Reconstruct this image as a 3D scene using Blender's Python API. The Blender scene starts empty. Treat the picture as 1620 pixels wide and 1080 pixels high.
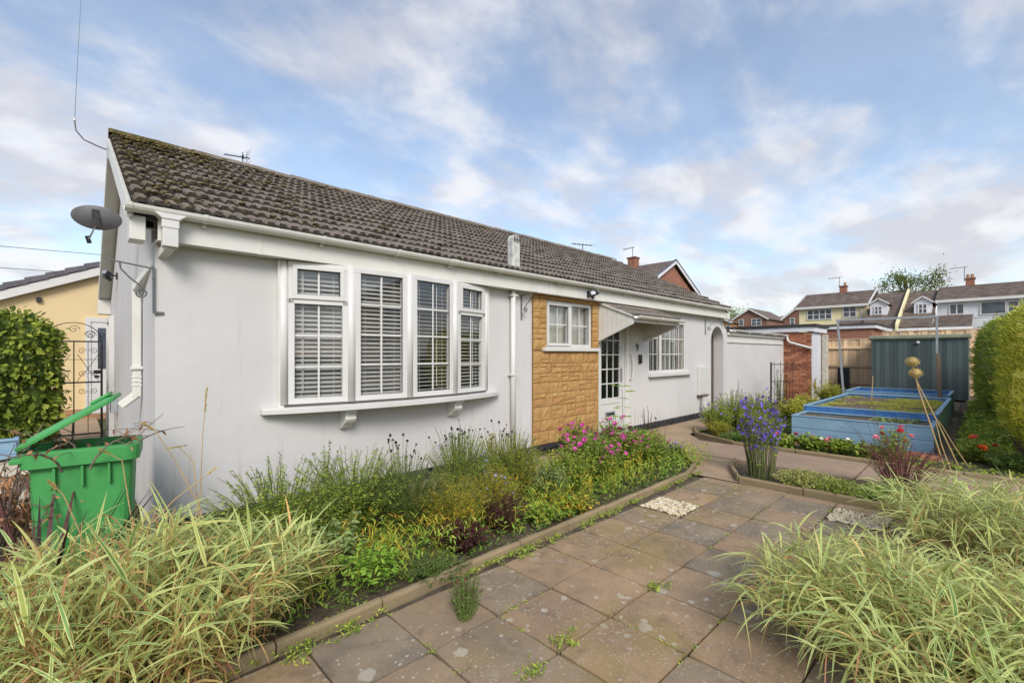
import bpy, math, random
import numpy as np
from mathutils import Vector, Matrix, noise as mnoise

random.seed(7)
rng = np.random.default_rng(7)
S = bpy.context.scene
C = S.collection
R = math.radians

# ------------------------------------------------------------------ camera, world, sun, exposure
cam_d = bpy.data.cameras.new('camera')
cam = bpy.data.objects.new('camera', cam_d)
C.objects.link(cam)
S.camera = cam
cam.location = (-0.46, -4.61, 1.5)
cam.rotation_euler = (R(90), 0, R(46.2 - 90))
cam_d.sensor_width = 36
cam_d.lens = 36 * 720 / 1620
cam_d.shift_y = 20 / 1620
cam_d.clip_start = 0.05
cam_d.clip_end = 2000

SUN_EL, SUN_AZ = 38.0, 238.0        # azimuth measured counter-clockwise from +x, towards the sun
world = bpy.data.worlds.new('World')
S.world = world
world.use_nodes = True
wt = world.node_tree
wt.nodes.clear()


def wn(t, **k):
    n = wt.nodes.new(t)
    for a, b in k.items():
        setattr(n, a, b)
    return n


def wmath(op, a, b=None, c=None, clamp=False):
    n = wn('ShaderNodeMath', operation=op, use_clamp=clamp)
    for i, s in enumerate((a, b, c)):
        if s is None:
            continue
        if isinstance(s, (int, float)):
            n.inputs[i].default_value = s
        else:
            wt.links.new(s, n.inputs[i])
    return n.outputs[0]


sky = wn('ShaderNodeTexSky', sky_type='NISHITA')
sky.sun_disc = False
sky.sun_elevation = R(SUN_EL)
sky.sun_rotation = R(90 - SUN_AZ)
sky.air_density = 1.0
sky.dust_density = 1.2
sky.ozone_density = 2.0
tc = wn('ShaderNodeTexCoord')
sep = wn('ShaderNodeSeparateXYZ')
wt.links.new(tc.outputs['Generated'], sep.inputs[0])
zc = wmath('MAXIMUM', sep.outputs[2], 0.0)
den = wmath('ADD', zc, 0.30)
comb = wn('ShaderNodeCombineXYZ')
wt.links.new(wmath('DIVIDE', sep.outputs[0], den), comb.inputs[0])
wt.links.new(wmath('DIVIDE', sep.outputs[1], den), comb.inputs[1])


def wnoise(scale, detail, rough, dist, off, stretch=(1, 1, 1), rot=0.0):
    mp = wn('ShaderNodeMapping')
    mp.inputs['Location'].default_value = off
    mp.inputs['Scale'].default_value = stretch
    mp.inputs['Rotation'].default_value = (0, 0, rot)
    wt.links.new(comb.outputs[0], mp.inputs[0])
    n = wn('ShaderNodeTexNoise')
    n.inputs['Scale'].default_value = scale
    n.inputs['Detail'].default_value = detail
    n.inputs['Roughness'].default_value = rough
    n.inputs['Distortion'].default_value = dist
    wt.links.new(mp.outputs[0], n.inputs['Vector'])
    return n.outputs['Fac']


def wramp(fac, a, b):
    n = wn('ShaderNodeMapRange', interpolation_type='SMOOTHSTEP')
    n.inputs['From Min'].default_value = a
    n.inputs['From Max'].default_value = b
    wt.links.new(fac, n.inputs['Value'])
    return n.outputs[0]


CL1, CL2 = (2.0, 33.0, 0), (6.0, 22.0, 0)
big = wnoise(1.9, 9, 0.55, 0.1, CL1, (1.0, 1.2, 1), 0.7)
wisp = wnoise(4.6, 9, 0.6, 0.2, CL2, (0.9, 1.2, 1), 0.5)
shade = wnoise(3.2, 6, 0.5, 0.2, (1.3, 9.2, 0), (1, 1.4, 1), 0.4)
sumn = wmath('ADD', wmath('MULTIPLY', big, 0.68), wmath('MULTIPLY', wisp, 0.32))
low = wmath('MULTIPLY', wmath('POWER', wmath('SUBTRACT', 1.0, zc), 3.0), 0.13)          # more cloud towards the horizon, as real layers stack up
mask = wmath('ADD', wmath('MULTIPLY', wramp(wmath('ADD', sumn, low), 0.44, 0.66), 0.72), 0.18)
ccol = wn('ShaderNodeMix', data_type='RGBA')
ccol.inputs[6].default_value = (3.9, 3.85, 4.1, 1)
ccol.inputs[7].default_value = (5.3, 5.2, 5.25, 1)
wt.links.new(wramp(shade, 0.40, 0.60), ccol.inputs[0])
skyg = wn('ShaderNodeMix', data_type='RGBA', blend_type='MULTIPLY')
skyg.inputs[0].default_value = 1.0
skyg.inputs[7].default_value = (1.26, 1.26, 1.20, 1)
wt.links.new(sky.outputs[0], skyg.inputs[6])
mixc = wn('ShaderNodeMix', data_type='RGBA')
wt.links.new(mask, mixc.inputs[0])
wt.links.new(skyg.outputs[2], mixc.inputs[6])
wt.links.new(ccol.outputs[2], mixc.inputs[7])
bg = wn('ShaderNodeBackground')
bg.inputs['Strength'].default_value = 0.125
wt.links.new(mixc.outputs[2], bg.inputs[0])
wo = wn('ShaderNodeOutputWorld')
wt.links.new(bg.outputs[0], wo.inputs[0])

sun_d = bpy.data.lights.new('sun', 'SUN')
sun_d.energy = 2.0
sun_d.angle = R(24.0)
sun_d.color = (1.0, 0.95, 0.88)
sun = bpy.data.objects.new('sun', sun_d)
C.objects.link(sun)
_sd = Vector((math.cos(R(SUN_AZ)) * math.cos(R(SUN_EL)), math.sin(R(SUN_AZ)) * math.cos(R(SUN_EL)), math.sin(R(SUN_EL))))
sun.rotation_euler = _sd.to_track_quat('Z', 'Y').to_euler()

S.view_settings.view_transform = 'Standard'
S.view_settings.look = 'None'
S.view_settings.exposure = 0.55
S.view_settings.gamma = 1.0
S.view_settings.use_curve_mapping = False
S.cycles.max_bounces = 6
S.cycles.transparent_max_bounces = 12
S.cycles.caustics_reflective = False
S.cycles.caustics_refractive = False


# ------------------------------------------------------------------ colours and materials
def lin(r, g, b, k=1.0):
    return tuple(min(1.0, k * ((c / 255 / 12.92) if c <= 10 else ((c / 255 + 0.055) / 1.055) ** 2.4)) for c in (r, g, b)) + (1,)


class Mat:
    def __init__(s, name):
        s.m = bpy.data.materials.new(name)
        s.m.use_nodes = True
        s.t = s.m.node_tree
        s.b = s.t.nodes['Principled BSDF']
        s.geo = s.n('ShaderNodeNewGeometry')
        s.pos = s.geo.outputs['Position']

    def n(s, t, **k):
        x = s.t.nodes.new(t)
        for a, b in k.items():
            setattr(x, a, b)
        return x

    def l(s, a, b):
        s.t.links.new(a, b)

    def put(s, v, sock):
        if isinstance(v, (int, float)):
            sock.default_value = v
        elif isinstance(v, tuple):
            sock.default_value = v
        else:
            s.l(v, sock)

    def math(s, op, a, b=0.0, clamp=False):
        x = s.n('ShaderNodeMath', operation=op, use_clamp=clamp)
        s.put(a, x.inputs[0])
        s.put(b, x.inputs[1])
        return x.outputs[0]

    def noise(s, scale, detail=4, rough=0.55, dist=0.0, stretch=None, vec=None, off=None):
        v = vec if vec is not None else s.pos
        if stretch or off:
            mp = s.n('ShaderNodeMapping')
            mp.inputs['Scale'].default_value = stretch or (1, 1, 1)
            mp.inputs['Location'].default_value = off or (0, 0, 0)
            s.l(v, mp.inputs[0])
            v = mp.outputs[0]
        x = s.n('ShaderNodeTexNoise')
        x.inputs['Scale'].default_value = scale
        x.inputs['Detail'].default_value = detail
        x.inputs['Roughness'].default_value = rough
        x.inputs['Distortion'].default_value = dist
        s.l(v, x.inputs['Vector'])
        return x.outputs['Fac']

    def ramp(s, fac, a, b):
        x = s.n('ShaderNodeMapRange', interpolation_type='SMOOTHSTEP')
        x.inputs['From Min'].default_value = a
        x.inputs['From Max'].default_value = b
        s.put(fac, x.inputs['Value'])
        return x.outputs[0]

    def mix(s, fac, a, b, blend='MIX'):
        x = s.n('ShaderNodeMix', data_type='RGBA', blend_type=blend)
        s.put(fac, x.inputs[0])
        s.put(a, x.inputs[6])
        s.put(b, x.inputs[7])
        return x.outputs[2]

    def rnd(s):
        return s.n('ShaderNodeObjectInfo').outputs['Random']

    def bump(s, h, strength=0.3, dist=0.01):
        x = s.n('ShaderNodeBump')
        x.inputs['Strength'].default_value = strength
        x.inputs['Distance'].default_value = dist
        s.l(h, x.inputs['Height'])
        s.l(x.outputs[0], s.b.inputs['Normal'])

    def done(s, col, rough=0.7, spec=None):
        s.put(col, s.b.inputs['Base Color'])
        s.put(rough, s.b.inputs['Roughness'])
        if spec is not None:
            s.b.inputs['Specular IOR Level'].default_value = spec
        return s.m


def simple(name, c1, c2=None, scale=4, rough=0.7, bump=0.0, bscale=60, bdist=0.004, rnd=0.0, detail=5, stretch=None, metallic=0.0, spec=None):
    m = Mat(name)
    col = c1
    if c2:
        col = m.mix(m.ramp(m.noise(scale, detail, 0.6, stretch=stretch), 0.32, 0.68), c1, c2)
    if rnd:
        k = m.math('ADD', m.math('MULTIPLY', m.rnd(), 2 * rnd), 1 - rnd)
        v = m.n('ShaderNodeCombineColor')
        for i in range(3):
            m.l(k, v.inputs[i])
        col = m.mix(1.0, col, v.outputs[0], 'MULTIPLY')
    if bump:
        m.bump(m.noise(bscale, 5, 0.6, stretch=stretch), bump, bdist)
    m.b.inputs['Metallic'].default_value = metallic
    return m.done(col, rough, spec)


def leafmat(name, cols, trans=0.35, rough=0.55, stripe=None, gain=1.75):
    """cols: list of colours picked by the leaf's own random value; stripe: colour of the leaf margins"""
    m = Mat(name)
    at = m.n('ShaderNodeAttribute', attribute_name='tint')
    sp = m.n('ShaderNodeSeparateColor')
    m.l(at.outputs['Color'], sp.inputs[0])
    if gain != 1.0:
        cols = [tuple(min(0.85, c * gain * g) for c, g in zip(c3[:3], (1.06, 1.0, 0.85))) + (1,) for c3 in cols]
    r = m.n('ShaderNodeValToRGB')
    r.color_ramp.interpolation = 'LINEAR'
    e = r.color_ramp.elements
    e[0].position = 0.0
    e[0].color = cols[0]
    e[1].position = 1.0
    e[1].color = cols[-1]
    for i in range(1, len(cols) - 1):
        x = e.new(i / (len(cols) - 1))
        x.color = cols[i]
    rv = m.math('FRACT', m.math('ADD', sp.outputs[0], m.math('MULTIPLY', m.rnd(), 3.7)))
    m.l(rv, r.inputs[0])
    col = r.outputs[0]
    if stripe:
        a = m.math('ABSOLUTE', m.math('SUBTRACT', sp.outputs[1], 0.5))
        col = m.mix(m.ramp(m.math('ADD', a, m.math('MULTIPLY', sp.outputs[0], 0.22)), 0.33, 0.42), col, stripe)
    m.b.inputs['Roughness'].default_value = rough
    m.b.inputs['Specular IOR Level'].default_value = 0.3
    m.put(col, m.b.inputs['Base Color'])
    tr = m.n('ShaderNodeBsdfTranslucent')
    m.put(col, tr.inputs['Color'])
    mx = m.n('ShaderNodeMixShader')
    mx.inputs[0].default_value = trans
    m.l(m.b.outputs[0], mx.inputs[1])
    m.l(tr.outputs[0], mx.inputs[2])
    out = [x for x in m.t.nodes if x.type == 'OUTPUT_MATERIAL'][0]
    m.l(mx.outputs[0], out.inputs[0])
    return m.m


def make_render_wall(name, base, dirt=0.6):
    m = Mat(name)
    n1 = m.noise(0.9, 6, 0.6)
    col = m.mix(m.ramp(n1, 0.35, 0.7), base, tuple(c * 0.93 for c in base[:3]) + (1,))
    sepz = m.n('ShaderNodeSeparateXYZ')
    m.l(m.pos, sepz.inputs[0])
    streak = m.noise(2.0, 6, 0.65, stretch=(7, 7, 0.5))
    lowm = m.ramp(sepz.outputs[2], 0.75, 0.1)                       # splash dirt at the foot of the wall
    st = m.math('MULTIPLY', m.ramp(m.math('ADD', streak, m.math('MULTIPLY', lowm, 0.14)), 0.56, 0.8), dirt)
    col = m.mix(st, col, (0.42, 0.40, 0.33, 1))
    spots = m.ramp(m.noise(23, 2, 0.4), 0.80, 0.84)
    col = m.mix(m.math('MULTIPLY', spots, 0.5), col, (0.35, 0.33, 0.30, 1))
    h = m.math('ADD', m.noise(140, 4, 0.6), m.math('MULTIPLY', m.noise(9, 4, 0.6), 1.4))
    m.bump(h, 0.5, 0.005)
    return m.done(col, 0.85, 0.2)


M = {}
M['wall'] = make_render_wall('white_masonry_paint', (0.605, 0.59, 0.585, 1))
M['cream_wall'] = make_render_wall('cream_paint', (0.72, 0.56, 0.32, 1), 0.15)
M['yellow_board'] = simple('yellow_boarding', (0.85, 0.76, 0.46, 1), (0.80, 0.70, 0.41, 1), 1.0, 0.6)
M['white_board'] = simple('white_boarding', (0.72, 0.73, 0.76, 1), (0.64, 0.65, 0.68, 1), 1.0, 0.5)
M['pvc'] = simple('white_upvc', (0.655, 0.645, 0.635, 1), (0.62, 0.61, 0.585, 1), 3, 0.35, rnd=0.02)


def aged_pvc():
    m = Mat('weathered_white_upvc')
    n = m.noise(3.5, 6, 0.65)
    s2 = m.noise(1.6, 6, 0.7, stretch=(5, 5, 1.0))
    col = m.mix(m.ramp(n, 0.42, 0.75), (0.68, 0.67, 0.63, 1), (0.62, 0.605, 0.54, 1))
    col = m.mix(m.math('MULTIPLY', m.ramp(s2, 0.55, 0.78), 0.32), col, (0.42, 0.42, 0.30, 1))
    return m.done(col, 0.4)


M['pvc_old'] = aged_pvc()
M['black_paint'] = simple('black_masonry_paint', (0.018, 0.019, 0.024, 1), (0.045, 0.046, 0.052, 1), 9, 0.55, 0.5, 60)
M['iron'] = simple('black_iron', (0.02, 0.02, 0.022, 1), (0.05, 0.045, 0.04, 1), 30, 0.5, 0.3, 150, metallic=0.3)
M['grey_iron'] = simple('grey_painted_iron', (0.16, 0.17, 0.17, 1), (0.09, 0.095, 0.095, 1), 30, 0.5, 0.2, 150)
M['galv'] = simple('galvanised_steel', (0.42, 0.45, 0.48, 1), (0.34, 0.36, 0.38, 1), 12, 0.45, metallic=0.5)
M['dark'] = simple('dark_plastic', (0.02, 0.02, 0.022, 1), None, 5, 0.4)
M['dish'] = simple('grey_dish_mesh', (0.16, 0.165, 0.175, 1), (0.13, 0.13, 0.14, 1), 10, 0.5)
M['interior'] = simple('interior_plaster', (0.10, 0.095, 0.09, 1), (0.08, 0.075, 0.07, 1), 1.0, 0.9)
M['slat'] = simple('blind_slat', (0.38, 0.37, 0.355, 1), None, 1, 0.5)
M['cord'] = simple('blind_cord', (0.7, 0.7, 0.68, 1), None, 1, 0.7)


def glass_mat(name, tint=(0.985, 0.99, 0.99, 1), frost=False):
    m = Mat(name)
    tr = m.n('ShaderNodeBsdfTransparent')
    tr.inputs[0].default_value = tint
    gl = m.n('ShaderNodeBsdfGlossy')
    gl.inputs['Color'].default_value = (1, 1, 1, 1)
    gl.inputs['Roughness'].default_value = 0.012
    if frost:
        v = m.n('ShaderNodeTexVoronoi')
        v.inputs['Scale'].default_value = 26
        m.l(m.pos, v.inputs['Vector'])
        bp = m.n('ShaderNodeBump')
        bp.inputs['Strength'].default_value = 0.5
        bp.inputs['Distance'].default_value = 0.01
        m.l(v.outputs['Distance'], bp.inputs['Height'])
        m.l(bp.outputs[0], gl.inputs['Normal'])
        gl.inputs['Roughness'].default_value = 0.05
        tr.inputs[0].default_value = (0.25, 0.27, 0.29, 1)
    else:
        w = m.noise(1.3, 2, 0.5)
        bp = m.n('ShaderNodeBump')
        bp.inputs['Strength'].default_value = 0.08
        bp.inputs['Distance'].default_value = 0.02
        m.l(w, bp.inputs['Height'])
        m.l(bp.outputs[0], gl.inputs['Normal'])
    fr = m.n('ShaderNodeFresnel')
    bf = m.geo.outputs['Backfacing']            # same reflectance from either side of the pane
    m.l(m.math('ADD', 1.6, m.math('MULTIPLY', bf, 1 / 1.6 - 1.6)), fr.inputs['IOR'])
    mx = m.n('ShaderNodeMixShader')
    m.l(fr.outputs[0], mx.inputs[0])
    m.l(tr.outputs[0], mx.inputs[1])
    m.l(gl.outputs[0], mx.inputs[2])
    out = [x for x in m.t.nodes if x.type == 'OUTPUT_MATERIAL'][0]
    m.l(mx.outputs[0], out.inputs[0])
    return m.m


M['far_glass'] = simple('dark_window_glass', (0.035, 0.045, 0.06, 1), (0.10, 0.12, 0.15, 1), 1.5, 0.08)
M['glass'] = glass_mat('window_glass')
M['frost'] = glass_mat('patterned_glass', frost=True)


def slab_mat():
    m = Mat('concrete_paving_slab')
    r = m.rnd()
    c = m.mix(m.ramp(m.noise(2.2, 6, 0.62, 0.3), 0.3, 0.7), (0.37, 0.25, 0.145, 1), (0.25, 0.175, 0.115, 1))
    c2 = m.mix(m.ramp(m.noise(3.1, 5, 0.6), 0.35, 0.7), (0.27, 0.215, 0.15, 1), (0.165, 0.138, 0.108, 1))
    c = m.mix(m.math('MULTIPLY', m.ramp(r, 0.30, 0.85), 0.9), c, c2)
    # orange-green algae film
    alg = m.math('MULTIPLY', m.ramp(m.noise(1.5, 6, 0.65, off=(3, 5, 0)), 0.46, 0.66), 0.6)
    c = m.mix(alg, c, (0.26, 0.19, 0.065, 1))
    blot = m.ramp(m.noise(6.5, 7, 0.72, 0.3, off=(9, 1, 3)), 0.50, 0.68)
    c = m.mix(m.math('MULTIPLY', blot, 0.55), c, (0.13, 0.10, 0.075, 1))
    # fine aggregate
    ag = m.ramp(m.noise(190, 3, 0.6), 0.55, 0.75)
    c = m.mix(m.math('MULTIPLY', ag, 0.45), c, (0.46, 0.38, 0.29, 1))
    dk = m.ramp(m.noise(75, 4, 0.7), 0.60, 0.78)
    c = m.mix(m.math('MULTIPLY', dk, 0.6), c, (0.055, 0.05, 0.045, 1))
    # lichen rosettes in several sizes
    for sc, th, rad, k in ((7.0, 0.66, 0.34, 0.65), (15, 0.56, 0.36, 0.75), (34, 0.46, 0.40, 0.75), (75, 0.42, 0.42, 0.75)):
        v = m.n('ShaderNodeTexVoronoi')
        v.inputs['Scale'].default_value = sc
        wob = m.n('ShaderNodeVectorMath', operation='ADD')
        nz = m.n('ShaderNodeTexNoise')
        nz.inputs['Scale'].default_value = sc * 2.2
        nz.inputs['Detail'].default_value = 4
        m.l(m.pos, nz.inputs['Vector'])
        sc2 = m.n('ShaderNodeVectorMath', operation='SCALE')
        sc2.inputs['Scale'].default_value = 0.55 / sc
        m.l(nz.outputs['Color'], sc2.inputs[0])
        m.l(m.pos, wob.inputs[0])
        m.l(sc2.outputs[0], wob.inputs[1])
        m.l(wob.outputs[0], v.inputs['Vector'])
        cs = m.n('ShaderNodeSeparateColor')
        m.l(v.outputs['Color'], cs.inputs[0])
        pick = m.math('GREATER_THAN', cs.outputs[0], th)
        radius = m.math('MULTIPLY', cs.outputs[1], rad)
        disc = m.ramp(m.math('SUBTRACT', radius, v.outputs['Distance']), 0.0, 0.05)
        patch = m.ramp(m.noise(1.1, 3, 0.5, off=(sc, 2, 0)), 0.40, 0.58)
        f = m.math('MULTIPLY', m.math('MULTIPLY', pick, disc), m.math('MULTIPLY', patch, k))
        c = m.mix(f, c, (0.46, 0.42, 0.34, 1))
    h = m.math('ADD', m.noise(110, 4, 0.7), m.math('MULTIPLY', m.noise(7, 4, 0.6), 2.0))
    m.bump(h, 0.35, 0.006)
    return m.done(c, 0.85, 0.25)


M['slab'] = slab_mat()


def concrete_mat(name, a, b, k=1.0):
    m = Mat(name)
    c = m.mix(m.ramp(m.noise(1.1, 7, 0.65, 0.4), 0.3, 0.7), a, b)
    c = m.mix(m.math('MULTIPLY', m.ramp(m.noise(4, 6, 0.7), 0.5, 0.75), 0.5), c, tuple(x * 0.55 for x in a[:3]) + (1,))
    c = m.mix(m.math('MULTIPLY', m.ramp(m.noise(150, 3, 0.7), 0.55, 0.75), 0.4), c, tuple(min(1, x * 1.6) for x in a[:3]) + (1,))
    m.bump(m.math('ADD', m.noise(120, 4, 0.7), m.math('MULTIPLY', m.noise(8, 4), 2.0)), 0.4, 0.006)
    return m.done(c, 0.9, 0.2)


M['path'] = concrete_mat('path_concrete', (0.40, 0.29, 0.19, 1), (0.31, 0.23, 0.155, 1))
M['pink_path'] = concrete_mat('pinkish_concrete', (0.36, 0.26, 0.185, 1), (0.28, 0.205, 0.15, 1))
M['kerb'] = concrete_mat('kerb_concrete', (0.31, 0.235, 0.14, 1), (0.21, 0.165, 0.095, 1))
M['soil'] = simple('soil', (0.07, 0.052, 0.034, 1), (0.14, 0.105, 0.07, 1), 6, 0.95, 1.0, 30, 0.03)
M['soil_dry'] = simple('dry_soil', (0.21, 0.155, 0.10, 1), (0.12, 0.09, 0.06, 1), 9, 0.95, 1.0, 35, 0.03)
M['lawn'] = simple('far_grass', (0.05, 0.075, 0.02, 1), (0.09, 0.10, 0.035, 1), 1.5, 0.9, 0.8, 40, 0.03)
M['tarmac'] = simple('tarmac', (0.05, 0.05, 0.05, 1), (0.07, 0.07, 0.068, 1), 3, 0.9, 0.4, 120)


def tile_mat():
    m = Mat('concrete_roof_tile')
    r = m.rnd()
    c = m.mix(m.ramp(m.noise(5, 6, 0.65), 0.3, 0.7), (0.25, 0.21, 0.18, 1), (0.175, 0.147, 0.125, 1))
    c = m.mix(m.math('MULTIPLY', r, 0.45), c, (0.25, 0.215, 0.185, 1))
    c = m.mix(m.ramp(m.noise(38, 5, 0.75), 0.52, 0.72), c, (0.035, 0.03, 0.026, 1))
    c = m.mix(m.math('MULTIPLY', m.ramp(m.noise(60, 3, 0.7, off=(4, 1, 2)), 0.66, 0.74), 0.7), c, (0.34, 0.31, 0.25, 1))
    sx = m.n('ShaderNodeSeparateXYZ')
    m.l(m.pos, sx.inputs[0])
    # moss thickest at the verge over the gable and along the ridge
    edge = m.math('MULTIPLY', m.ramp(sx.outputs[0], 1.6, -0.2), 0.24)
    ridge = m.math('MULTIPLY', m.ramp(sx.outputs[2], 3.85, 4.3), 0.16)
    mo = m.math('ADD', m.math('ADD', m.noise(11, 7, 0.75), edge), ridge)
    mc = m.mix(m.ramp(m.noise(30, 4, 0.6), 0.4, 0.65), (0.070, 0.058, 0.022, 1), (0.17, 0.135, 0.055, 1))
    c = m.mix(m.ramp(mo, 0.70, 0.80), c, mc)
    m.bump(m.math('ADD', m.noise(140, 4, 0.7), m.math('MULTIPLY', m.noise(30, 5, 0.7), 2.5)), 0.6, 0.008)
    return m.done(c, 0.9, 0.2)


M['tile'] = tile_mat()
M['far_tile'] = simple('brown_roof_tiles', (0.085, 0.062, 0.050, 1), (0.17, 0.128, 0.102, 1), 2.6, 0.85, 0.5, 20, 0.03, rnd=0.12)
M['grey_tile'] = simple('grey_verge_tile', (0.10, 0.095, 0.115, 1), (0.14, 0.125, 0.14, 1), 8, 0.7, 0.3, 60, rnd=0.15)
M['lead'] = simple('lead_flashing', (0.30, 0.30, 0.29, 1), (0.42, 0.41, 0.38, 1), 12, 0.6, 0.4, 40)
M['flue'] = simple('white_weathered_flue', (0.66, 0.66, 0.62, 1), (0.40, 0.41, 0.38, 1), 14, 0.6, 0.3, 80)


def brick_mat(name, a, b, scale=1.0, mortar=(0.36, 0.31, 0.26, 1)):
    m = Mat(name)
    mp = m.n('ShaderNodeTexCoord')
    bt = m.n('ShaderNodeTexBrick')
    cmb = m.n('ShaderNodeCombineXYZ')
    sp = m.n('ShaderNodeSeparateXYZ')
    m.l(m.pos, sp.inputs[0])
    m.l(m.math('ADD', sp.outputs[0], sp.outputs[1]), cmb.inputs[0])
    m.l(sp.outputs[2], cmb.inputs[1])
    m.l(cmb.outputs[0], bt.inputs['Vector'])
    bt.inputs['Color1'].default_value = a
    bt.inputs['Color2'].default_value = b
    bt.inputs['Mortar'].default_value = mortar
    bt.inputs['Scale'].default_value = 1.0
    bt.inputs['Mortar Size'].default_value = 0.007
    bt.inputs['Brick Width'].default_value = 0.225
    bt.inputs['Row Height'].default_value = 0.075
    c = m.mix(m.math('MULTIPLY', m.ramp(m.noise(0.6, 5, 0.6), 0.35, 0.7), 0.35), bt.outputs['Color'], tuple(x * 0.6 for x in a[:3]) + (1,))
    return m.done(c, 0.85, 0.2)


M['far_brick'] = brick_mat('far_red_brick', (0.33, 0.115, 0.06, 1), (0.26, 0.085, 0.05, 1))
M['far_brick2'] = brick_mat('far_brown_brick', (0.24, 0.095, 0.06, 1), (0.18, 0.07, 0.05, 1))
M['far_brick3'] = brick_mat('far_buff_brick', (0.42, 0.22, 0.10, 1), (0.33, 0.17, 0.08, 1))


def one_brick():
    m = Mat('red_brick')
    r = m.n('ShaderNodeValToRGB')
    e = r.color_ramp.elements
    e[0].color = (0.20, 0.08, 0.05, 1)
    e[1].color = (0.50, 0.23, 0.13, 1)
    x = e.new(0.5)
    x.color = (0.38, 0.15, 0.085, 1)
    m.l(m.rnd(), r.inputs[0])
    c = m.mix(m.math('MULTIPLY', m.ramp(m.noise(14, 5, 0.7), 0.45, 0.7), 0.5), r.outputs[0], (0.10, 0.055, 0.045, 1))
    m.bump(m.noise(90, 4, 0.7), 0.5, 0.006)
    return m.done(c, 0.88, 0.2)


M['brick'] = one_brick()
M['mortar'] = simple('mortar', (0.46, 0.40, 0.33, 1), (0.34, 0.29, 0.24, 1), 10, 0.95, 0.5, 80)


def stone_mat():
    m = Mat('ochre_stone')
    r = m.rnd()
    c = m.mix(m.ramp(m.noise(6, 6, 0.65), 0.3, 0.7), (0.46, 0.265, 0.095, 1), (0.56, 0.35, 0.145, 1))
    c = m.mix(m.math('MULTIPLY', m.ramp(r, 0.55, 1.0), 0.6), c, (0.44, 0.215, 0.09, 1))
    c = m.mix(m.math('MULTIPLY', m.ramp(m.noise(45, 5, 0.75), 0.5, 0.7), 0.55), c, (0.30, 0.15, 0.05, 1))
    c = m.mix(m.math('MULTIPLY', m.ramp(m.noise(3, 5, 0.7, off=(8, 2, 1)), 0.62, 0.74), 0.4), c, (0.20, 0.12, 0.045, 1))
    m.bump(m.math('ADD', m.noise(70, 5, 0.75), m.math('MULTIPLY', m.noise(24, 5, 0.7), 2.0)), 0.9, 0.012)
    return m.done(c, 0.9, 0.2)


M['stone'] = stone_mat()
M['stone_joint'] = simple('ochre_joint', (0.33, 0.19, 0.075, 1), (0.20, 0.12, 0.05, 1), 12, 0.95, 0.5, 60)
M['gravel'] = simple('cream_gravel', (0.62, 0.52, 0.34, 1), (0.40, 0.31, 0.18, 1), 45, 0.8, rnd=0.2)


def board_mat(name, a, b, grain=(0.4, 6, 40)):
    m = Mat(name)
    sp = m.n('ShaderNodeTexCoord').outputs['Object']
    n1 = m.noise(3, 6, 0.6, 0.6, stretch=(14, 14, 0.6), vec=sp)
    c = m.mix(m.ramp(n1, 0.3, 0.7), a, b)
    k = m.math('ADD', m.math('MULTIPLY', m.rnd(), 0.5), 0.72)
    v = m.n('ShaderNodeCombineColor')
    for i in range(3):
        m.l(k, v.inputs[i])
    c = m.mix(1.0, c, v.outputs[0], 'MULTIPLY')
    m.bump(n1, 0.4, 0.006)
    return m.done(c, 0.85, 0.2)


M['fence'] = board_mat('fence_board_wood', (0.80, 0.58, 0.37, 1), (0.66, 0.45, 0.27, 1))
M['old_wood'] = board_mat('grey_weathered_wood', (0.20, 0.16, 0.13, 1), (0.12, 0.09, 0.075, 1))
M['post_wood'] = board_mat('post_wood', (0.30, 0.22, 0.17, 1), (0.22, 0.16, 0.12, 1))
M['shed'] = board_mat('green_shed_board', (0.095, 0.125, 0.125, 1), (0.075, 0.10, 0.102, 1))
M['felt'] = simple('green_roof_felt', (0.30, 0.33, 0.24, 1), (0.22, 0.25, 0.17, 1), 6, 0.9, 0.4, 60)
M['dark_felt'] = simple('dark_roof_felt', (0.05, 0.045, 0.045, 1), (0.035, 0.03, 0.03, 1), 3, 0.9)
M['concrete_post'] = simple('concrete_post', (0.58, 0.55, 0.46, 1), (0.44, 0.41, 0.34, 1), 10, 0.9, 0.4, 60)


def blue_board():
    m = Mat('blue_painted_board')
    n = m.noise(3, 6, 0.6, 0.4, stretch=(3, 1, 9))
    c = m.mix(m.ramp(n, 0.3, 0.7), (0.18, 0.31, 0.44, 1), (0.235, 0.38, 0.50, 1))
    c = m.mix(m.math('MULTIPLY', m.ramp(m.noise(9, 6, 0.7), 0.60, 0.76), 0.4), c, (0.07, 0.13, 0.17, 1))
    k = m.math('ADD', m.math('MULTIPLY', m.rnd(), 0.2), 0.9)
    v = m.n('ShaderNodeCombineColor')
    for i in range(3):
        m.l(k, v.inputs[i])
    c = m.mix(1.0, c, v.outputs[0], 'MULTIPLY')
    m.bump(n, 0.25, 0.004)
    return m.done(c, 0.6, 0.3)


M['blue'] = blue_board()
M['liner'] = simple('blue_plastic_liner', (0.035, 0.14, 0.40, 1), (0.07, 0.22, 0.50, 1), 5, 0.35, 0.7, 16, 0.03)


def bin_mat():
    m = Mat('green_bin_plastic')
    n = m.noise(2.5, 6, 0.6)
    c = m.mix(m.ramp(n, 0.3, 0.7), (0.055, 0.29, 0.075, 1), (0.075, 0.34, 0.10, 1))
    c = m.mix(m.math('MULTIPLY', m.ramp(m.noise(26, 6, 0.7, stretch=(1, 1, 0.3)), 0.60, 0.75), 0.5), c, (0.12, 0.33, 0.14, 1))
    c = m.mix(m.math('MULTIPLY', m.ramp(m.noise(5, 6, 0.7, off=(5, 1, 0)), 0.58, 0.75), 0.35), c, (0.02, 0.09, 0.02, 1))
    m.bump(m.noise(200, 3), 0.15, 0.002)
    return m.done(c, 0.5, 0.35)


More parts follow.
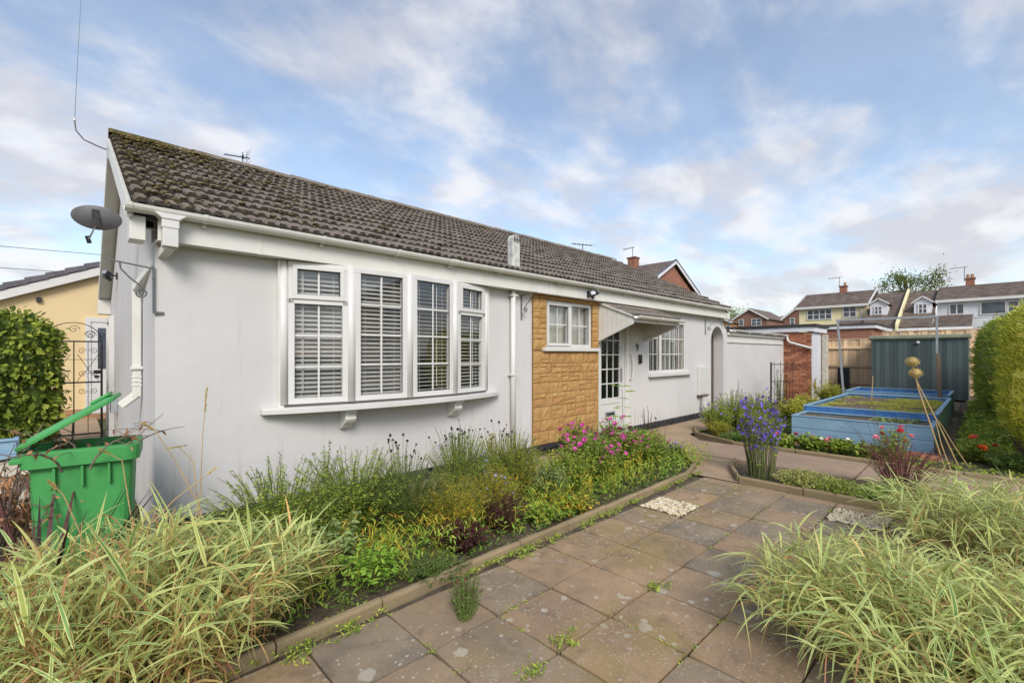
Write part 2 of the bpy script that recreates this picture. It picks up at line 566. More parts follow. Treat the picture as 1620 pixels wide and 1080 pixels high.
M['bin'] = bin_mat()
M['black_plastic'] = simple('black_trough_plastic', (0.015, 0.016, 0.018, 1), None, 3, 0.4)
M['stem'] = simple('green_stem', (0.09, 0.12, 0.03, 1), (0.14, 0.15, 0.05, 1), 20, 0.7)
M['brown_stem'] = simple('brown_stem', (0.12, 0.06, 0.035, 1), (0.08, 0.04, 0.03, 1), 20, 0.8)
M['dry_stem'] = simple('dry_straw', (0.52, 0.36, 0.17, 1), (0.40, 0.27, 0.13, 1), 20, 0.8)
M['twig'] = simple('grey_twig', (0.26, 0.20, 0.16, 1), (0.15, 0.11, 0.09, 1), 30, 0.85)
M['bark'] = simple('bark', (0.08, 0.065, 0.05, 1), (0.05, 0.04, 0.03, 1), 10, 0.9, 0.6, 30)
G_ = lambda *a: a + (1,)
M['varieg'] = leafmat('variegated_blade', [G_(0.10, 0.20, 0.075), G_(0.15, 0.25, 0.09), G_(0.22, 0.30, 0.095), G_(0.27, 0.30, 0.09)], 0.25, 0.5, stripe=(0.70, 0.71, 0.28, 1), gain=1.6)
M['varieg_pale'] = leafmat('pale_blade', [G_(0.30, 0.34, 0.13), G_(0.48, 0.48, 0.20), G_(0.55, 0.44, 0.20), G_(0.58, 0.36, 0.16)], 0.25, 0.55, gain=1.15)
M['green_a'] = leafmat('mid_green_leaf', [G_(0.06, 0.11, 0.018), G_(0.12, 0.19, 0.03), G_(0.19, 0.25, 0.045), G_(0.24, 0.26, 0.05)], gain=2.15)
M['green_b'] = leafmat('dark_green_leaf', [G_(0.035, 0.075, 0.018), G_(0.06, 0.12, 0.025), G_(0.10, 0.16, 0.035), G_(0.14, 0.19, 0.05)])
M['green_bright'] = leafmat('bright_green_leaf', [G_(0.14, 0.30, 0.04), G_(0.20, 0.36, 0.05), G_(0.26, 0.42, 0.07)], gain=1.3)
M['green_grey'] = leafmat('grey_green_leaf', [G_(0.12, 0.18, 0.07), G_(0.17, 0.24, 0.10), G_(0.22, 0.27, 0.12)])
M['yellow_leaf'] = leafmat('yellowing_leaf', [G_(0.20, 0.24, 0.03), G_(0.36, 0.36, 0.04), G_(0.52, 0.42, 0.05), G_(0.50, 0.24, 0.04)], gain=1.3)
M['lime'] = leafmat('lime_leaf', [G_(0.26, 0.30, 0.04), G_(0.42, 0.44, 0.07), G_(0.52, 0.52, 0.12)], gain=1.25)
M['cream_leaf'] = leafmat('cream_variegated_leaf', [G_(0.22, 0.28, 0.06), G_(0.58, 0.56, 0.22), G_(0.74, 0.70, 0.38)], gain=1.15)
M['red_leaf'] = leafmat('dark_red_leaf', [G_(0.08, 0.022, 0.028), G_(0.16, 0.035, 0.045), G_(0.26, 0.06, 0.075)], 0.3)
M['maroon'] = leafmat('maroon_leaf', [G_(0.03, 0.014, 0.016), G_(0.06, 0.022, 0.025), G_(0.085, 0.03, 0.03)], 0.15, gain=1.15)
M['brown_leaf'] = leafmat('dead_brown_leaf', [G_(0.20, 0.10, 0.055), G_(0.32, 0.17, 0.10), G_(0.42, 0.23, 0.14)], 0.2, 0.8, gain=1.15)
M['hedge_y'] = leafmat('yellow_green_conifer', [G_(0.09, 0.12, 0.02), G_(0.20, 0.23, 0.035), G_(0.32, 0.33, 0.06), G_(0.42, 0.38, 0.09)], gain=2.1)
M['hedge_d'] = leafmat('green_conifer', [G_(0.07, 0.11, 0.02), G_(0.15, 0.20, 0.03), G_(0.23, 0.26, 0.045)])
M['ivy'] = leafmat('ivy_leaf', [G_(0.025, 0.045, 0.012), G_(0.05, 0.085, 0.016), G_(0.10, 0.15, 0.025), G_(0.24, 0.28, 0.05)])
M['tree'] = leafmat('tree_leaf', [G_(0.05, 0.085, 0.02), G_(0.09, 0.12, 0.03), G_(0.15, 0.17, 0.05)])
M['f_magenta'] = simple('magenta_petal', (0.62, 0.07, 0.33, 1), (0.48, 0.05, 0.28, 1), 40, 0.6)
M['f_violet'] = simple('violet_petal', (0.15, 0.09, 0.56, 1), (0.26, 0.17, 0.64, 1), 40, 0.6, rnd=0.3)
M['f_blue'] = simple('pale_blue_petal', (0.42, 0.42, 0.78, 1), (0.30, 0.28, 0.66, 1), 40, 0.6)
M['f_pink'] = simple('pink_petal', (0.85, 0.30, 0.38, 1), (0.78, 0.22, 0.30, 1), 40, 0.6)
M['f_red'] = simple('red_petal', (0.70, 0.035, 0.06, 1), (0.60, 0.03, 0.05, 1), 40, 0.6)
M['f_orange'] = simple('orange_petal', (0.85, 0.17, 0.02, 1), (0.75, 0.12, 0.02, 1), 40, 0.6)
M['f_white'] = simple('white_petal', (0.80, 0.78, 0.74, 1), None, 40, 0.6)
M['f_black'] = simple('black_seedhead', (0.03, 0.02, 0.018, 1), None, 40, 0.9)
M['allium'] = simple('straw_seedhead', (0.50, 0.38, 0.17, 1), (0.36, 0.26, 0.11, 1), 60, 0.9)


# ------------------------------------------------------------------ helpers: objects and meshes
def meta(o, label=None, cat=None, group=None, kind=None):
    if label:
        o['label'] = label
    if cat:
        o['category'] = cat
    if group:
        o['group'] = group
    if kind:
        o['kind'] = kind
    return o


def thing(name, label, cat, loc=(0, 0, 0), rz=0.0, group=None, kind=None):
    o = bpy.data.objects.new(name, None)
    o.empty_display_size = 0.1
    C.objects.link(o)
    o.location = loc
    o.rotation_euler = (0, 0, rz)
    return meta(o, label, cat, group, kind)


def link(name, me, parent=None, loc=None, rot=None, kind=None):
    o = bpy.data.objects.new(name, me)
    C.objects.link(o)
    if parent is not None:
        o.parent = parent
    if loc is not None:
        o.location = loc
    if rot is not None:
        o.rotation_euler = rot
    if kind:
        o['kind'] = kind
    return o


class MB:
    def __init__(s):
        s.v = []
        s.f = []

    def add(s, v, f):
        b = len(s.v)
        s.v += [tuple(p) for p in v]
        s.f += [tuple(b + i for i in q) for q in f]
        return s

    def box(s, x0, y0, z0, x1, y1, z1):
        v = [(x0, y0, z0), (x1, y0, z0), (x1, y1, z0), (x0, y1, z0), (x0, y0, z1), (x1, y0, z1), (x1, y1, z1), (x0, y1, z1)]
        return s.add(v, [(0, 3, 2, 1), (4, 5, 6, 7), (0, 1, 5, 4), (1, 2, 6, 5), (2, 3, 7, 6), (3, 0, 4, 7)])

    def bar(s, a, b, w, h, up=(0, 0, 1)):
        a, b = Vector(a), Vector(b)
        d = (b - a).normalized()
        u = Vector(up)
        if abs(d.dot(u)) > 0.98:
            u = Vector((1, 0, 0))
        x = d.cross(u).normalized() * (w / 2)
        z = x.cross(d).normalized() * (h / 2)
        v = []
        for p in (a, b):
            v += [p - x - z, p + x - z, p + x + z, p - x + z]
        return s.add(v, [(0, 1, 2, 3), (7, 6, 5, 4), (0, 4, 5, 1), (1, 5, 6, 2), (2, 6, 7, 3), (3, 7, 4, 0)])

    def tube(s, pts, r, n=6, r2=None, cap=True):
        pts = [Vector(p) for p in pts]
        m = len(pts)
        vs = []
        prev = None
        for i, p in enumerate(pts):
            d = (pts[min(i + 1, m - 1)] - pts[max(i - 1, 0)])
            if d.length < 1e-9:
                d = Vector((0, 0, 1))
            d.normalize()
            if prev is None:
                u = Vector((0, 0, 1)) if abs(d.z) < 0.9 else Vector((1, 0, 0))
                x = d.cross(u).normalized()
            else:
                x = (prev - d * prev.dot(d)).normalized()
            prev = x
            y = d.cross(x)
            rr = r if r2 is None else r + (r2 - r) * i / (m - 1)
            for k in range(n):
                a = 2 * math.pi * k / n
                vs.append(p + (x * math.cos(a) + y * math.sin(a)) * rr)
        fs = []
        for i in range(m - 1):
            for k in range(n):
                k2 = (k + 1) % n
                fs.append((i * n + k, i * n + k2, (i + 1) * n + k2, (i + 1) * n + k))
        if cap:
            fs.append(tuple(range(n - 1, -1, -1)))
            fs.append(tuple((m - 1) * n + k for k in range(n)))
        return s.add(vs, fs)

    def prism(s, poly, axis, a, b):
        """poly: 2D points; axis 'x': (y,z) extruded in x; 'y': (x,z); 'z': (x,y)"""
        n = len(poly)
        f = {'x': lambda p, t: (t, p[0], p[1]), 'y': lambda p, t: (p[0], t, p[1]), 'z': lambda p, t: (p[0], p[1], t)}[axis]
        v = [f(p, a) for p in poly] + [f(p, b) for p in poly]
        fs = [tuple(range(n - 1, -1, -1)), tuple(range(n, 2 * n))]
        for i in range(n):
            j = (i + 1) % n
            fs.append((i, j, n + j, n + i))
        return s.add(v, fs)

    def lathe(s, prof, n=12, c=(0, 0, 0), axis=None):
        """prof: (radius, height) pairs round z at c"""
        vs = []
        for r, z in prof:
            for k in range(n):
                a = 2 * math.pi * k / n
                vs.append(Vector((c[0] + r * math.cos(a), c[1] + r * math.sin(a), c[2] + z)))
        fs = []
        for i in range(len(prof) - 1):
            for k in range(n):
                k2 = (k + 1) % n
                fs.append((i * n + k, i * n + k2, (i + 1) * n + k2, (i + 1) * n + k))
        return s.add(vs, fs)

    def mesh(s, name, mat, smooth=False, fix=True):
        me = bpy.data.meshes.new(name)
        me.from_pydata(s.v, [], s.f)
        if fix:
            import bmesh
            bm = bmesh.new()
            bm.from_mesh(me)
            bmesh.ops.recalc_face_normals(bm, faces=bm.faces)
            bm.to_mesh(me)
            bm.free()
        if mat:
            me.materials.append(mat)
        if smooth:
            me.polygons.foreach_set('use_smooth', [True] * len(me.polygons))
        me.update()
        return me

    def obj(s, name, mat, parent=None, loc=None, rot=None, kind=None, smooth=False, bevel=0.0, label=None):
        o = link(name, s.mesh(name, mat, smooth), parent, loc, rot, kind)
        if bevel:
            b = o.modifiers.new('bevel', 'BEVEL')
            b.width = bevel
            b.segments = 2
            b.limit_method = 'ANGLE'
        if label:
            o['label'] = label
        return o


def quads_mesh(name, V, F, mat, tint=None, smooth=False):
    me = bpy.data.meshes.new(name)
    nv, nf = len(V), len(F)
    me.vertices.add(nv)
    me.vertices.foreach_set('co', np.ascontiguousarray(V, dtype=np.float32).ravel())
    me.loops.add(nf * 4)
    me.loops.foreach_set('vertex_index', np.ascontiguousarray(F, dtype=np.int32).ravel())
    me.polygons.add(nf)
    me.polygons.foreach_set('loop_start', np.arange(0, nf * 4, 4, dtype=np.int32))
    if smooth:
        me.polygons.foreach_set('use_smooth', np.ones(nf, dtype=bool))
    if tint is not None:
        at = me.color_attributes.new('tint', 'FLOAT_COLOR', 'POINT')
        at.data.foreach_set('color', np.ascontiguousarray(tint, dtype=np.float32).ravel())
    me.materials.append(mat)
    me.update(calc_edges=True)
    return me


def unit(a):
    return a / np.maximum(np.linalg.norm(a, axis=1, keepdims=True), 1e-9)


def leaf_arrays(pos, d, L, W, droop=0.3, nseg=3, shape='lance', roll=0.6, r=None):
    """leaf strips: positions, directions, lengths, widths"""
    N = len(pos)
    L = np.broadcast_to(np.asarray(L, float), (N,))
    W = np.broadcast_to(np.asarray(W, float), (N,))
    droop = np.broadcast_to(np.asarray(droop, float), (N,))
    d = unit(d)
    up = np.array([0, 0, 1.0])
    side = np.cross(d, up + rng.normal(0, 0.05, (N, 3)))
    side = unit(side)
    nrm = np.cross(side, d)
    a = rng.normal(0, roll, (N, 1))
    side = side * np.cos(a) + nrm * np.sin(a)
    t = np.linspace(0, 1, nseg + 1)
    if shape == 'lance':
        w = np.sin(np.pi * np.clip(t, 0, 1) ** 0.75) * 0.95 + 0.05
    elif shape == 'blade':
        w = np.minimum(1, t * 5 + 0.45) * (1 - t ** 2.2)
        w = np.maximum(w, 0.02)
    else:
        w = np.sqrt(np.maximum(0.02, 1 - (2 * t - 1) ** 2))
    w[-1] = 0.03
    V = np.zeros((N, nseg + 1, 2, 3))
    tint = np.zeros((N, nseg + 1, 2, 4))
    if r is None:
        r = rng.random(N)
    for i, tt in enumerate(t):
        c = pos + d * (L * tt)[:, None] - up * (droop * L * tt * tt)[:, None]
        half = side * (W * w[i] * 0.5)[:, None]
        V[:, i, 0] = c - half
        V[:, i, 1] = c + half
        tint[:, i, 0] = np.stack([r, np.zeros(N), np.full(N, tt), np.ones(N)], 1)
        tint[:, i, 1] = np.stack([r, np.ones(N), np.full(N, tt), np.ones(N)], 1)
    base = (np.arange(N) * (nseg + 1) * 2)[:, None]
    F = []
    for i in range(nseg):
        q = np.array([2 * i, 2 * i + 1, 2 * i + 3, 2 * i + 2])
        F.append(base + q[None])
    F = np.stack(F, 1).reshape(-1, 4)
    return V.reshape(-1, 3), F, tint.reshape(-1, 4)


def join_arrays(parts):
    V, F, T, b = [], [], [], 0
    for v, f, t in parts:
        V.append(v)
        F.append(f + b)
        T.append(t)
        b += len(v)
    return np.concatenate(V), np.concatenate(F), np.concatenate(T)


def stem_tubes(P, r0, r1):
    """P: (N,k,3) stem paths -> triangular tubes as quads"""
    N, K, _ = P.shape
    dirs = np.gradient(P, axis=1)
    dirs /= np.maximum(np.linalg.norm(dirs, axis=2, keepdims=True), 1e-9)
    x = np.cross(dirs, np.array([0.3, 0.9, 0.2]))
    x /= np.maximum(np.linalg.norm(x, axis=2, keepdims=True), 1e-9)
    y = np.cross(dirs, x)
    rr = np.linspace(r0, r1, K)[None, :, None]
    V = np.stack([P + (x * math.cos(a) + y * math.sin(a)) * rr for a in (0, 2.094, 4.189)], 2)
    base = (np.arange(N) * K * 3)[:, None]
    F = []
    for i in range(K - 1):
        for k in range(3):
            k2 = (k + 1) % 3
            F.append(base + np.array([i * 3 + k, i * 3 + k2, i * 3 + 3 + k2, i * 3 + 3 + k])[None])
    F = np.stack(F, 1).reshape(-1, 4)
    V = V.reshape(-1, 3)
    return V, F, np.ones((len(V), 4)) * 0.5


def stems(n, h, r, base_r=0.06, hv=0.3, K=6, lean=(0, 0), wob=0.02, dome=0.35):
    a = rng.random(n) * 2 * np.pi
    q = np.sqrt(rng.random(n))
    ex, ey = np.cos(a) * q * r, np.sin(a) * q * r
    hh = h * (1 - hv * rng.random(n)) * (1 - dome * q ** 2)
    b = np.stack([np.cos(a) * q * base_r, np.sin(a) * q * base_r, np.zeros(n)], 1)
    e = np.stack([ex + lean[0], ey + lean[1], hh], 1)
    m = b * 0.6 + e * np.array([0.35, 0.35, 0.0]) + np.stack([np.zeros(n), np.zeros(n), hh * 0.62], 1)
    m += rng.normal(0, wob, (n, 3))
    t = np.linspace(0, 1, K)[None, :, None]
    return (1 - t) ** 2 * b[:, None] + 2 * t * (1 - t) * m[:, None] + t * t * e[:, None]


def leaves_on(P, per, ll, lw, t0=0.15, up=0.3, droop=0.3, shape='lance', nseg=3, roll=0.6, spread=1.0, lv=0.5, taper=0.3):
    N, K, _ = P.shape
    t = t0 + (1 - t0) * rng.random((N, per))
    idx = t * (K - 1)
    i0 = np.minimum(idx.astype(int), K - 2)
    f = (idx - i0)[..., None]
    ar = np.arange(N)[:, None]
    pos = P[ar, i0] * (1 - f) + P[ar, i0 + 1] * f
    tan = P[ar, i0 + 1] - P[ar, i0]
    tan /= np.maximum(np.linalg.norm(tan, axis=2, keepdims=True), 1e-9)
    a = rng.random((N, per)) * 2 * np.pi
    rad = np.stack([np.cos(a), np.sin(a), np.zeros_like(a)], 2) * spread
    d = rad + tan * up + rng.normal(0, 0.15, rad.shape)
    L = ll * (1 - lv * rng.random((N, per))) * (1 - taper * t)
    W = lw * L / ll
    return leaf_arrays(pos.reshape(-1, 3), d.reshape(-1, 3), L.ravel(), W.ravel(), droop * (0.5 + rng.random(N * per)), nseg, shape, roll)


def flower_mesh(name, r, mat, n=6, cup=0.25, layers=1):
    """small open flower: n petals, each a two-quad strip"""
    mb = MB()
    for ly in range(layers):
        for k in range(n):
            a = 2 * math.pi * (k + 0.5 * ly) / n + random.uniform(-.1, .1)
            ca, sa = math.cos(a), math.sin(a)
            w = r * math.pi / n * 1.0
            rr = r * (1 - 0.3 * ly)
            z1, z2 = cup * r * (0.6 + ly), cup * r * (0.3 + 1.4 * ly)
            v = [(0, 0, 0.1 * r * ly), (ca * rr * .6 - sa * w, sa * rr * .6 + ca * w, z1), (ca * rr, sa * rr, z2), (ca * rr * .6 + sa * w, sa * rr * .6 - ca * w, z1)]
            mb.add(v, [(0, 1, 2, 3)])
    return mb.mesh(name, mat, fix=False)


def ball_mesh(name, r, mat, sub=1, squash=1.0, jit=0.12):
    import bmesh
    bm = bmesh.new()
    bmesh.ops.create_icosphere(bm, subdivisions=sub, radius=r)
    for v in bm.verts:
        v.co *= 1 + random.uniform(-jit, jit)
        v.co.z *= squash
    me = bpy.data.meshes.new(name)
    bm.to_mesh(me)
    bm.free()
    me.materials.append(mat)
    me.polygons.foreach_set('use_smooth', [True] * len(me.polygons))
    return me


# ================================================================== THE GROUND
def flat(name, pts, z, mat, parent=None, kind=None):
    mb = MB()
    mb.add([(x, y, z) for x, y in pts], [tuple(range(len(pts)))])
    o = mb.obj(name, mat, parent, kind=kind)
    return o


def bumpy(name, x0, y0, x1, y1, z, mat, n=0.08, amp=0.03, inside=None, kind='structure'):
    """uneven sheet of soil"""
    nx, ny = max(2, int((x1 - x0) / n)), max(2, int((y1 - y0) / n))
    X, Y = np.meshgrid(np.linspace(x0, x1, nx + 1), np.linspace(y0, y1, ny + 1), indexing='ij')
    Z = np.zeros_like(X)
    for i in range(nx + 1):
        for j in range(ny + 1):
            Z[i, j] = mnoise.fractal(Vector((X[i, j] * 3, Y[i, j] * 3, z)), 0.8, 2.0, 4) * amp
    V = np.stack([X, Y, Z + z], 2).reshape(-1, 3)
    a = (np.arange(nx)[:, None] * (ny + 1) + np.arange(ny)[None]).ravel()
    F = np.stack([a, a + ny + 1, a + ny + 2, a + 1], 1)
    if inside:
        c = V[F].mean(1)
        F = F[np.array([inside(p[0], p[1]) for p in c])]
    me = quads_mesh(name, V, F, mat, smooth=True)
    return link(name, me, kind=kind)


ground = flat('ground', [(-300, -300), (600, -300), (600, 600), (-300, 600)], -0.06, M['lawn'], kind='structure')
soil = bumpy('garden_soil', -4, -7.5, 22, 0.2, -0.012, M['soil'], 0.16, 0.02)
flat('rear_yard', [(-6, 0.1), (-0.1, 0.1), (-0.1, 10), (-6, 10)], 0.004, M['path'], kind='structure')

# concrete path along the front wall (a narrow strip reaching the arch) and the cross path
flat('house_path', [(1.2, -0.62), (4.6, -0.80), (6.35, -1.0), (7.35, -1.15), (7.75, -0.8), (12.0, -0.8), (12.0, 0.02), (1.2, 0.02)], 0.022, M['path'], kind='structure')
cross = meta(MB().box(6.20, -2.35, -0.03, 7.24, -1.08, 0.030).obj('cross_path', M['pink_path']), kind='structure')
for k, y in enumerate((-3.51, -4.68, -5.85)):
    MB().box(6.20, y, -0.03, 7.24, y + 1.15, 0.030).obj('path_slab', M['pink_path'], cross, bevel=0.006)
flat('earth_path', [(5.075, -2.66), (5.64, -2.33), (6.19, -2.21), (6.19, -1.38), (5.97, -1.62), (5.42, -1.98), (5.075, -2.06)], 0.014, M['path'], kind='structure')
flat('side_path', [(7.9, -4.30), (19.4, -4.05), (19.4, -3.55), (9.0, -4.02)], 0.012, M['soil_dry'], kind='structure')

# paving slabs
paving = meta(MB().box(-1.3, -4.95, -0.05, 5.05, -2.20, -0.008).obj('paving', M['soil']), kind='structure')
GX, GY, SZ = 1.73, -2.68, 0.45
GRAVEL = [(4, -1), (6, 2)]
slab_variants = []
for k in range(6):
    mb = MB()
    h = SZ / 2 - 0.006
    n = 4
    vs, fs = [], []
    for i in range(n + 1):
        for j in range(n + 1):
            x, y = -h + 2 * h * i / n, -h + 2 * h * j / n
            if 0 < i < n and 0 < j < n:
                z = random.uniform(-0.0015, 0.0015)
            else:
                z = -0.002
                if i in (0, n) and j in (0, n):
                    x *= 0.985
                    y *= 0.985
                    z = -0.004
                x += random.uniform(-0.002, 0.002) if i in (0, n) else 0
                y += random.uniform(-0.002, 0.002) if j in (0, n) else 0
            vs.append((x, y, z))
    for i in range(n):
        for j in range(n):
            a = i * (n + 1) + j
            fs.append((a, a + n + 1, a + n + 2, a + 1))
    ring = [i * (n + 1) for i in range(n + 1)] + [n * (n + 1) + j for j in range(1, n + 1)] + [i * (n + 1) + n for i in range(n - 1, -1, -1)] + [j for j in range(n - 1, 0, -1)]
    b = len(vs)
    for r_ in ring:
        vs.append((vs[r_][0] * 1.004, vs[r_][1] * 1.004, -0.04))
    L_ = len(ring)
    for k2 in range(L_):
        fs.append((ring[k2], ring[(k2 + 1) % L_], b + (k2 + 1) % L_, b + k2))
    mb.add(vs, fs)
    slab_variants.append(mb.mesh('paving_slab', M['slab']))
for i in range(-7, 8):
    for j in range(-1, 5):
        if (i, j) in GRAVEL:
            continue
        x, y = GX + SZ * (i + 0.5), GY - SZ * (j + 0.5) + SZ * 0
        if x < -1.2:
            continue
        if i == 7:                                   # narrow cut slab against the island edging
            if y < -4.2:
                continue
            o = link('paving_slab', random.choice(slab_variants), paving, (4.974, y, 0.012 + random.uniform(-.002, .002)))
            o.scale = (0.40, 1, 1)
            continue
        o = link('paving_slab', random.choice(slab_variants), paving, (x, y, 0.012 + random.uniform(-0.003, 0.003)),
                 (random.uniform(-.004, .004), random.uniform(-.004, .004), random.choice((0, math.pi / 2, math.pi, -math.pi / 2)) + random.uniform(-0.006, 0.006)))


def pebbles(name, x0, y0, x1, y1, z, n, r, mat, label, cat='gravel', kind='stuff', flatn=0.6):
    base = ball_mesh('pebble', 1.0, mat, 1, 1, 0.2)
    bv = np.array([v.co for v in base.vertices])
    bf = np.array([list(p.vertices) for p in base.polygons])
    bpy.data.meshes.remove(base)
    vs, fs = [], []
    for k in range(n):
        s = r * random.uniform(0.55, 1.35)
        m = Matrix.Rotation(random.uniform(0, 6.28), 3, 'Z') @ Matrix.Rotation(random.uniform(-.5, .5), 3, 'X')
        q = (bv * np.array([s * random.uniform(1, 1.7), s, s * flatn])) @ np.array(m).T
        q += np.array([random.uniform(x0, x1), random.uniform(y0, y1), z + random.uniform(-.3, .8) * r])
        vs.append(q)
        fs.append(bf + k * len(bv))
    me = bpy.data.meshes.new(name)
    me.from_pydata(np.concatenate(vs).tolist(), [], np.concatenate(fs).tolist())
    me.materials.append(mat)
    o = link(name, me, kind=kind)
    return meta(o, label, cat)


def gravel_mat():
    m = Mat('mixed_gravel')
    g = m.geo.outputs['Random Per Island']
    r = m.n('ShaderNodeValToRGB')
    e = r.color_ramp.elements
    e[0].color = (0.70, 0.62, 0.43, 1)
    e[1].color = (0.30, 0.22, 0.13, 1)
    e.new(0.4).color = (0.62, 0.49, 0.28, 1)
    e.new(0.7).color = (0.72, 0.68, 0.55, 1)
    m.l(g, r.inputs[0])
    return m.done(r.outputs[0], 0.8)


M['gravel_mix'] = gravel_mat()
for k, (i, j) in enumerate(GRAVEL):
    x, y = GX + SZ * i, GY - SZ * (j + 1)
    flat('gravel_bed', [(x + .01, y + .01), (x + SZ - .01, y + .01), (x + SZ - .01, y + SZ - .01), (x + .01, y + SZ - .01)], -0.002, M['soil_dry'], kind='structure')
    pebbles('gravel', x + .02, y + .02, x + SZ - .02, y + SZ - .02, 0.008, 900, 0.0105, M['gravel_mix'],
            ['cream gravel filling the square gap in the slabs beside the long flower bed', 'cream gravel filling the square gap in the slabs beside the right hand grass'][k])


def kerb_run(name, pts, h=0.075, w=0.05, piece=0.60):
    """edging stones along a polyline; each piece is an object of its own"""
    parent = meta(MB().tube([(p[0], p[1], -0.03) for p in pts], 0.02, 4).obj(name, M['kerb']), kind='structure')
    for a, b in zip(pts[:-1], pts[1:]):
        L = math.dist(a, b)
        n = max(1, round(L / piece))
        for k in range(n):
            p = Vector((a[0] + (b[0] - a[0]) * k / n, a[1] + (b[1] - a[1]) * k / n, 0))
            q = Vector((a[0] + (b[0] - a[0]) * (k + 1) / n, a[1] + (b[1] - a[1]) * (k + 1) / n, 0))
            d = (q - p).normalized()
            l = (q - p).length - 0.008
            mb = MB()
            prof = [(-w / 2, -0.05), (w / 2, -0.05), (w / 2, h - 0.018), (w / 4, h - 0.003), (-w / 4, h - 0.003), (-w / 2, h - 0.018)]
            ns = 4
            vs, fs = [], []
            for i in range(ns + 1):
                for (yy, zz) in prof:
                    vs.append((-l / 2 + l * i / ns, yy + random.uniform(-.0025, .0025), zz + (random.uniform(-.003, .003) if zz > 0 else 0)))
            m_ = len(prof)
            for i in range(ns):
                for k2 in range(m_):
                    fs.append((i * m_ + k2, i * m_ + (k2 + 1) % m_, (i + 1) * m_ + (k2 + 1) % m_, (i + 1) * m_ + k2))
            fs.append(tuple(range(m_)))
            fs.append(tuple(ns * m_ + k2 for k2 in range(m_)))
            mb.add(vs, fs)
            c = (p + q) / 2
            mb.obj('edging_stone', M['kerb'], parent, (c.x, c.y + 0, random.uniform(-.004, .004)), (random.uniform(-.03, .03), random.uniform(-.008, .008), math.atan2(d.y, d.x) + random.uniform(-.006, .006)), bevel=0.004)


kerb_run('long_bed_edging', [(-0.9, -2.16), (4.9, -2.08), (5.45, -1.93), (6.02, -1.55), (6.30, -1.22)], 0.07)
kerb_run('island_bed_edging', [(6.10, -2.22), (5.62, -2.34), (5.11, -2.62), (5.11, -5.2)], 0.085)
kerb_run('far_bed_edging', [(8.35, -0.62), (7.74, -0.93), (7.29, -1.75), (7.29, -6.2)], 0.085, 0.05, 0.9)
brick_edge = meta(MB().box(8.30, -4.2, -0.03, 8.62, -2.0, 0.0).obj('brick_path', M['mortar']), kind='structure')
_bm = MB().box(-.107, -.05, -.03, .107, .05, .03).mesh('brick', M['brick'])
for i in range(2):
    for k in range(20):
        link('brick', _bm, brick_edge, (8.39 + 0.11 * 1.35 * i, -4.1 + k * .108, 0.005), (0, 0, random.uniform(-.03, .03)))


# ================================================================== THE BUNGALOW
bung = thing('bungalow', 'white painted bungalow with mossy brown tiled roof, bow window and ochre stone panel', 'bungalow')
EAVE_Y, EAVE_Z, RIDGE_Y, RIDGE_Z = -0.20, 2.62, 3.2, 4.32
LEN = 11.15


def wall_holes(mb, x0, x1, z0, z1, holes, y0, y1):
    xs = sorted({x0, x1} | {h[0] for h in holes} | {h[1] for h in holes})
    zs = sorted({z0, z1} | {h[2] for h in holes} | {h[3] for h in holes})
    for i in range(len(xs) - 1):
        run = None
        for k in range(len(zs) - 1):
            cx, cz = (xs[i] + xs[i + 1]) / 2, (zs[k] + zs[k + 1]) / 2
            hit = any(h[0] < cx < h[1] and h[2] < cz < h[3] for h in holes)
            if not hit:
                run = [zs[k], zs[k + 1]] if run is None else [run[0], zs[k + 1]]
            if (hit or k == len(zs) - 2) and run:
                mb.box(xs[i], y0, run[0], xs[i + 1], y1, run[1])
                run = None


mb = MB()
wall_holes(mb, 0.0, 10.62, -0.05, 2.42, [(0.96, 3.44, 1.02, 2.40), (4.66, 5.80, 1.60, 2.32), (6.02, 6.84, -0.05, 2.13), (7.68, 9.28, 1.12, 2.20)], 0.0, 0.25)
mb.obj('front_wall', M['wall'], bung)
# piece with the arched opening, its top falling in a curve to the low wall
mb = MB()
arch = [(10.62 + 0.38 - 0.38 * math.cos(math.pi * k / 14), 1.80 + 0.38 * math.sin(math.pi * k / 14)) for k in range(15)]


def arch_top(x):
    if x < 11.12:
        return 2.42
    t = min(1, (x - 11.12) / 0.46)
    return 2.42 - 0.30 * (t * t * (3 - 2 * t)) if True else 0


for k in range(14):
    (xa, za), (xb, zb) = arch[k], arch[k + 1]
    poly = [(xa, za), (xb, zb), (xb, arch_top(xb)), (xa, arch_top(xa))]
    mb.prism(poly, 'y', 0.0, 0.25)
for xa, xb in ((11.38, 11.46), (11.46, 11.53), (11.53, 11.58)):
    mb.prism([(xa, -0.05), (xb, -0.05), (xb, arch_top(xb)), (xa, arch_top(xa))], 'y', 0.0, 0.25)
mb.obj('arched_wall', M['wall'], bung)
mb = MB()
wall_holes(mb, 11.58, 16.3, -0.05, 2.02, [], 0.0, 0.25)
mb.obj('side_wall', M['wall'], bung)
# gable wall
mb = MB()
mb.prism([(0.25, -0.05), (6.4, -0.05), (6.4, 2.42), (3.2, 4.06), (0.25, 2.55)], 'x', 0.0, 0.25)
mb.obj('gable_wall', M['wall'], bung)
mb = MB()
mb.box(0.0, 6.4, -0.05, 11.1, 6.65, 2.42)
mb.prism([(0.25, -0.05), (6.4, -0.05), (6.4, 2.42), (3.2, 4.06), (0.25, 2.55)], 'x', 10.85, 11.1)
mb.obj('rear_walls', M['wall'], bung)
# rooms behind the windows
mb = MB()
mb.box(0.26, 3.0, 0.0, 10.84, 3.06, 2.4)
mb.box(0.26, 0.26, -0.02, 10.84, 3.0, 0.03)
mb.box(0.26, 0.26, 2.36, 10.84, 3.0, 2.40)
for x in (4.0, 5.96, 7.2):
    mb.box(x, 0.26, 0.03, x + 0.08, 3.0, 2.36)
mb.obj('interior', M['interior'], bung)

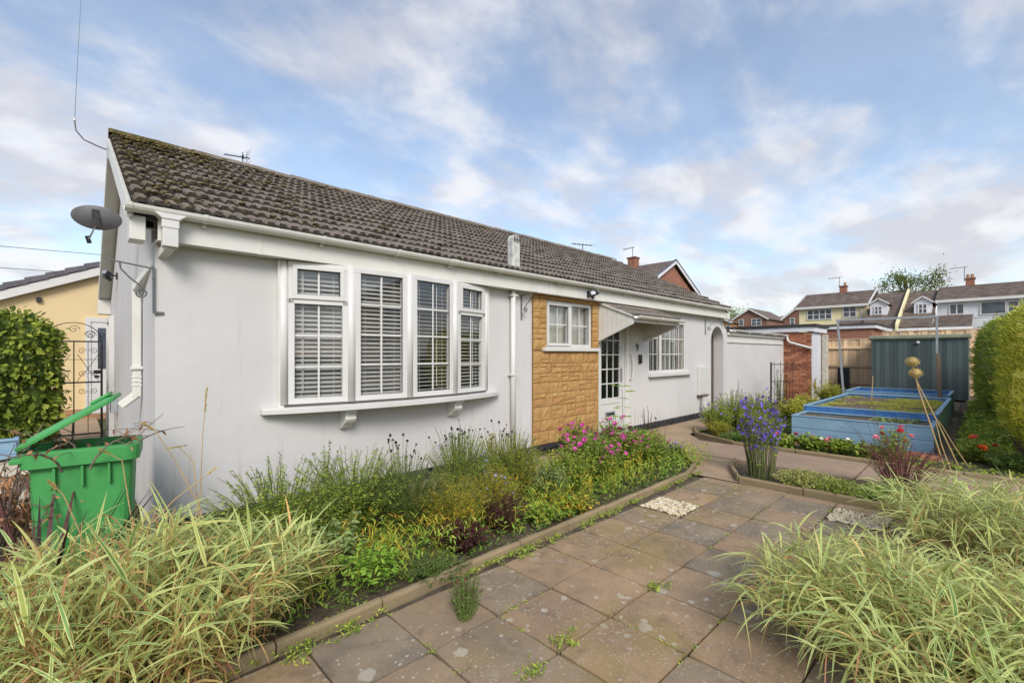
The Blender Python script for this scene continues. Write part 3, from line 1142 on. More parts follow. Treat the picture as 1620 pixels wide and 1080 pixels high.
# black brick plinth
pl = MB().box(0.005, -0.012, -0.04, 10.6, -0.002, 0.148).obj('plinth', M['black_paint'], bung)
_pb = MB().box(-.108, -.012, -.033, .108, .008, .033)
_pbm = _pb.mesh('brick', M['black_paint'])
for r_ in range(2):
    for k in range(48):
        x = 0.12 + k * 0.2255 - (0.11 if r_ else 0)
        if x > 10.5 or (5.95 < x < 6.95) or x < 0.1:
            continue
        link('brick', _pbm, pl, (x, -0.019 + random.uniform(-.002, .002), 0.036 + r_ * 0.076), (random.uniform(-.02, .02), 0, random.uniform(-.01, .01)))

# ------------------------------------------------ roof
roof = MB()
sl = math.atan2(RIDGE_Z - EAVE_Z, RIDGE_Y - EAVE_Y)
cs, sn = math.cos(sl), math.sin(sl)
X0, X1 = -0.155, 11.30
roof.prism([(EAVE_Y + .06, EAVE_Z - 0.055), (RIDGE_Y, RIDGE_Z - 0.08), (RIDGE_Y, RIDGE_Z - 0.12), (EAVE_Y + .06, EAVE_Z - 0.095)], 'x', X0 + .02, X1 - .02)
roof.prism([(6.62, EAVE_Z - 0.02), (RIDGE_Y, RIDGE_Z - 0.02), (RIDGE_Y, RIDGE_Z - 0.12), (6.62, EAVE_Z - 0.12)], 'x', X0, X1)
roof_o = roof.obj('roof', M['dark_felt'], bung)


def tile_mesh(k):
    """interlocking roll tile: 0.2 m cover, one roll, thick front edge"""
    w, L, th = 0.20, 0.36, 0.040
    prof = [(0.0, 0.0), (0.020, 0.0), (0.034, 0.026), (0.080, 0.028), (0.096, 0.0), (0.120, 0.0), (0.134, 0.026), (0.180, 0.028), (0.195, 0.0), (0.207, 0.0)]
    if k % 3:
        prof = [(x, z + random.uniform(-.0015, .0015)) for x, z in prof]
    vs, fs = [], []
    n = len(prof)
    for (x, z) in prof:
        vs.append((x, 0, z - th))
    for (x, z) in prof:
        vs.append((x, 0.0, z - 0.004))
    for (x, z) in prof:
        vs.append((x, 0.006, z))
    for (x, z) in prof:
        vs.append((x, L, z - 0.004))
    for a in range(3):
        for i in range(n - 1):
            fs.append((a * n + i, a * n + i + 1, (a + 1) * n + i + 1, (a + 1) * n + i))
    mb = MB().add(vs, fs)
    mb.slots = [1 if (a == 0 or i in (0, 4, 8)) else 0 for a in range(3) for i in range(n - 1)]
    return mb


M['tile_dirt_shade'] = simple('tile_edge_grime_and_shade', (0.030, 0.026, 0.022, 1), (0.075, 0.062, 0.045, 1), 25, 0.95, 0.6, 90)  # grime and algae plus painted-in shade, darkening tile front edges and pans
tile_builders = [tile_mesh(k) for k in range(5)]
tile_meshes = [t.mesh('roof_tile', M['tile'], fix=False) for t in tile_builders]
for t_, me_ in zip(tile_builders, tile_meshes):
    me_.materials.append(M['tile_dirt_shade'])
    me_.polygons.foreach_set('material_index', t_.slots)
GAUGE = 0.3155
NC, NX = 12, 58
cam_p = Vector(cam.location)
cells = []
for i in range(NX):
    for j in range(NC):
        u, v = X0 + i * 0.1985, j * GAUGE
        p = Vector((u, EAVE_Y + v * cs, EAVE_Z + v * sn))
        cells.append(((p - cam_p).length, i, j, p))
cells.sort(key=lambda c: c[0])
rest_v, rest_f, rest_s, rb = [], [], [], 0
for n_, (d_, i, j, p) in enumerate(cells):
    k = random.randrange(5)
    rot = (sl - 0.115 + random.uniform(-.012, .012), random.uniform(-.014, .014), random.uniform(-.008, .008))
    loc = (p.x, p.y + random.uniform(-.004, .004), p.z + 0.034 + random.uniform(-.005, .008))
    if n_ < 299:
        link('roof_tile', tile_meshes[k], roof_o, loc, rot)
    else:
        m = Matrix.Translation(loc) @ (Matrix.Rotation(rot[2], 4, 'Z') @ Matrix.Rotation(rot[1], 4, 'Y') @ Matrix.Rotation(rot[0], 4, 'X'))
        tb = tile_builders[k]
        rest_v += [tuple(m @ Vector(q)) for q in tb.v]
        rest_f += [tuple(rb + a for a in f) for f in tb.f]
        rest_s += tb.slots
        rb += len(tb.v)
mb = MB()
mb.v, mb.f = rest_v, rest_f
me_ = mb.mesh('roof_tiles_beyond', M['tile'], fix=False)
me_.materials.append(M['tile_dirt_shade'])
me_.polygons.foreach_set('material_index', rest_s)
link('roof_tiles_beyond', me_, roof_o, kind='stuff')
rt = MB()
rprof = [(0.125 * math.cos(a), 0.085 * math.sin(a)) for a in np.linspace(0, math.pi, 8)]
for k in range(1):
    vs, fs = [], []
    for xx in (0, 0.01, 0.44):
        for (yy, zz) in rprof:
            s_ = 0.97 if xx == 0 else (1.0 if xx < 0.1 else 0.94)
            vs.append((xx, yy * s_, zz * s_))
    for a in range(2):
        for i in range(7):
            fs.append((a * 8 + i, a * 8 + i + 1, a * 8 + 9 + i, a * 8 + 8 + i))
    fs.append(tuple(range(8)))
    rt.add(vs, fs)
ridge_me = rt.mesh('ridge_tile', M['tile'], fix=False)
for k in range(26):
    link('ridge_tile', ridge_me, roof_o, (X0 + k * 0.44, RIDGE_Y, RIDGE_Z - 0.005 + random.uniform(-.004, .004)), (0, random.uniform(-.012, .012), random.uniform(-.01, .01)))

# moss cushions lying on the tiles near the verge, in the courses
mossN = 1500
mx = X0 + 0.05 + np.abs(rng.normal(0, 1.1, mossN))
mv = rng.random(mossN) ** 0.8 * 3.75
top = rng.random(mossN) < 0.35
mx = np.where(top, X0 + rng.random(mossN) * 8.0 ** rng.random(mossN), mx)
mv = np.where(top, 3.78 - np.abs(rng.normal(0, 0.16, mossN)), mv)
mv = np.clip(mv, 0.02, 3.74)
base = ball_mesh('m', 1.0, M['tile'], 1, 0.6, 0.25)
bv = np.array([v.co for v in base.vertices])
bf = np.array([list(p.vertices) for p in base.polygons])
vs, fs = [], []
for k in range(mossN):
    if mnoise.noise(Vector((mx[k] * 2.2, mv[k] * 2.2, 3))) < -0.05:
        continue
    s_ = random.uniform(0.006, 0.020)
    vv = round(mv[k] / GAUGE) * GAUGE + random.uniform(-.05, .02) if random.random() < .6 else mv[k]
    c = np.array([mx[k], EAVE_Y + vv * cs, EAVE_Z + vv * sn + 0.058])
    fs.append(bf + len(vs) * len(bv))
    vs.append(bv * np.array([s_ * 1.6, s_ * 1.2, s_]) + c)
M['moss'] = simple('moss_cushion', (0.07, 0.06, 0.022, 1), (0.22, 0.17, 0.06, 1), 12, 0.95, 1.0, 120, 0.01)
me = bpy.data.meshes.new('moss')
me.from_pydata(np.concatenate(vs).tolist(), [], np.concatenate(fs).tolist())
me.materials.append(M['moss'])
meta(link('moss', me), 'brown green moss cushions scattered over the near end of the bungalow roof', 'moss', kind='stuff')

# barge boards, box ends, soffits at the gable
rise = lambda y: EAVE_Z - 0.05 + (y - EAVE_Y) * math.tan(sl) if y <= RIDGE_Y else EAVE_Z - 0.05 + (2 * RIDGE_Y - EAVE_Y - y) * math.tan(sl)
mb = MB().prism([(-.13, rise(-.13)), (3.2, rise(3.2)), (3.2, rise(3.2) - .20), (-.13, rise(-.13) - .20)], 'x', -0.165, -0.140)
mb.obj('bargeboard', M['pvc_old'], bung, bevel=0.003)
mb = MB().prism([(3.2, rise(3.2)), (6.6, rise(6.6)), (6.6, rise(6.6) - .20), (3.2, rise(3.2) - .20)], 'x', -0.165, -0.140)
mb.obj('bargeboard', M['pvc_old'], bung)
mb = MB()
mb.prism([(3.2, rise(3.2) - .165), (6.6, rise(6.6) - .165), (6.6, rise(6.6) - .18), (3.2, rise(3.2) - .18)], 'x', -0.139, 0.0)
mb.prism([(0.0, rise(0.0) - .165), (3.2, rise(3.2) - .165), (3.2, rise(3.2) - .18), (0.0, rise(0) - .18)], 'x', -0.139, 0.0)
mb.obj('gable_soffit', M['pvc_old'], bung)
MB().box(-0.168, -0.151, 2.37, -0.072, 0.04, 2.552).obj('box_end', M['pvc_old'], bung, bevel=0.004)
MB().box(-0.17, 6.38, 2.22, 0.0, 6.66, 2.48).obj('box_end', M['pvc_old'], bung, bevel=0.004)
# fascia in lengths with jointing strips, soffit, gutter
for xa, xb in ((0.0, 0.72), (0.72, 4.6), (4.6, 8.1), (8.1, 11.12)):
    MB().box(xa + .002, -0.150, 2.385, xb - .002, -0.130, 2.60).obj('fascia_board', M['pvc_old'], bung, bevel=0.002)
for x in (0.72, 4.6, 8.1):
    MB().box(x - .015, -0.156, 2.383, x + .015, -0.1505, 2.598).obj('joint_strip', M['pvc_old'], bung)
MB().box(0.0, -0.129, 2.386, 11.12, 0.0, 2.396).obj('soffit', M['pvc_old'], bung)
MB().box(11.12, -0.20, 2.36, 11.26, 0.10, 2.50).obj('box_end', M['pvc_old'], bung, bevel=0.004)


def gutter(parent, x0, x1, y, z, r=0.056, mat=None, name='gutter', drop=0.0):
    vs, fs = [], []
    outer = [(r * math.cos(a), r * math.sin(a)) for a in np.linspace(math.pi, 2 * math.pi, 9)]
    inner = [((r - .005) * math.cos(a), (r - .005) * math.sin(a)) for a in np.linspace(2 * math.pi, math.pi, 9)]
    prof = outer + inner
    n = len(prof)
    for x, dz in ((x0, 0), (x1, -drop)):
        for (yy, zz) in prof:
            vs.append((x, y + yy, z + zz + dz))
    for i in range(n):
        j = (i + 1) % n
        fs.append((i, j, n + j, n + i))
    for q in (0, n):
        for i in range(8):
            fs.append((q + i, q + i + 1, q + n - 2 - i, q + n - 1 - i))
    return MB().add(vs, fs).obj(name, mat or M['pvc_old'], parent, smooth=False)


GY_ = -0.212
gutter(bung, -0.20, 11.42, GY_, 2.615)


def clip(parent, x, y, z, r, w=0.028, mat=None, name='gutter_bracket'):
    vs, fs = [], []
    pr = [((r + .005) * math.cos(a), (r + .005) * math.sin(a)) for a in np.linspace(math.pi * .98, 2 * math.pi * 1.01, 9)]
    for xx in (x - w / 2, x + w / 2):
        for (yy, zz) in pr:
            vs.append((xx, y + yy, z + zz))
        for (yy, zz) in pr:
            vs.append((xx, y + yy * .90, z + zz * .90))
    n = 9
    for i in range(8):
        fs.append((i, i + 1, 2 * n + i + 1, 2 * n + i))
        fs.append((i, i + 1, n + i + 1, n + i))
        fs.append((2 * n + i, 2 * n + i + 1, 3 * n + i + 1, 3 * n + i))
    mb = MB().add(vs, fs)
    mb.box(x - w / 2, y + r * .6, z - r - .03, x + w / 2, -0.151 if y > -.3 else y + r, z - r * .4)
    return mb.obj(name, mat or M['pvc_old'], parent)


for x in (-0.17, 0.30, 1.25, 2.05, 3.55, 4.75, 5.6, 6.55, 7.5, 8.4, 9.4, 10.4):
    clip(bung, x, GY_, 2.615, 0.056)
clip(bung, 2.78, GY_, 2.615, 0.058, 0.10, name='gutter_union')
# outlet box, hopper and the angled downpipe at the corner
ob = MB()
ob.box(0.015, -0.262, 2.47, 0.125, -0.155, 2.575)
ob.prism([(-.03, 2.575), (0.17, 2.575), (0.125, 2.535), (0.015, 2.535)], 'y', -0.27, -0.153)
ob.obj('outlet', M['pvc'], bung, bevel=0.006)
MB().box(0.02, -0.257, 2.33, 0.12, -0.160, 2.472).obj('downpipe_socket', M['pvc'], bung, bevel=0.005)
dp = MB()
dp.bar((0.07, -0.21, 2.345), (-0.045, 0.95, 2.12), 0.066, 0.066)
dp.bar((-0.045, 0.95, 2.16), (-0.045, 0.95, 1.10), 0.066, 0.066, up=(0, 1, 0))
dp.bar((-0.045, 0.95, 1.12), (-0.15, 1.0, 1.02), 0.066, 0.066)
dp.obj('downpipe', M['pvc_old'], bung, bevel=0.006)
MB().box(-0.095, 0.895, 1.36, -0.002, 1.005, 1.385).obj('pipe_clip', M['pvc_old'], bung)
for z in (1.28, 1.24, 1.20):
    MB().box(-0.083, 0.912, z, -0.008, 0.988, z + .012).obj('pipe_collar', M['pvc_old'], bung)
# round downpipe between bow window and stone panel
dp = MB().tube([(3.93, -0.055, 2.39), (3.93, -0.055, 0.16)], 0.037, 16)
dp.obj('downpipe', M['pvc'], bung, smooth=True)
MB().tube([(3.93, -0.055, 0.16), (3.93, -0.055, -0.02)], 0.041, 16).obj('downpipe_foot', M['black_paint'], bung, smooth=True)
for z in (2.30, 1.20):
    MB().box(3.875, -0.096, z, 3.985, -0.001, z + .028).obj('pipe_clip', M['pvc'], bung, bevel=0.003)


# ------------------------------------------------ windows
def window(name, loc, yaw, w, h, parts, sill=False, mat=None, glass='glass', fw=0.055, cols=2, rows=3):
    """parts: list of (x0, z0, x1, z1, cols, rows, sash?) lights inside a w x h frame"""
    mat = mat or M['pvc']
    fr = MB()
    d0, d1 = -0.03, 0.04
    fr.box(0, d0, 0, w, d1, fw)
    fr.box(0, d0, h - fw, w, d1, h)
    fr.box(0, d0, fw, fw, d1, h - fw)
    fr.box(w - fw, d0, fw, w, d1, h - fw)
    frame = fr.obj(name, mat, bung, loc, (0, 0, yaw), bevel=0.004)
    for (x0, z0, x1, z1, nc, nr, sash) in parts:
        if sash:
            s_ = MB()
            t = 0.042
            s_.box(x0, d0 - .016, z0, x1, d0 - .001, z0 + t)
            s_.box(x0, d0 - .016, z1 - t, x1, d0 - .001, z1)
            s_.box(x0, d0 - .016, z0 + t, x0 + t, d0 - .001, z1 - t)
            s_.box(x1 - t, d0 - .016, z0 + t, x1, d0 - .001, z1 - t)
            so = s_.obj('sash', mat, frame, bevel=0.003)
            bd = MB()
            for (a, b, c_, e) in ((x0, z0, x1, z0 + t), (x0, z1 - t, x1, z1), (x0, z0 + t, x0 + t, z1 - t), (x1 - t, z0 + t, x1, z1 - t)):
                bd.box(a + .001, d0, b, c_ - .001, 0.03, e)
            bd.obj('sash_core', mat, frame)
            x0, z0, x1, z1 = x0 + t, z0 + t, x1 - t, z1 - t
        gk = MB()
        g = 0.005
        for (a, b, c_, e) in ((x0, z0, x1, z0 + g), (x0, z1 - g, x1, z1), (x0, z0, x0 + g, z1), (x1 - g, z0, x1, z1)):
            gk.box(a, d0 + .012, b, c_, d0 + .02, e)
        gk.obj('gasket', M['dark'], frame)
        MB().box(x0 - .005, 0.004, z0 - .005, x1 + .005, 0.010, z1 + .005).obj('pane', M[glass], frame)
        for k in range(1, nc):
            x = x0 + (x1 - x0) * k / nc
            MB().box(x - .009, -0.004, z0 + .001, x + .009, 0.003, z1 - .001).obj('glazing_bar', mat, frame)
        for k in range(1, nr):
            z = z0 + (z1 - z0) * k / nr
            MB().box(x0 + .001, -0.0055, z - .009, x1 - .001, 0.002, z + .009).obj('glazing_bar', mat, frame)
    return frame


bow = [(0.955, -0.03), (1.555, -0.155), (2.20, -0.195), (2.845, -0.155), (3.445, -0.03)]
BZ, BH = 1.025, 1.355


def facet(i):
    a, b = bow[i], bow[i + 1]
    return a, math.atan2(b[1] - a[1], b[0] - a[0]), math.dist(a, b)


for i in range(4):
    a, yaw, w = facet(i)
    a = (a[0], a[1])
    inset = 0.035
    ww = w - 2 * inset
    o = (a[0] + inset * math.cos(yaw), a[1] + inset * math.sin(yaw), BZ)
    zt = 0.955
    if i in (0, 3):
        window('window', o, yaw, ww, BH, [(0.045, 0.05, ww - .045, zt, 2, 3, False), (0.035, zt + .045, ww - .035, BH - .03, 2, 1, True)])
        MB().box(0.0, -0.03, zt, ww, 0.04, zt + 0.05).obj('transom', M['pvc'], bung, o, (0, 0, yaw), bevel=0.003)
    else:
        window('window', o, yaw, ww, BH, [(0.055, 0.055, ww - .055, BH - .055, 2, 4, False)])
for i, (x, y) in enumerate(bow):
    MB().tube([(x, y + .005, BZ), (x, y + .005, BZ + BH)], 0.048 if 0 < i < 4 else 0.04, 12).obj('mullion_post', M['pvc'], bung, smooth=True)
mb = MB()
mb.prism([(0.90, 0.0)] + [(x, y + .035) for x, y in bow] + [(3.50, 0.0)], 'z', 2.372, 2.384)
mb.obj('bow_head_board', M['pvc_old'], bung)
MB().prism([(0.93, 0.2)] + [(x, y + .05) for x, y in bow] + [(3.47, 0.2)], 'z', 1.001, 1.022).obj('bow_base_board', M['pvc_old'], bung)
MB().box(0.90, -0.045, 1.0, 0.955, 0.0, 2.38).obj('side_trim', M['pvc_old'], bung)
MB().box(3.445, -0.045, 1.0, 3.50, 0.0, 2.38).obj('side_trim', M['pvc_old'], bung)
front = []
for t in np.linspace(0, 1, 15):
    x = 0.76 + t * (3.66 - 0.76)
    front.append((x, -0.07 - 0.235 * (1 - (2 * t - 1) ** 2) ** 0.85))
sill = MB().prism([(0.76, 0.0)] + front + [(3.66, 0.0)], 'z', 0.945, 1.0)
sill.obj('window_sill', M['pvc'], bung, bevel=0.006)
# scroll brackets under the bow sill
for x in (1.55, 2.90):
    prof = [(0.0, 0.943), (-0.20, 0.943), (-0.205, 0.915), (-0.175, 0.90), (-0.165, 0.875), (-0.175, 0.845), (-0.15, 0.81), (-0.11, 0.795), (-0.085, 0.765), (-0.05, 0.74), (0.0, 0.735)]
    MB().prism(prof, 'x', x - .055, x + .055).obj('sill_bracket', M['pvc_old'], bung, bevel=0.006)

# venetian blinds hanging behind the four lights
for i in range(4):
    a, yaw, w = facet(i)
    c0 = (a[0] - math.sin(yaw) * 0.062, a[1] + math.cos(yaw) * 0.062)
    bl = thing('venetian_blind', ['venetian blind hanging in the leftmost light of the bow window', 'venetian blind in the second bow light from the left, where a cream house is reflected',
                                  'wide open venetian blind in the third bow light, dark room showing between slats', 'venetian blind hanging in the narrow rightmost light of the bow window'][i],
               'blind', (c0[0], c0[1], BZ), yaw, 'venetian blinds in the bow window')
    sw = 0.048
    n = 29
    tilt = [0.72, 0.72, 0.22, 0.38][i]
    sm = MB()
    vs, fs = [], []
    for xx in (0.05, w - 0.02):
        for q in range(4):
            t = -1 + 2 * q / 3
            vs.append((xx, t * sw / 2, (1 - t * t) * 0.004))
    for q in range(3):
        fs.append((q, q + 1, 4 + q + 1, 4 + q))
    sme = sm.add(vs, fs).mesh('slat', M['slat'], smooth=True, fix=False)
    for k in range(n):
        link('slat', sme, bl, (0, 0, 0.07 + k * 0.0435), (tilt + random.uniform(-.04, .04), 0, random.uniform(-.003, .003)))
    MB().box(0.06, -0.02, BH - .05, w - 0.06, 0.02, BH - .02).obj('head_rail', M['slat'], bl)
    MB().box(0.07, -0.02, 0.035, w - 0.07, 0.02, 0.05).obj('bottom_rail', M['slat'], bl)
    for xx in (0.16, w - 0.16):
        for yy in (-0.027, 0.027):
            MB().tube([(xx, yy, 0.04), (xx, yy, BH - .04)], 0.0018, 4).obj('cord', M['cord'], bl)
    MB().tube([(w * .5 if i == 1 else (0.17 if i == 0 else w * .62), -0.034, 0.10), (w * .5 if i == 1 else (0.17 if i == 0 else w * .62), -0.034, BH - .05)], 0.004, 6).obj('wand', M['cord'], bl)

# window in the stone panel, its sill
w2 = window('window', (4.66, 0.03, 1.60), 0.0, 1.14, 0.72, [(0.03, 0.03, 0.58, 0.69, 2, 2, True), (0.63, 0.055, 1.085, 0.665, 2, 2, False)], glass='glass')
MB().box(0.585, -0.03, 0.055, 0.63, 0.04, 0.665).obj('mullion', M['pvc'], bung, (4.66, 0.03, 1.60))
MB().box(4.56, -0.085, 1.545, 5.96, 0.02, 1.60).obj('window_sill', M['pvc'], bung, bevel=0.005)
# net curtain and window right of the door
w3 = window('window', (7.68, 0.04, 1.12), 0.0, 1.60, 1.08, [(0.055, 0.055, 0.45, 1.025, 2, 3, False), (0.55, 0.055, 1.545, 1.025, 5, 3, False)])
MB().box(0.45, -0.03, 0.055, 0.55, 0.04, 1.025).obj('mullion', M['pvc'], bung, (7.68, 0.04, 1.12))
MB().box(7.66, -0.09, 1.05, 9.44, 0.03, 1.115).obj('window_sill', M['pvc'], bung, bevel=0.005)
vb = thing('vertical_blind', 'pale vertical blind strips hanging in the window right of the front door', 'blind', (7.7, 0.14, 1.13))
M['strip'] = simple('grey_blind_strip', (0.48, 0.48, 0.44, 1), (0.40, 0.40, 0.37, 1), 3, 0.9)
_st = MB().box(-.042, -.001, 0, .042, .001, 1.02).mesh('blind_strip', M['strip'])
for k in range(18):
    link('blind_strip', _st, vb, (0.06 + k * 0.086, 0, 0.02), (0, 0, 0.22 + random.uniform(-.06, .06)))
nb = thing('net_curtain', 'grey patterned net hanging in the small window of the stone panel', 'curtain', (4.68, 0.12, 1.62))
vs = [(0.55 * 2 * i / 40, 0.012 * math.sin(i * 1.3), z) for z in (0, 0.66) for i in range(41)]
MB().add(vs, [(i, i + 1, 42 + i, 41 + i) for i in range(40)]).obj('net', M['strip'], nb)

# door: glazed upper part, panel, letter box
fr = MB()
fr.box(6.02, 0.02, 0.10, 6.07, 0.09, 2.13)
fr.box(6.79, 0.02, 0.10, 6.84, 0.09, 2.13)
fr.box(6.07, 0.02, 2.08, 6.79, 0.09, 2.13)
fr.box(6.0, -0.06, 0.02, 6.86, 0.09, 0.10)
fr.obj('door_frame', M['pvc'], bung, bevel=0.004)
dr = MB()
dx0, dx1 = 6.075, 6.785
dr.box(dx0, 0.03, 0.105, dx0 + .07, 0.075, 2.075)
dr.box(dx1 - .07, 0.03, 0.105, dx1, 0.075, 2.075)
dr.box(dx0 + .07, 0.03, 2.0, dx1 - .07, 0.075, 2.075)
dr.box(dx0 + .07, 0.03, 0.62, dx1 - .07, 0.075, 0.72)
dr.box(dx0 + .07, 0.03, 0.105, dx1 - .07, 0.075, 0.22)
dr.box(dx0 + .07, 0.042, 0.22, dx1 - .07, 0.066, 0.62)
door = dr.obj('door', M['pvc'], bung, bevel=0.003)
MB().box(dx0 + .065, 0.056, 0.715, dx1 - .065, 0.062, 2.005).obj('pane', M['frost'], door)
for k in (1, 2):
    x = dx0 + .07 + (dx1 - dx0 - .14) * k / 3
    MB().box(x - .009, 0.040, .72, x + .009, 0.055, 2.0).obj('glazing_bar', M['pvc'], door)
for k in range(1, 5):
    z = 0.72 + 1.28 * k / 5
    MB().box(dx0 + .07, 0.038, z - .009, dx1 - .07, 0.054, z + .009).obj('glazing_bar', M['pvc'], door)
lb = MB().box(6.27, 0.022, 0.40, 6.56, 0.041, 0.48).obj('letter_box', M['galv'], door, bevel=0.004)
MB().box(6.30, 0.018, 0.42, 6.53, 0.0215, 0.455).obj('flap', M['dark'], lb)
MB().box(6.73, 0.0, 1.00, 6.765, 0.029, 1.24).obj('handle', M['galv'], door, bevel=0.004)
hd = MB().tube([(6.98, -0.004, 1.02), (7.02, -0.05, 1.06), (7.04, -0.06, 1.2), (7.04, -0.06, 1.34), (7.02, -0.05, 1.48), (6.98, -0.004, 1.52)], 0.012, 8)
meta(hd.obj('grab_rail', M['pvc_old'], smooth=True), 'white curved grab rail fixed to the wall right of the front door', 'grab rail')
MB().box(6.86, -0.03, 0.02, 6.93, -0.001, 2.38).obj('wall_batten', M['pvc_old'], bung)
st = MB().box(5.98, -0.34, 0.0, 6.92, -0.02, 0.075).obj('door_step', M['kerb'], bung, bevel=0.008)

# canopy over the door
cp = MB()
cy = -0.70
cp.prism([(-0.002, 2.385), (-0.002, 1.74), (cy + .02, 2.02), (cy + .02, 2.10)], 'x', 6.0, 6.035)
canopy = cp.obj('door_canopy', M['pvc_old'], bung)
for k in range(7):                                    # tongue-and-groove boards of the side cheek
    y1 = -0.02 - k * 0.092
    y0 = y1 - 0.086
    zt = lambda y: 2.37 + (2.37 - 2.10) * (y / 0.70)
    zb = lambda y: 1.76 - (1.76 - 2.03) * (y / -0.70)
    MB().prism([(y1, zb(y1)), (y1, zt(y1)), (y0, zt(y0)), (y0, zb(y0))], 'x', 5.990, 5.999).obj('cheek_board', M['pvc_old'], canopy)
MB().bar((5.985, -0.005, 1.73), (5.985, cy + .01, 2.01), 0.03, 0.05).obj('cheek_trim', M['pvc'], canopy)
MB().bar((5.985, -0.005, 2.385), (5.985, cy + .01, 2.115), 0.03, 0.035).obj('cheek_trim', M['pvc'], canopy)
cp = MB()
cp.prism([(-0.002, 2.385), (-0.002, 1.78), (cy + .06, 2.02), (cy + .02, 2.10)], 'x', 7.50, 7.53)
cp.obj('side_cheek', M['pvc_old'], canopy)
MB().bar((7.515, -0.005, 1.76), (7.515, cy + .03, 2.01), 0.05, 0.05).obj('cheek_trim', M['pvc'], canopy)
MB().box(5.99, cy, 2.015, 7.54, cy + .02, 2.115).obj('front_fascia', M['pvc'], canopy, bevel=0.003)
MB().prism([(-.002, 2.355), (cy + .02, 2.085), (cy + .02, 2.098), (-.002, 2.37)], 'x', 5.99, 7.54).obj('canopy_deck', M['old_wood'], canopy)
gutter(canopy, 5.97, 7.58, cy - 0.058, 2.115, 0.05, M['pvc_old'])
clip(canopy, 6.02, cy - 0.058, 2.115, 0.05, name='gutter_bracket')
clip(canopy, 6.75, cy - 0.058, 2.115, 0.05, name='gutter_bracket')
clip(canopy, 7.45, cy - 0.058, 2.115, 0.05, name='gutter_bracket')
sl2 = math.atan2(2.37 - 2.10, 0.70)
for j in range(2):
    for i in range(8):
        v = j * 0.31
        link('roof_tile', random.choice(tile_meshes), canopy, (5.97 + i * .1985, cy - .02 + v * math.cos(sl2), 2.135 + v * math.sin(sl2)), (sl2 - .05, random.uniform(-.01, .01), 0))
MB().box(5.985, -0.03, 2.36, 7.545, -0.003, 2.383).obj('lead_flashing', M['lead'], canopy)

# ochre stone cladding
clad = MB().box(4.36, -0.022, 0.15, 4.66, -0.002, 2.383)
clad.box(4.66, -0.022, 0.15, 5.80, -0.002, 1.60)
clad.box(4.66, -0.022, 2.32, 5.80, -0.002, 2.383)
clad.box(5.80, -0.022, 0.15, 5.985, -0.002, 2.383)
clad_o = clad.obj('stone_cladding', M['stone_joint'], bung)
for z0_, z1_ in ((0.15, 0.40),):
    pass


def rock_stone(x0, z0, x1, z1, depth):
    nx, nz = (4, 3) if (x1 - x0) > 0.14 else (3, 3)
    vs, fs = [], []
    for k in range(nz + 1):
        for i in range(nx + 1):
            e = (i in (0, nx)) or (k in (0, nz))
            x = x0 + (x1 - x0) * i / nx + (0 if e and i in (0, nx) else random.uniform(-.008, .008))
            z = z0 + (z1 - z0) * k / nz + (0 if e else random.uniform(-.006, .006))
            y = -0.024 - (0.006 if e else depth * random.uniform(0.45, 1.25))
            vs.append((x, y, z))
    for k in range(nz):
        for i in range(nx):
            a = k * (nx + 1) + i
            fs.append((a, a + 1, a + nx + 2, a + nx + 1))
    mb = MB().add(vs, fs)
    mb.box(x0 + .001, -0.029, z0 + .001, x1 - .001, -0.021, z1 - .001)
    o = mb.obj('stone', M['stone'], clad_o)


zc_ = 0.155
bands = [0.15, 0.15, 0.155, 0.14, 0.155, 0.15, 0.16, 0.145, 0.15]
bz = [0.155]
while bz[-1] < 2.36:
    bz.append(bz[-1] + random.choice((0.135, 0.15, 0.16, 0.20)))
bz[-1] = 2.38
random.seed(21)


def stone_row(xa, xb, z0, z1):
    x = xa
    while x < xb - 0.02:
        w = random.choice((0.10, 0.14, 0.18, 0.22, 0.30)) * random.uniform(0.9, 1.1)
        if xb - (x + w) < 0.08:
            w = xb - x
        if z1 - z0 > 0.13 and random.random() < 0.45:
            zm = z0 + (z1 - z0) * random.choice((0.35, 0.5, 0.62))
            rock_stone(x + .003, z0 + .004, x + w - .003, zm - .003, 0.014)
            if w > 0.2:
                rock_stone(x + .003, zm + .003, x + w / 2 - .003, z1 - .004, 0.012)
                rock_stone(x + w / 2 + .003, zm + .003, x + w - .003, z1 - .004, 0.016)
            else:
                rock_stone(x + .003, zm + .003, x + w - .003, z1 - .004, 0.012)
        else:
            rock_stone(x + .003, z0 + .004, x + w - .003, z1 - .004, 0.017)
        x += w


for z0_, z1_ in zip(bz[:-1], bz[1:]):
    if z1_ <= 1.545:
        stone_row(4.365, 5.98, z0_, z1_)
    elif z0_ < 1.545:
        stone_row(4.365, 5.98, z0_, 1.54)
        stone_row(4.365, 4.55, 1.545, z1_) if z1_ - 1.545 > .04 else None
    elif z1_ <= 2.33:
        stone_row(4.365, 4.655, max(z0_, 1.545), z1_)
        stone_row(5.805, 5.98, max(z0_, 1.605), z1_)
    else:
        stone_row(4.365, 4.655, z0_, 2.38)
        stone_row(5.805, 5.98, z0_, 2.38)
        stone_row(4.66, 5.80, 2.325, 2.38)
random.seed(11)

# wooden gate standing in the arch
ag = thing('wooden_gate', 'weathered grey plank gate standing inside the white arched opening', 'gate', (10.63, 0.27, 0.03))
for k in range(6):
    xa = 0.005 + k * 0.126
    zt = 1.78 + math.sqrt(max(0, 0.375 ** 2 - (xa + .06 - .375) ** 2))
    MB().box(xa, 0, 0, xa + .12, 0.02, zt).obj('plank', M['old_wood'], ag)
MB().box(0, 0.021, 0.3, 0.75, 0.045, 0.39).obj('rail', M['old_wood'], ag)
MB().box(0, 0.021, 1.4, 0.75, 0.045, 1.49).obj('rail', M['old_wood'], ag)

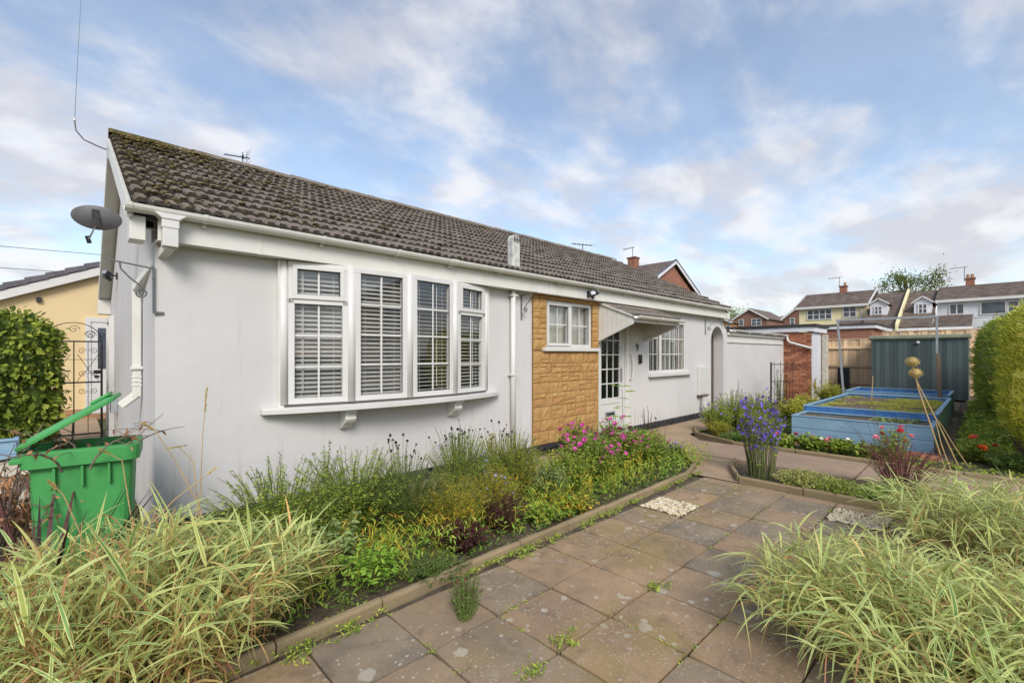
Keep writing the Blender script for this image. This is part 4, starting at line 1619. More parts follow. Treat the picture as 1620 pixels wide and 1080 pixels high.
# low wall gutter, fascia and trim strip
MB().box(11.60, -0.05, 1.99, 16.25, -0.002, 2.06).obj('wall_fascia', M['pvc_old'], bung, bevel=0.003)
MB().box(11.62, -0.03, 1.80, 16.2, -0.003, 1.85).obj('trim_strip', M['pvc_old'], bung)
gutter(bung, 11.60, 16.45, -0.11, 2.13, 0.052, M['pvc_old'])
for x in (11.7, 12.8, 13.9, 15.0, 16.0):
    MB().box(x - .015, -0.17, 2.065, x + .015, -0.052, 2.09).obj('gutter_bracket', M['pvc_old'], bung)
MB().box(11.62, 0.0, 2.021, 16.28, 0.6, 2.12).obj('wall_coping', M['dark_felt'], bung)
p = MB().tube([(16.28, -0.11, 2.09), (16.22, -0.13, 1.98), (16.235, -0.2, 1.88), (16.235, -0.82, 1.68)], 0.035, 10)
p.obj('overflow_pipe', M['pvc'], bung, smooth=True)

# ------------------------------------------------ fittings on the bungalow
mbx = thing('meter_box', 'white meter box on the wall between the far window and the arch', 'meter box', (9.86, 0, 0.56))
MB().box(0, -0.07, 0, 0.42, -0.002, 0.66).obj('box', M['pvc'], mbx, bevel=0.008)
MB().box(0.02, -0.078, 0.03, 0.40, -0.0705, 0.64).obj('lid', M['pvc'], mbx, bevel=0.004)
MB().box(-0.03, -0.09, -0.03, 0.45, -0.002, -0.003).obj('shelf', M['old_wood'], mbx)
MB().tube([(0.12, -0.04, -0.03), (0.12, -0.04, -0.52)], 0.012, 8).obj('pipe', M['grey_iron'], mbx)
MB().box(0.2, -0.06, -0.42, 0.42, -0.002, -0.03).obj('lower_cover', M['wall'], mbx)
db = thing('doorbell', 'black doorbell on the white wall under the number nine', 'doorbell', (7.30, -0.002, 1.32))
MB().box(0, -0.035, 0, 0.10, -0.001, 0.17).obj('case', M['dark'], db, bevel=0.008)
MB().lathe([(0.0, 0.0), (0.022, 0.0), (0.022, 0.006), (0.0, 0.008)], 12).obj('button', M['iron'], db, (0.05, -0.0355, 0.06), (R(90), 0, 0))


def text_obj(body, size, loc, rot, mat, name, depth=0.004):
    cu = bpy.data.curves.new(name, 'FONT')
    cu.body = body
    cu.size = size
    cu.extrude = depth
    o = bpy.data.objects.new(name, cu)
    C.objects.link(o)
    dg = bpy.context.evaluated_depsgraph_get()
    me = bpy.data.meshes.new_from_object(o.evaluated_get(dg))
    bpy.data.objects.remove(o)
    me.materials.clear()
    me.materials.append(mat)
    return link(name, me, None, loc, rot)


meta(text_obj('9', 0.21, (7.21, -0.006, 1.56), (R(90), 0, 0), M['iron'], 'house_number'), 'black house number 9 on the white wall above the doorbell', 'house number')


def spiral(c, r0, turns, ax, ay, n=26, r1=0.006, start=0.0, sgn=1):
    pts = []
    for k in range(n):
        t = k / (n - 1)
        r = r0 + (r1 - r0) * t
        a = start + sgn * t * turns * 2 * math.pi
        pts.append(Vector(c) + Vector(ax) * (r * math.cos(a)) + Vector(ay) * (r * math.sin(a)))
    return pts


def hanging_bracket(loc, rz, label, L=0.28, mat=None):
    """wrought iron basket bracket: back plate on the wall, arm out, scroll below"""
    mat = mat or M['grey_iron']
    t = thing('hanging_bracket', label, 'bracket', loc, rz, 'scrolled iron hanging basket brackets')
    MB().box(-.012, -.012, -.34, .012, -.002, 0.02).obj('back_plate', mat, t)
    MB().bar((0, -.006, 0.0), (0, -L, 0.03), 0.014, 0.01).obj('arm', mat, t)
    pts = [Vector((0, -L * .72, 0.015)), Vector((0, -L * .70, -.03)), Vector((0, -L * .52, -.09)), Vector((0, -L * .32, -.14)), Vector((0, -L * .18, -.19))]
    pts += spiral((0, -L * .30, -.20), L * .13, 1.6, (0, 1, 0), (0, 0, -1), start=0.0)
    MB().tube(pts, 0.006, 6).obj('scroll', mat, t)
    return t


b = hanging_bracket((-0.005, -0.012, 2.18), R(-80), 'grey scrolled iron bracket at the near corner, pointing left below the gutter', 0.30)
b.scale = (1, 1, 1)
MB().box(-.004, -.012, -.36, .01, .06, -.34).obj('fixing_lug', M['grey_iron'], b)
hanging_bracket((4.14, -0.002, 2.33), 0, 'scrolled iron bracket between the round downpipe and the stone panel', 0.30)
hanging_bracket((10.28, -0.002, 2.30), 0, 'scrolled iron bracket on the far wall just before the arch', 0.34)


def floodlight(loc, rz, label):
    t = thing('security_light', label, 'security light', loc, rz, 'twin black security lights')
    MB().box(-.035, -.02, -.05, .035, 0, .05).obj('mount', M['dark'], t, bevel=0.005)
    MB().tube([(0, -.01, 0), (0, -.09, 0.01)], 0.012, 8).obj('arm', M['dark'], t)
    for s_ in (-1, 1):
        h = MB().box(-.045, -.04, -.035, .045, .03, .035).obj('lamp_head', M['dark'], t, (s_ * .05, -.12, 0.0 + .02 * s_), (R(-25), R(12 * s_), R(30 * s_)), bevel=0.008)
        MB().box(-.036, -.044, -.027, .036, -.041, .027).obj('lens', M['galv'], h)
    MB().lathe([(0, -.03), (.025, -.02), (.028, 0), (.02, .02), (0, .025)], 10).obj('sensor', M['dark'], t, (0, -.09, -.06))


floodlight((5.52, -0.152, 2.47), 0, 'twin black security light on the fascia above the small window')
floodlight((-0.002, 4.5, 2.68), R(-90), 'black security light on the gable wall behind the satellite dish')

# satellite dish on an arm from the bargeboard
dt = thing('satellite_dish', 'dark grey mesh satellite dish fixed beside the near gable end', 'satellite dish', (-0.167, 1.3, 2.80))
dt.scale = (0.6, 0.6, 0.6)
mb = MB()
prof = [(0.001 + 0.30 * t, 0.055 * t * t) for t in np.linspace(0, 1, 7)]
mb.lathe(prof, 28)
dish = mb.obj('dish', M['dish'], dt, (-0.26, -0.40, -0.09), None, smooth=True)
dn = Vector((0.15, 0.72, 0.35)).normalized()
dish.rotation_euler = dn.to_track_quat('Z', 'Y').to_euler()
dish.scale = (1.0, 0.62, 1)
MB().tube([(0.0, 0.0, 0.02), (-0.12, -0.14, 0.02), (-0.26, -0.395, -0.075)], 0.018, 8).obj('arm', M['dark'], dt)
MB().bar((0.0, 0.04, 0.0), (-0.13, -0.05, -0.02), 0.03, 0.03).obj('arm_brace', M['dark'], dt)
MB().box(-0.004, -0.05, -0.08, 0.0, 0.05, 0.09).obj('wall_plate', M['dark'], dt)
MB().box(-0.31, -0.44, -0.22, -0.22, -0.40, 0.04).obj('back_plate', M['iron'], dt)
MB().tube([(-0.27, -0.42, -0.2), (-0.31, -0.36, -0.32), (-0.34, -0.20, -0.38)], 0.012, 8).obj('feed_arm', M['galv'], dt)
MB().tube([(-0.36, -0.18, -0.33), (-0.33, -0.16, -0.44)], 0.03, 10).obj('receiver', M['dark'], dt)

# aerials on the roof
ra = thing('whip_aerial', 'thin whip aerial on a curved arm at the near end of the ridge', 'aerial', (-0.167, 3.0, 4.05))
MB().tube([(0, 0, 0), (-.10, 0, 0.02), (-.22, 0, .06), (-.29, 0, .15), (-.30, 0, .25)], 0.008, 6).obj('arm', M['grey_iron'], ra)
MB().lathe([(0, -.02), (.016, -.01), (.016, .02), (0, .03)], 8).obj('base_insulator', M['pvc'], ra, (-.30, 0, .27))
MB().tube([(-.30, 0, .29), (-.275, 0, 1.0), (-.24, 0, 1.9)], 0.0032, 5, 0.0018).obj('rod', M['grey_iron'], ra)
MB().box(-.012, -.03, -.12, 0, .03, .04).obj('mount', M['galv'], ra)
ya = thing('television_aerial', 'dark television aerial lying low behind the ridge above the bow window', 'aerial', (1.50, 3.75, 4.60))
ya.scale = (0.42, 1, 0.8)
MB().tube([(0, 0, -.2), (0.0, 0, .22)], 0.014, 6).obj('mast', M['dark'], ya)
MB().tube([(-.62, 0.0, .08), (.25, 0.0, .13)], 0.010, 6).obj('boom', M['dark'], ya)
for k in range(9):
    x = -.6 + k * .085
    MB().tube([(x, -.07, .085 + k * .005), (x, .07, .085 + k * .005)], 0.0045, 4).obj('element', M['dark'], ya)
for k in (-2, -1, 0, 1, 2):
    MB().tube([(.14 + .02 * abs(k), -.16, .13 + k * .055), (.14 + .02 * abs(k), .16, .13 + k * .055)], 0.005, 4).obj('reflector_rod', M['dark'], ya)
MB().bar((.14, 0, 0.0), (.14, 0, .27), .01, .01).obj('reflector_frame', M['dark'], ya)
MB().lathe([(0, -.03), (.035, -.03), (.035, .03), (0, .03)], 10).obj('clamp', M['dark'], ya, (0.0, 0, .12))
ya2 = thing('television_aerial', 'small television aerial standing on the far end of the bungalow ridge', 'aerial', (9.9, 3.3, 4.3))
MB().tube([(0, 0, -.1), (0, 0, .32)], 0.014, 6).obj('mast', M['grey_iron'], ya2)
MB().tube([(-.36, 0.1, .28), (.30, -.1, .30)], 0.012, 6).obj('boom', M['grey_iron'], ya2)
for k in range(6):
    x = -.33 + k * .11
    MB().tube([(x, .1 - .32 * (k * .11) / .66 - .09, .285), (x + .04, .1 - .32 * (k * .11) / .66 + .09, .285)], 0.006, 4).obj('element', M['grey_iron'], ya2)

# gas flue
fl = thing('gas_flue', 'white weathered rectangular gas flue rising from the roof above the round downpipe', 'flue', (3.98, -0.02, 2.70), 0)
mb = MB().box(-.07, -.05, -0.06, .07, .06, .40)
mb.prism([(-.07, .40), (.07, .40), (.045, .46), (-.045, .46)], 'y', -.06, .06)
flo = mb.obj('shaft', M['flue'], fl, bevel=0.008)
for k in range(4):
    MB().box(-.055 + k * .03, -.063, .36, -.042 + k * .03, -.0605, .45).obj('vent_slot', M['dark'], fl)
MB().box(-.20, -.12, -.035, .34, .10, -.012).obj('lead_flashing', M['lead'], fl, None, (sl, 0, 0))

# small door and box on the gable wall
gd = MB()
gd.box(-0.07, 5.25, 0.0, -0.001, 5.33, 2.12)
gd.box(-0.07, 6.10, 0.0, -0.001, 6.18, 2.12)
gd.box(-0.07, 5.33, 2.04, -0.001, 6.10, 2.12)
gd.obj('gable_door_frame', M['pvc'], bung, bevel=0.004)
MB().box(-0.03, 5.33, 0.05, -0.002, 6.10, 2.04).obj('gable_door', M['pvc'], bung)
MB().box(-0.035, 5.42, 1.1, -0.031, 6.0, 1.95).obj('gable_door_pane', M['frost'], bung)
eb = thing('wall_box', 'small grey socket box low on the gable wall behind the bin', 'socket', (-0.002, 4.4, 0.62))
MB().box(-.08, 0, 0, 0, .16, .20).obj('case', M['galv'], eb, bevel=0.006)
MB().box(-.086, .02, .02, -.081, .14, .18).obj('cover', M['dark'], eb)


# ================================================================== RAISED BEDS, FRAME, SHED, FENCES
def raised_bed(label, x0, x1, y0, y1, h, soilz, liner, boards=2):
    t = thing('raised_bed', label, 'raised bed', (x0, y0, 0))
    w, d = x1 - x0, y1 - y0
    bh = h / boards
    for k in range(boards):
        z0, z1 = k * bh + .002, (k + 1) * bh - .003
        MB().box(0, 0, z0, .035, d, z1).obj('board', M['blue'], t, bevel=0.004)
        MB().box(w - .035, 0, z0, w, d, z1).obj('board', M['blue'], t, bevel=0.004)
        MB().box(.036, 0, z0, w - .036, .035, z1).obj('board', M['blue'], t, bevel=0.004)
        MB().box(.036, d - .035, z0, w - .036, d, z1).obj('board', M['blue'], t, bevel=0.004)
    for (a, b, c_, e) in ((-.01, -.01, .06, d + .01), (w - .06, -.01, w + .01, d + .01), (.061, -.01, w - .061, .06), (.061, d - .06, w - .061, d + .01)):
        MB().box(a, b, h, c_, e, h + .02).obj('top_rail', M['blue'], t, bevel=0.004)
    o = bumpy('bed_soil', x0 + .04, y0 + .04, x1 - .04, y1 - .04, soilz, M['soil_dry'], 0.05, 0.03, kind='structure')
    if liner:
        for (p, q) in (((.04, .04), (w - .04, .04)), ((w - .04, .04), (w - .04, d - .04)), ((w - .04, d - .04), (.04, d - .04)), ((.04, d - .04), (.04, .04))):
            n = 26
            vs = []
            nx_, ny_ = -(q[1] - p[1]), (q[0] - p[0])
            l = math.hypot(nx_, ny_)
            nx_, ny_ = nx_ / l, ny_ / l
            for z in (soilz - .05, (soilz + h) / 2, h - .004):
                for k in range(n + 1):
                    u = k / n
                    off = .012 + .012 * mnoise.noise(Vector((u * 9, z * 22, p[0] + 3)))
                    dz = .012 * mnoise.noise(Vector((u * 5, 1, p[1])))
                    vs.append((p[0] + (q[0] - p[0]) * u + nx_ * off, p[1] + (q[1] - p[1]) * u + ny_ * off, z + (dz - .012 if z > h - .01 else 0)))
            fs = [(r * (n + 1) + k, r * (n + 1) + k + 1, (r + 1) * (n + 1) + k + 1, (r + 1) * (n + 1) + k) for r in range(2) for k in range(n)]
            MB().add(vs, fs).obj('liner', M['liner'], t, smooth=True)
    return t


raised_bed('nearest blue painted raised bed with bare soil, standing behind the geraniums', 8.84, 9.74, -4.06, -2.18, 0.39, 0.365, False)
raised_bed('large middle blue raised bed with blue liner and moss covered soil', 9.80, 13.75, -4.06, -2.14, 0.49, 0.43, True)
raised_bed('farthest low blue raised bed with blue liner, in front of the shed', 14.35, 16.2, -4.02, -2.0, 0.52, 0.28, True)
# liner skirt hanging over the front of the middle bed
vs, n = [], 60
for z in (0.485, 0.44, 0.385, 0.345):
    for k in range(n + 1):
        u = k / n
        y = -4.05 + 1.9 * u
        vs.append((9.792 - .006 - .012 * abs(mnoise.noise(Vector((u * 16, z * 9, 2)))), y, z))
meta(MB().add(vs, [(r * (n + 1) + k, r * (n + 1) + k + 1, (r + 1) * (n + 1) + k + 1, (r + 1) * (n + 1) + k) for r in range(3) for k in range(n)]).obj('liner_sheet', M['liner'], smooth=True),
     'blue plastic liner folded over the near side of the middle raised bed', 'liner')

# fruit cage frame: steel tube with a timber post, thin lines hanging from the top bar
fc = thing('cage_frame', 'tall galvanised frame with hanging lines standing over the blue raised beds', 'frame', (14.2, 0, 0))
MB().bar((0, -2.02, 0.0), (0, -1.86, 2.42), 0.045, 0.045).obj('post', M['galv'], fc)
MB().bar((0, -3.80, 1.42), (0, -3.80, 2.40), 0.04, 0.04).obj('post', M['galv'], fc)
MB().bar((0.02, -3.86, 0.0), (0.0, -3.82, 1.52), 0.075, 0.06).obj('wooden_post', M['post_wood'], fc, bevel=0.005)
MB().bar((0, -1.83, 2.40), (0, -3.83, 2.385), 0.05, 0.05).obj('top_bar', M['galv'], fc)
for k in range(9):
    y = -1.98 - k * .21
    MB().tube([(0.0, y, 2.37), (random.uniform(-.1, .1), y + random.uniform(-.05, .05), 0.5)], 0.0018, 4).obj('line', M['grey_iron'], fc)
# brick plant path side of middle bed
cn = MB().tube([(12.2, -2.85, 0.38), (12.26, -2.87, 1.02)], 0.009, 6)
meta(cn.obj('short_cane', M['dry_stem']), 'short thin cane standing alone in the middle raised bed', 'cane')

# shed
sh = thing('shed', 'low dark green shed with pale felt roof behind the raised beds', 'shed', (19.5, -4.22, 0))
SD = 2.38
nb_ = 20
for k in range(nb_):
    y0 = SD * k / nb_
    MB().box(-.016 + (k % 2) * .003, y0 + .0015, 0.06, -.0, y0 + SD / nb_ - .0015, 2.0).obj('board', M['shed'], sh)
MB().box(0.001, 0, 0.05, 1.35, SD, 1.98).obj('body', M['shed'], sh)
MB().box(-.10, -.06, 2.02, 1.45, SD + .06, 2.13).obj('roof', M['felt'], sh, bevel=0.015)
MB().box(-.05, -.03, 1.985, -.017, SD + .03, 2.06).obj('eaves_board', M['felt'], sh)
hb = MB().lathe([(0, 0), (.045, 0), (.045, .05), (.02, .07), (0, .07)], 12).obj('lamp', M['pvc'], sh, (-.03, SD * .49, 1.88), (0, R(-90), 0))


def board_fence(name, label, p, q, h, mat, bw=0.125, rails=(0.35, 1.0, 1.7), z0=0.0, rail_side=-1):
    p, q = Vector(p), Vector(q)
    L = (q - p).length
    d = (q - p).normalized()
    t = thing(name, label, 'fence', (p.x, p.y, z0), math.atan2(d.y, d.x))
    n = int(L / bw)
    me = MB().box(0.002, 0, 0.03, L / n + .012, .014, h).mesh('board', mat)
    for k in range(n):
        link('board', me, t, (k * L / n, (k % 2) * .006, random.uniform(-.008, .008)), (random.uniform(-.01, .01), 0, 0.03))
    for z in rails:
        MB().box(0, rail_side * .05, z, L, rail_side * .012, z + .085).obj('rail', mat, t, bevel=0.004)
    MB().box(0, -.02, h, L, .04, h + .03).obj('capping', mat, t)
    return t


board_fence('garden_fence', 'tan boarded fence between the brick garage and the green shed', (21.0, -0.15, 0), (21.0, -1.78, 0), 2.06, M['fence'])
board_fence('garden_fence', 'brown boarded fence running behind and above the green shed', (22.2, -1.80, 0), (22.2, -6.4, 0), 2.36, M['fence'])
cpst = MB().box(17.50, -0.96, 0, 17.66, -0.80, 2.14).obj('concrete_post', M['concrete_post'], bevel=0.01)
meta(cpst, 'pale concrete post standing between the white boarding and the tan fence', 'post')
wb = MB().box(20.6, -1.02, 0.0, 20.72, -0.66, 0.98).obj('dark_board', M['old_wood'], None, None, (0, 0, 0))
meta(wb, 'dark grey board leaning at the foot of the tan fence', 'board')
wb.data.materials[0] = M['dark']

# ================================================================== BRICK GARAGE BESIDE THE LOW WALL
ga = thing('garage', 'red brick flat roofed garage with white fascia at the end of the low wall', 'garage', (16.3, -0.77, 0))
MB().box(0.055, 0.0, -0.05, 1.30, 5.5, 2.20).obj('wall', M['mortar'], ga)
_b1 = MB().box(-.05, -.1075, -.0325, .05, .1075, .0325).mesh('brick', M['brick'])
_b2 = MB().box(-.05, -.05, -.0325, .05, .05, .0325).mesh('brick', M['brick'])
for c in range(29):
    z = 0.0325 + c * .0752 - 0.0
    if z > 2.17:
        break
    if c % 2 == 0:
        ys = [(0.1075 + k * .2255, _b1) for k in range(4)]
    else:
        ys = [(0.05, _b2)] + [(0.22 + k * .2255, _b1) for k in range(4)]
    for y, me in ys:
        link('brick', me, ga, (0.05 + random.uniform(-.003, .003), y, z), (0, 0, random.uniform(-.01, .01)))
for k in range(22):
    MB().box(0.06, -.028 + (k % 2) * .003, 0.03 + k * .098, 1.12, -.003, 0.03 + k * .098 + .094).obj('cladding_board', M['white_board'], ga)
MB().box(-.06, -.08, 2.22, -.03, 5.6, 2.36).obj('fascia', M['white_board'], ga)
MB().box(-.03, -.11, 2.20, 1.55, -.08, 2.36).obj('fascia', M['white_board'], ga)
MB().box(-.10, -.16, 2.365, 1.65, 5.7, 2.45).obj('flat_roof', M['dark_felt'], ga)
fr_ = thing('flat_roof_building', 'low building with dark felt flat roof edge seen over the white low wall', 'building', (11.9, 0.9, 0))
MB().box(0, 0, 0, 4.2, 4.5, 2.1).obj('wall', M['far_brick'], fr_)
MB().box(-.2, -.25, 2.12, 4.34, 4.7, 2.24).obj('roof', M['dark_felt'], fr_)

ig = thing('iron_gate', 'small black scrolled iron gate standing open against the low white wall', 'gate', (13.2, -0.55, 0.0), R(-22))
MB().bar((0, 0, 0), (0, 0, 1.28), .03, .03).obj('hinge_post', M['iron'], ig)
MB().bar((0, 0, 1.22), (.9, 0, 1.22), .014, .02).obj('top_rail', M['iron'], ig)
MB().bar((0, 0, .75), (.9, 0, .75), .014, .02).obj('middle_rail', M['iron'], ig)
MB().bar((0, 0, .15), (.9, 0, .15), .014, .02).obj('bottom_rail', M['iron'], ig)
for k in range(1, 8):
    MB().tube([(k * .12, 0, .15), (k * .12, 0, 1.30 if k % 2 else .76)], .006, 5).obj('bar', M['iron'], ig)
for k in (1, 3, 5):
    MB().tube(spiral((k * .12 + .12, 0, 1.02), .07, 1.4, (1, 0, 0), (0, 0, 1)), .005, 5).obj('scroll', M['iron'], ig)

# ================================================================== LEFT SIDE: NEIGHBOUR, GATE, PLANTER, BIN
nbh = thing('neighbour_bungalow', 'cream bungalow with grey verge tiles beyond the iron gate on the left', 'bungalow', (0, 10.0, 0))
zv = lambda x: 2.83 + (x + 1.63) * 0.455
mb = MB().prism([(-3.6, -.05), (1.6, -.05), (1.6, zv(1.6) - .1), (-3.6, zv(-3.6) - .1)], 'y', 0.0, 7.0)
mb.obj('wall', M['cream_wall'], nbh)
MB().prism([(-4.0, zv(-4.0) + .0), (1.7, zv(1.7)), (1.7, zv(1.7) - .19), (-4.0, zv(-4.0) - .19)], 'y', -.16, -.13).obj('bargeboard', M['pvc'], nbh)
nroof = MB().prism([(-4.0, zv(-4.0) + .06), (1.7, zv(1.7) + .06), (1.7, zv(1.7) + .0), (-4.0, zv(-4.0) + .0)], 'y', -.10, 7.2).obj('roof', M['far_tile'], nbh)
vt = MB()
for kk in range(1):
    vt.prism([(-.19, .0), (.19, .0), (.19, .10), (-.17, .12)], 'y', -.185, .05)
vme = vt.mesh('verge_tile', M['grey_tile'])
ang = math.atan(0.455)
for k in range(18):
    x = -3.9 + k * .315
    link('verge_tile', vme, nroof, (x, 0, zv(x) + .02), (0, -ang + .05, 0))
wf = MB().box(-.30, -.05, 0.10, -.20, -.002, 2.36)
wf.box(-.20, -.05, 2.26, .70, -.002, 2.36)
wf.box(.60, -.05, 0.10, .70, -.002, 2.26)
wf.obj('door_frame', M['pvc'], nbh)
nd = MB().box(-.20, -.03, 0.10, .60, -.003, 2.26).obj('door', M['pvc'], nbh)
MB().box(-.08, -.036, 1.15, .48, -.031, 2.12).obj('pane', M['far_glass'], nd)
MB().box(-.14, -.05, .95, -.06, -.031, 1.0).obj('handle', M['dark'], nd)
MB().box(-1.09, -.07, 2.66, -1.01, -.001, 2.76).obj('vent_cap', M['dark'], nbh)
MB().box(-3.6, -.02, -.05, 1.6, -.001, .22).obj('brick_base', M['far_brick3'], nbh)

sg = thing('garden_gate', 'tall black wrought iron gate with scrolls and arched top by the gable', 'gate', (-0.82, 5.8, 0.05))
GW = 0.68
for x in (0, GW):
    MB().bar((x, 0, 0), (x, 0, 1.66), .03, .03).obj('stile', M['iron'], sg)
for z in (1.66, 0.98, .12):
    MB().bar((0, 0, z), (GW, 0, z), .018, .024).obj('rail', M['iron'], sg)
MB().bar((GW / 2, 0, .12), (GW / 2, 0, 1.66), .016, .016).obj('middle_bar', M['iron'], sg)
for x in (GW * .25, GW * .75):
    MB().tube([(x, 0, .12 + 1.54 * k / 24) if k % 2 else (x + .003, .003, .12 + 1.54 * k / 24) for k in range(25)], .005, 5).obj('twisted_bar', M['iron'], sg)
MB().bar((0, 0, 1.36), (GW, 0, 1.36), .008, .008).obj('thin_rail', M['iron'], sg)
MB().tube([(GW / 2 - GW / 2 * math.cos(a), 0, 1.67 + .30 * math.sin(a)) for a in np.linspace(0, math.pi, 18)], .007, 6).obj('arch_bar', M['iron'], sg)
for (cx, cz, r_) in ((.14, 1.77, .075), (.54, 1.77, .075), (.34, 1.86, .07)):
    for s_ in (1, -1):
        if cz > 1.8 and s_ < 0:
            continue
        MB().tube(spiral((cx, 0, cz), r_, 1.5, (s_, 0, 0), (0, 0, 1)), .0045, 5).obj('scroll', M['iron'], sg)
for zc2 in (1.50, 1.12, .84):
    for cx in (.10, .24, .44, .58):
        MB().tube(spiral((cx, 0, zc2), .055, 1.5, (1 if cx in (.10, .44) else -1, 0, 0), (0, 0, 1 if zc2 > 1 else -1)), .004, 5).obj('scroll', M['iron'], sg)
for cx in (.17, .51):
    MB().tube([(cx - .13, 0, 1.45), (cx - .05, 0, 1.3), (cx, 0, 1.2), (cx + .08, 0, 1.1), (cx + .13, 0, 1.0)], .004, 5).obj('curl', M['iron'], sg)
    MB().tube([(cx + .13, 0, 1.45), (cx + .05, 0, 1.3), (cx, 0, 1.2), (cx - .08, 0, 1.1), (cx - .13, 0, 1.0)], .004, 5).obj('curl', M['iron'], sg)
MB().box(GW - .10, -.03, 1.12, GW - .01, .03, 1.18).obj('latch', M['iron'], sg)

lw = thing('garden_wall', 'low rough stone wall behind the heap of dead leaves at the left edge', 'wall', (-3.35, 1.32, 0))
random.seed(5)
for c in range(4):
    x = random.uniform(0, .2)
    while x < 2.45:
        w = random.uniform(.14, .30)
        mb = MB().box(0, -.09, 0, w - .01, .09, .14)
        mb.v = [(a + random.uniform(-.015, .015), b + random.uniform(-.03, .02), c_ + random.uniform(-.012, .012)) for a, b, c_ in mb.v]
        mb.obj('stone', M['concrete_post'], lw, (x, 0, c * .145), bevel=0.012)
        x += w
MB().box(-.2, .0, 0, 2.5, .14, .57).obj('wall_core', M['mortar'], lw)
lg = MB().box(-3.6, 2.6, 0, -.55, 2.75, .50)
meta(lg.obj('wall_ledge', M['old_wood'], bevel=.01), 'weathered grey ledge in front of the ivy hedge on the left', 'ledge')
pb = thing('blue_planter', 'shallow blue painted wooden planter on the stone wall at the left edge', 'planter', (-1.85, 1.20, 0.60))
MB().box(0, 0, 0, 1.02, .03, .15).obj('board', M['blue'], pb, bevel=0.004)
MB().box(0.99, .031, 0, 1.02, .32, .15).obj('board', M['blue'], pb, bevel=0.004)
MB().box(-.02, -.015, .152, 1.035, .05, .172).obj('top_rail', M['blue'], pb, bevel=0.004)
MB().box(.0, .031, .05, .985, .32, .12).obj('soil', M['soil'], pb)
random.seed(17)

# wheelie bin
bn = thing('wheelie_bin', 'open green wheelie bin at the corner of the bungalow with its lid propped up', 'bin', (-0.405, -0.67, 0.0), R(-7))
BW, BD, BHt = 0.53, 0.44, 0.94


def tapered(wb, db, wt_, dt_, z0, z1, n=4, r=0.06, wall=True):
    rings = []
    for z, w, d in ((z0, wb, db), (z1, wt_, dt_)):
        ring = []
        for cx, cy, a0 in ((w / 2 - r, d / 2 - r, 0), (-w / 2 + r, d / 2 - r, 90), (-w / 2 + r, -d / 2 + r, 180), (w / 2 - r, -d / 2 + r, 270)):
            for k in range(n + 1):
                a = R(a0 + 90 * k / n)
                ring.append((cx + r * math.cos(a), cy + r * math.sin(a), z))
        rings.append(ring)
    return rings


def shell(rings, close_bottom=True, close_top=False):
    mb = MB()
    n = len(rings[0])
    vs = [p for r_ in rings for p in r_]
    fs = []
    for i in range(len(rings) - 1):
        for k in range(n):
            fs.append((i * n + k, i * n + (k + 1) % n, (i + 1) * n + (k + 1) % n, (i + 1) * n + k))
    if close_bottom:
        fs.append(tuple(range(n)))
    if close_top:
        fs.append(tuple((len(rings) - 1) * n + k for k in range(n)))
    return mb.add(vs, fs)


o_ = tapered(.42, .34, BW - .06, BD - .04, 0.03, BHt - .08)
i_ = tapered(.40, .32, BW - .08, BD - .06, 0.10, BHt - .0)
shell([o_[0], o_[1]] + [tapered(BW - .06, BD - .04, BW - .06, BD - .04, BHt - .08, BHt - .001)[1]] + [i_[1], i_[0]]).obj('body', M['bin'], bn, smooth=False)
rm = tapered(BW, BD + .03, BW, BD + .03, BHt - .095, BHt - .005)
ri = tapered(BW - .075, BD - .055, BW - .075, BD - .055, BHt - .095, BHt + .0)
shell([ri[0], rm[0], rm[1], ri[1]], False).obj('rim', M['bin'], bn, bevel=0.004)
for x in (-.12, .0, .12):
    MB().box(x - .006, -BD / 2 - .005, BHt - .22, x + .006, -BD / 2 + .035, BHt - .10).obj('rib', M['bin'], bn)
MB().box(-BW / 2 - .035, -.22, BHt - .06, -BW / 2 + .02, .22, BHt - .03).obj('hinge_handle', M['bin'], bn, bevel=0.006)
ld = shell([tapered(BW - .02, BD + .05, BW - .02, BD + .05, 0, 0)[0], tapered(BW - .02, BD + .05, BW - .02, BD + .05, 0, .022)[1], tapered(BW - .10, BD - .05, BW - .12, BD - .05, 0, .036)[1]], True, True)
ld.v = [(x + BW / 2 - .02, y, z) for x, y, z in ld.v]
lid = ld.obj('lid', M['bin'], bn, (-BW / 2 + .0, 0, BHt + .01), (R(0), R(-33), 0), bevel=0.004)
MB().box(BW - .16, -.10, .037, BW - .05, .10, .055).obj('lid_handle', M['bin'], lid, bevel=0.006)
for s_ in (-1, 1):
    MB().lathe([(0, -.02), (.09, -.02), (.10, -.01), (.10, .01), (.09, .02), (0, .02)], 20).obj('wheel', M['dark'], bn, (-.19, s_ * .18, .10), (R(90), 0, 0))
bag = ball_mesh('dark_bag', 0.13, M['dark'], 2, 0.8, 0.1)
meta(link('bin_bag', bag, None, (0.16, -0.62, 0.10)), 'crumpled black bag on the ground between the bin and the wall corner', 'bag')

# overhead wires
for k, (za, zb) in enumerate(((5.9, 6.6), (5.1, 5.6))):
    pts = [(-26 + 30 * t, 24 + 2 * t, za + (zb - za) * t - 0.9 * math.sin(math.pi * t) * .3) for t in np.linspace(0, 1, 12)]
    meta(MB().tube(pts, 0.012, 4).obj('overhead_wire', M['dark']), ['upper thin overhead wire in the sky above the cream bungalow', 'lower thin overhead wire just above the cream bungalow roof'][k], 'wire')

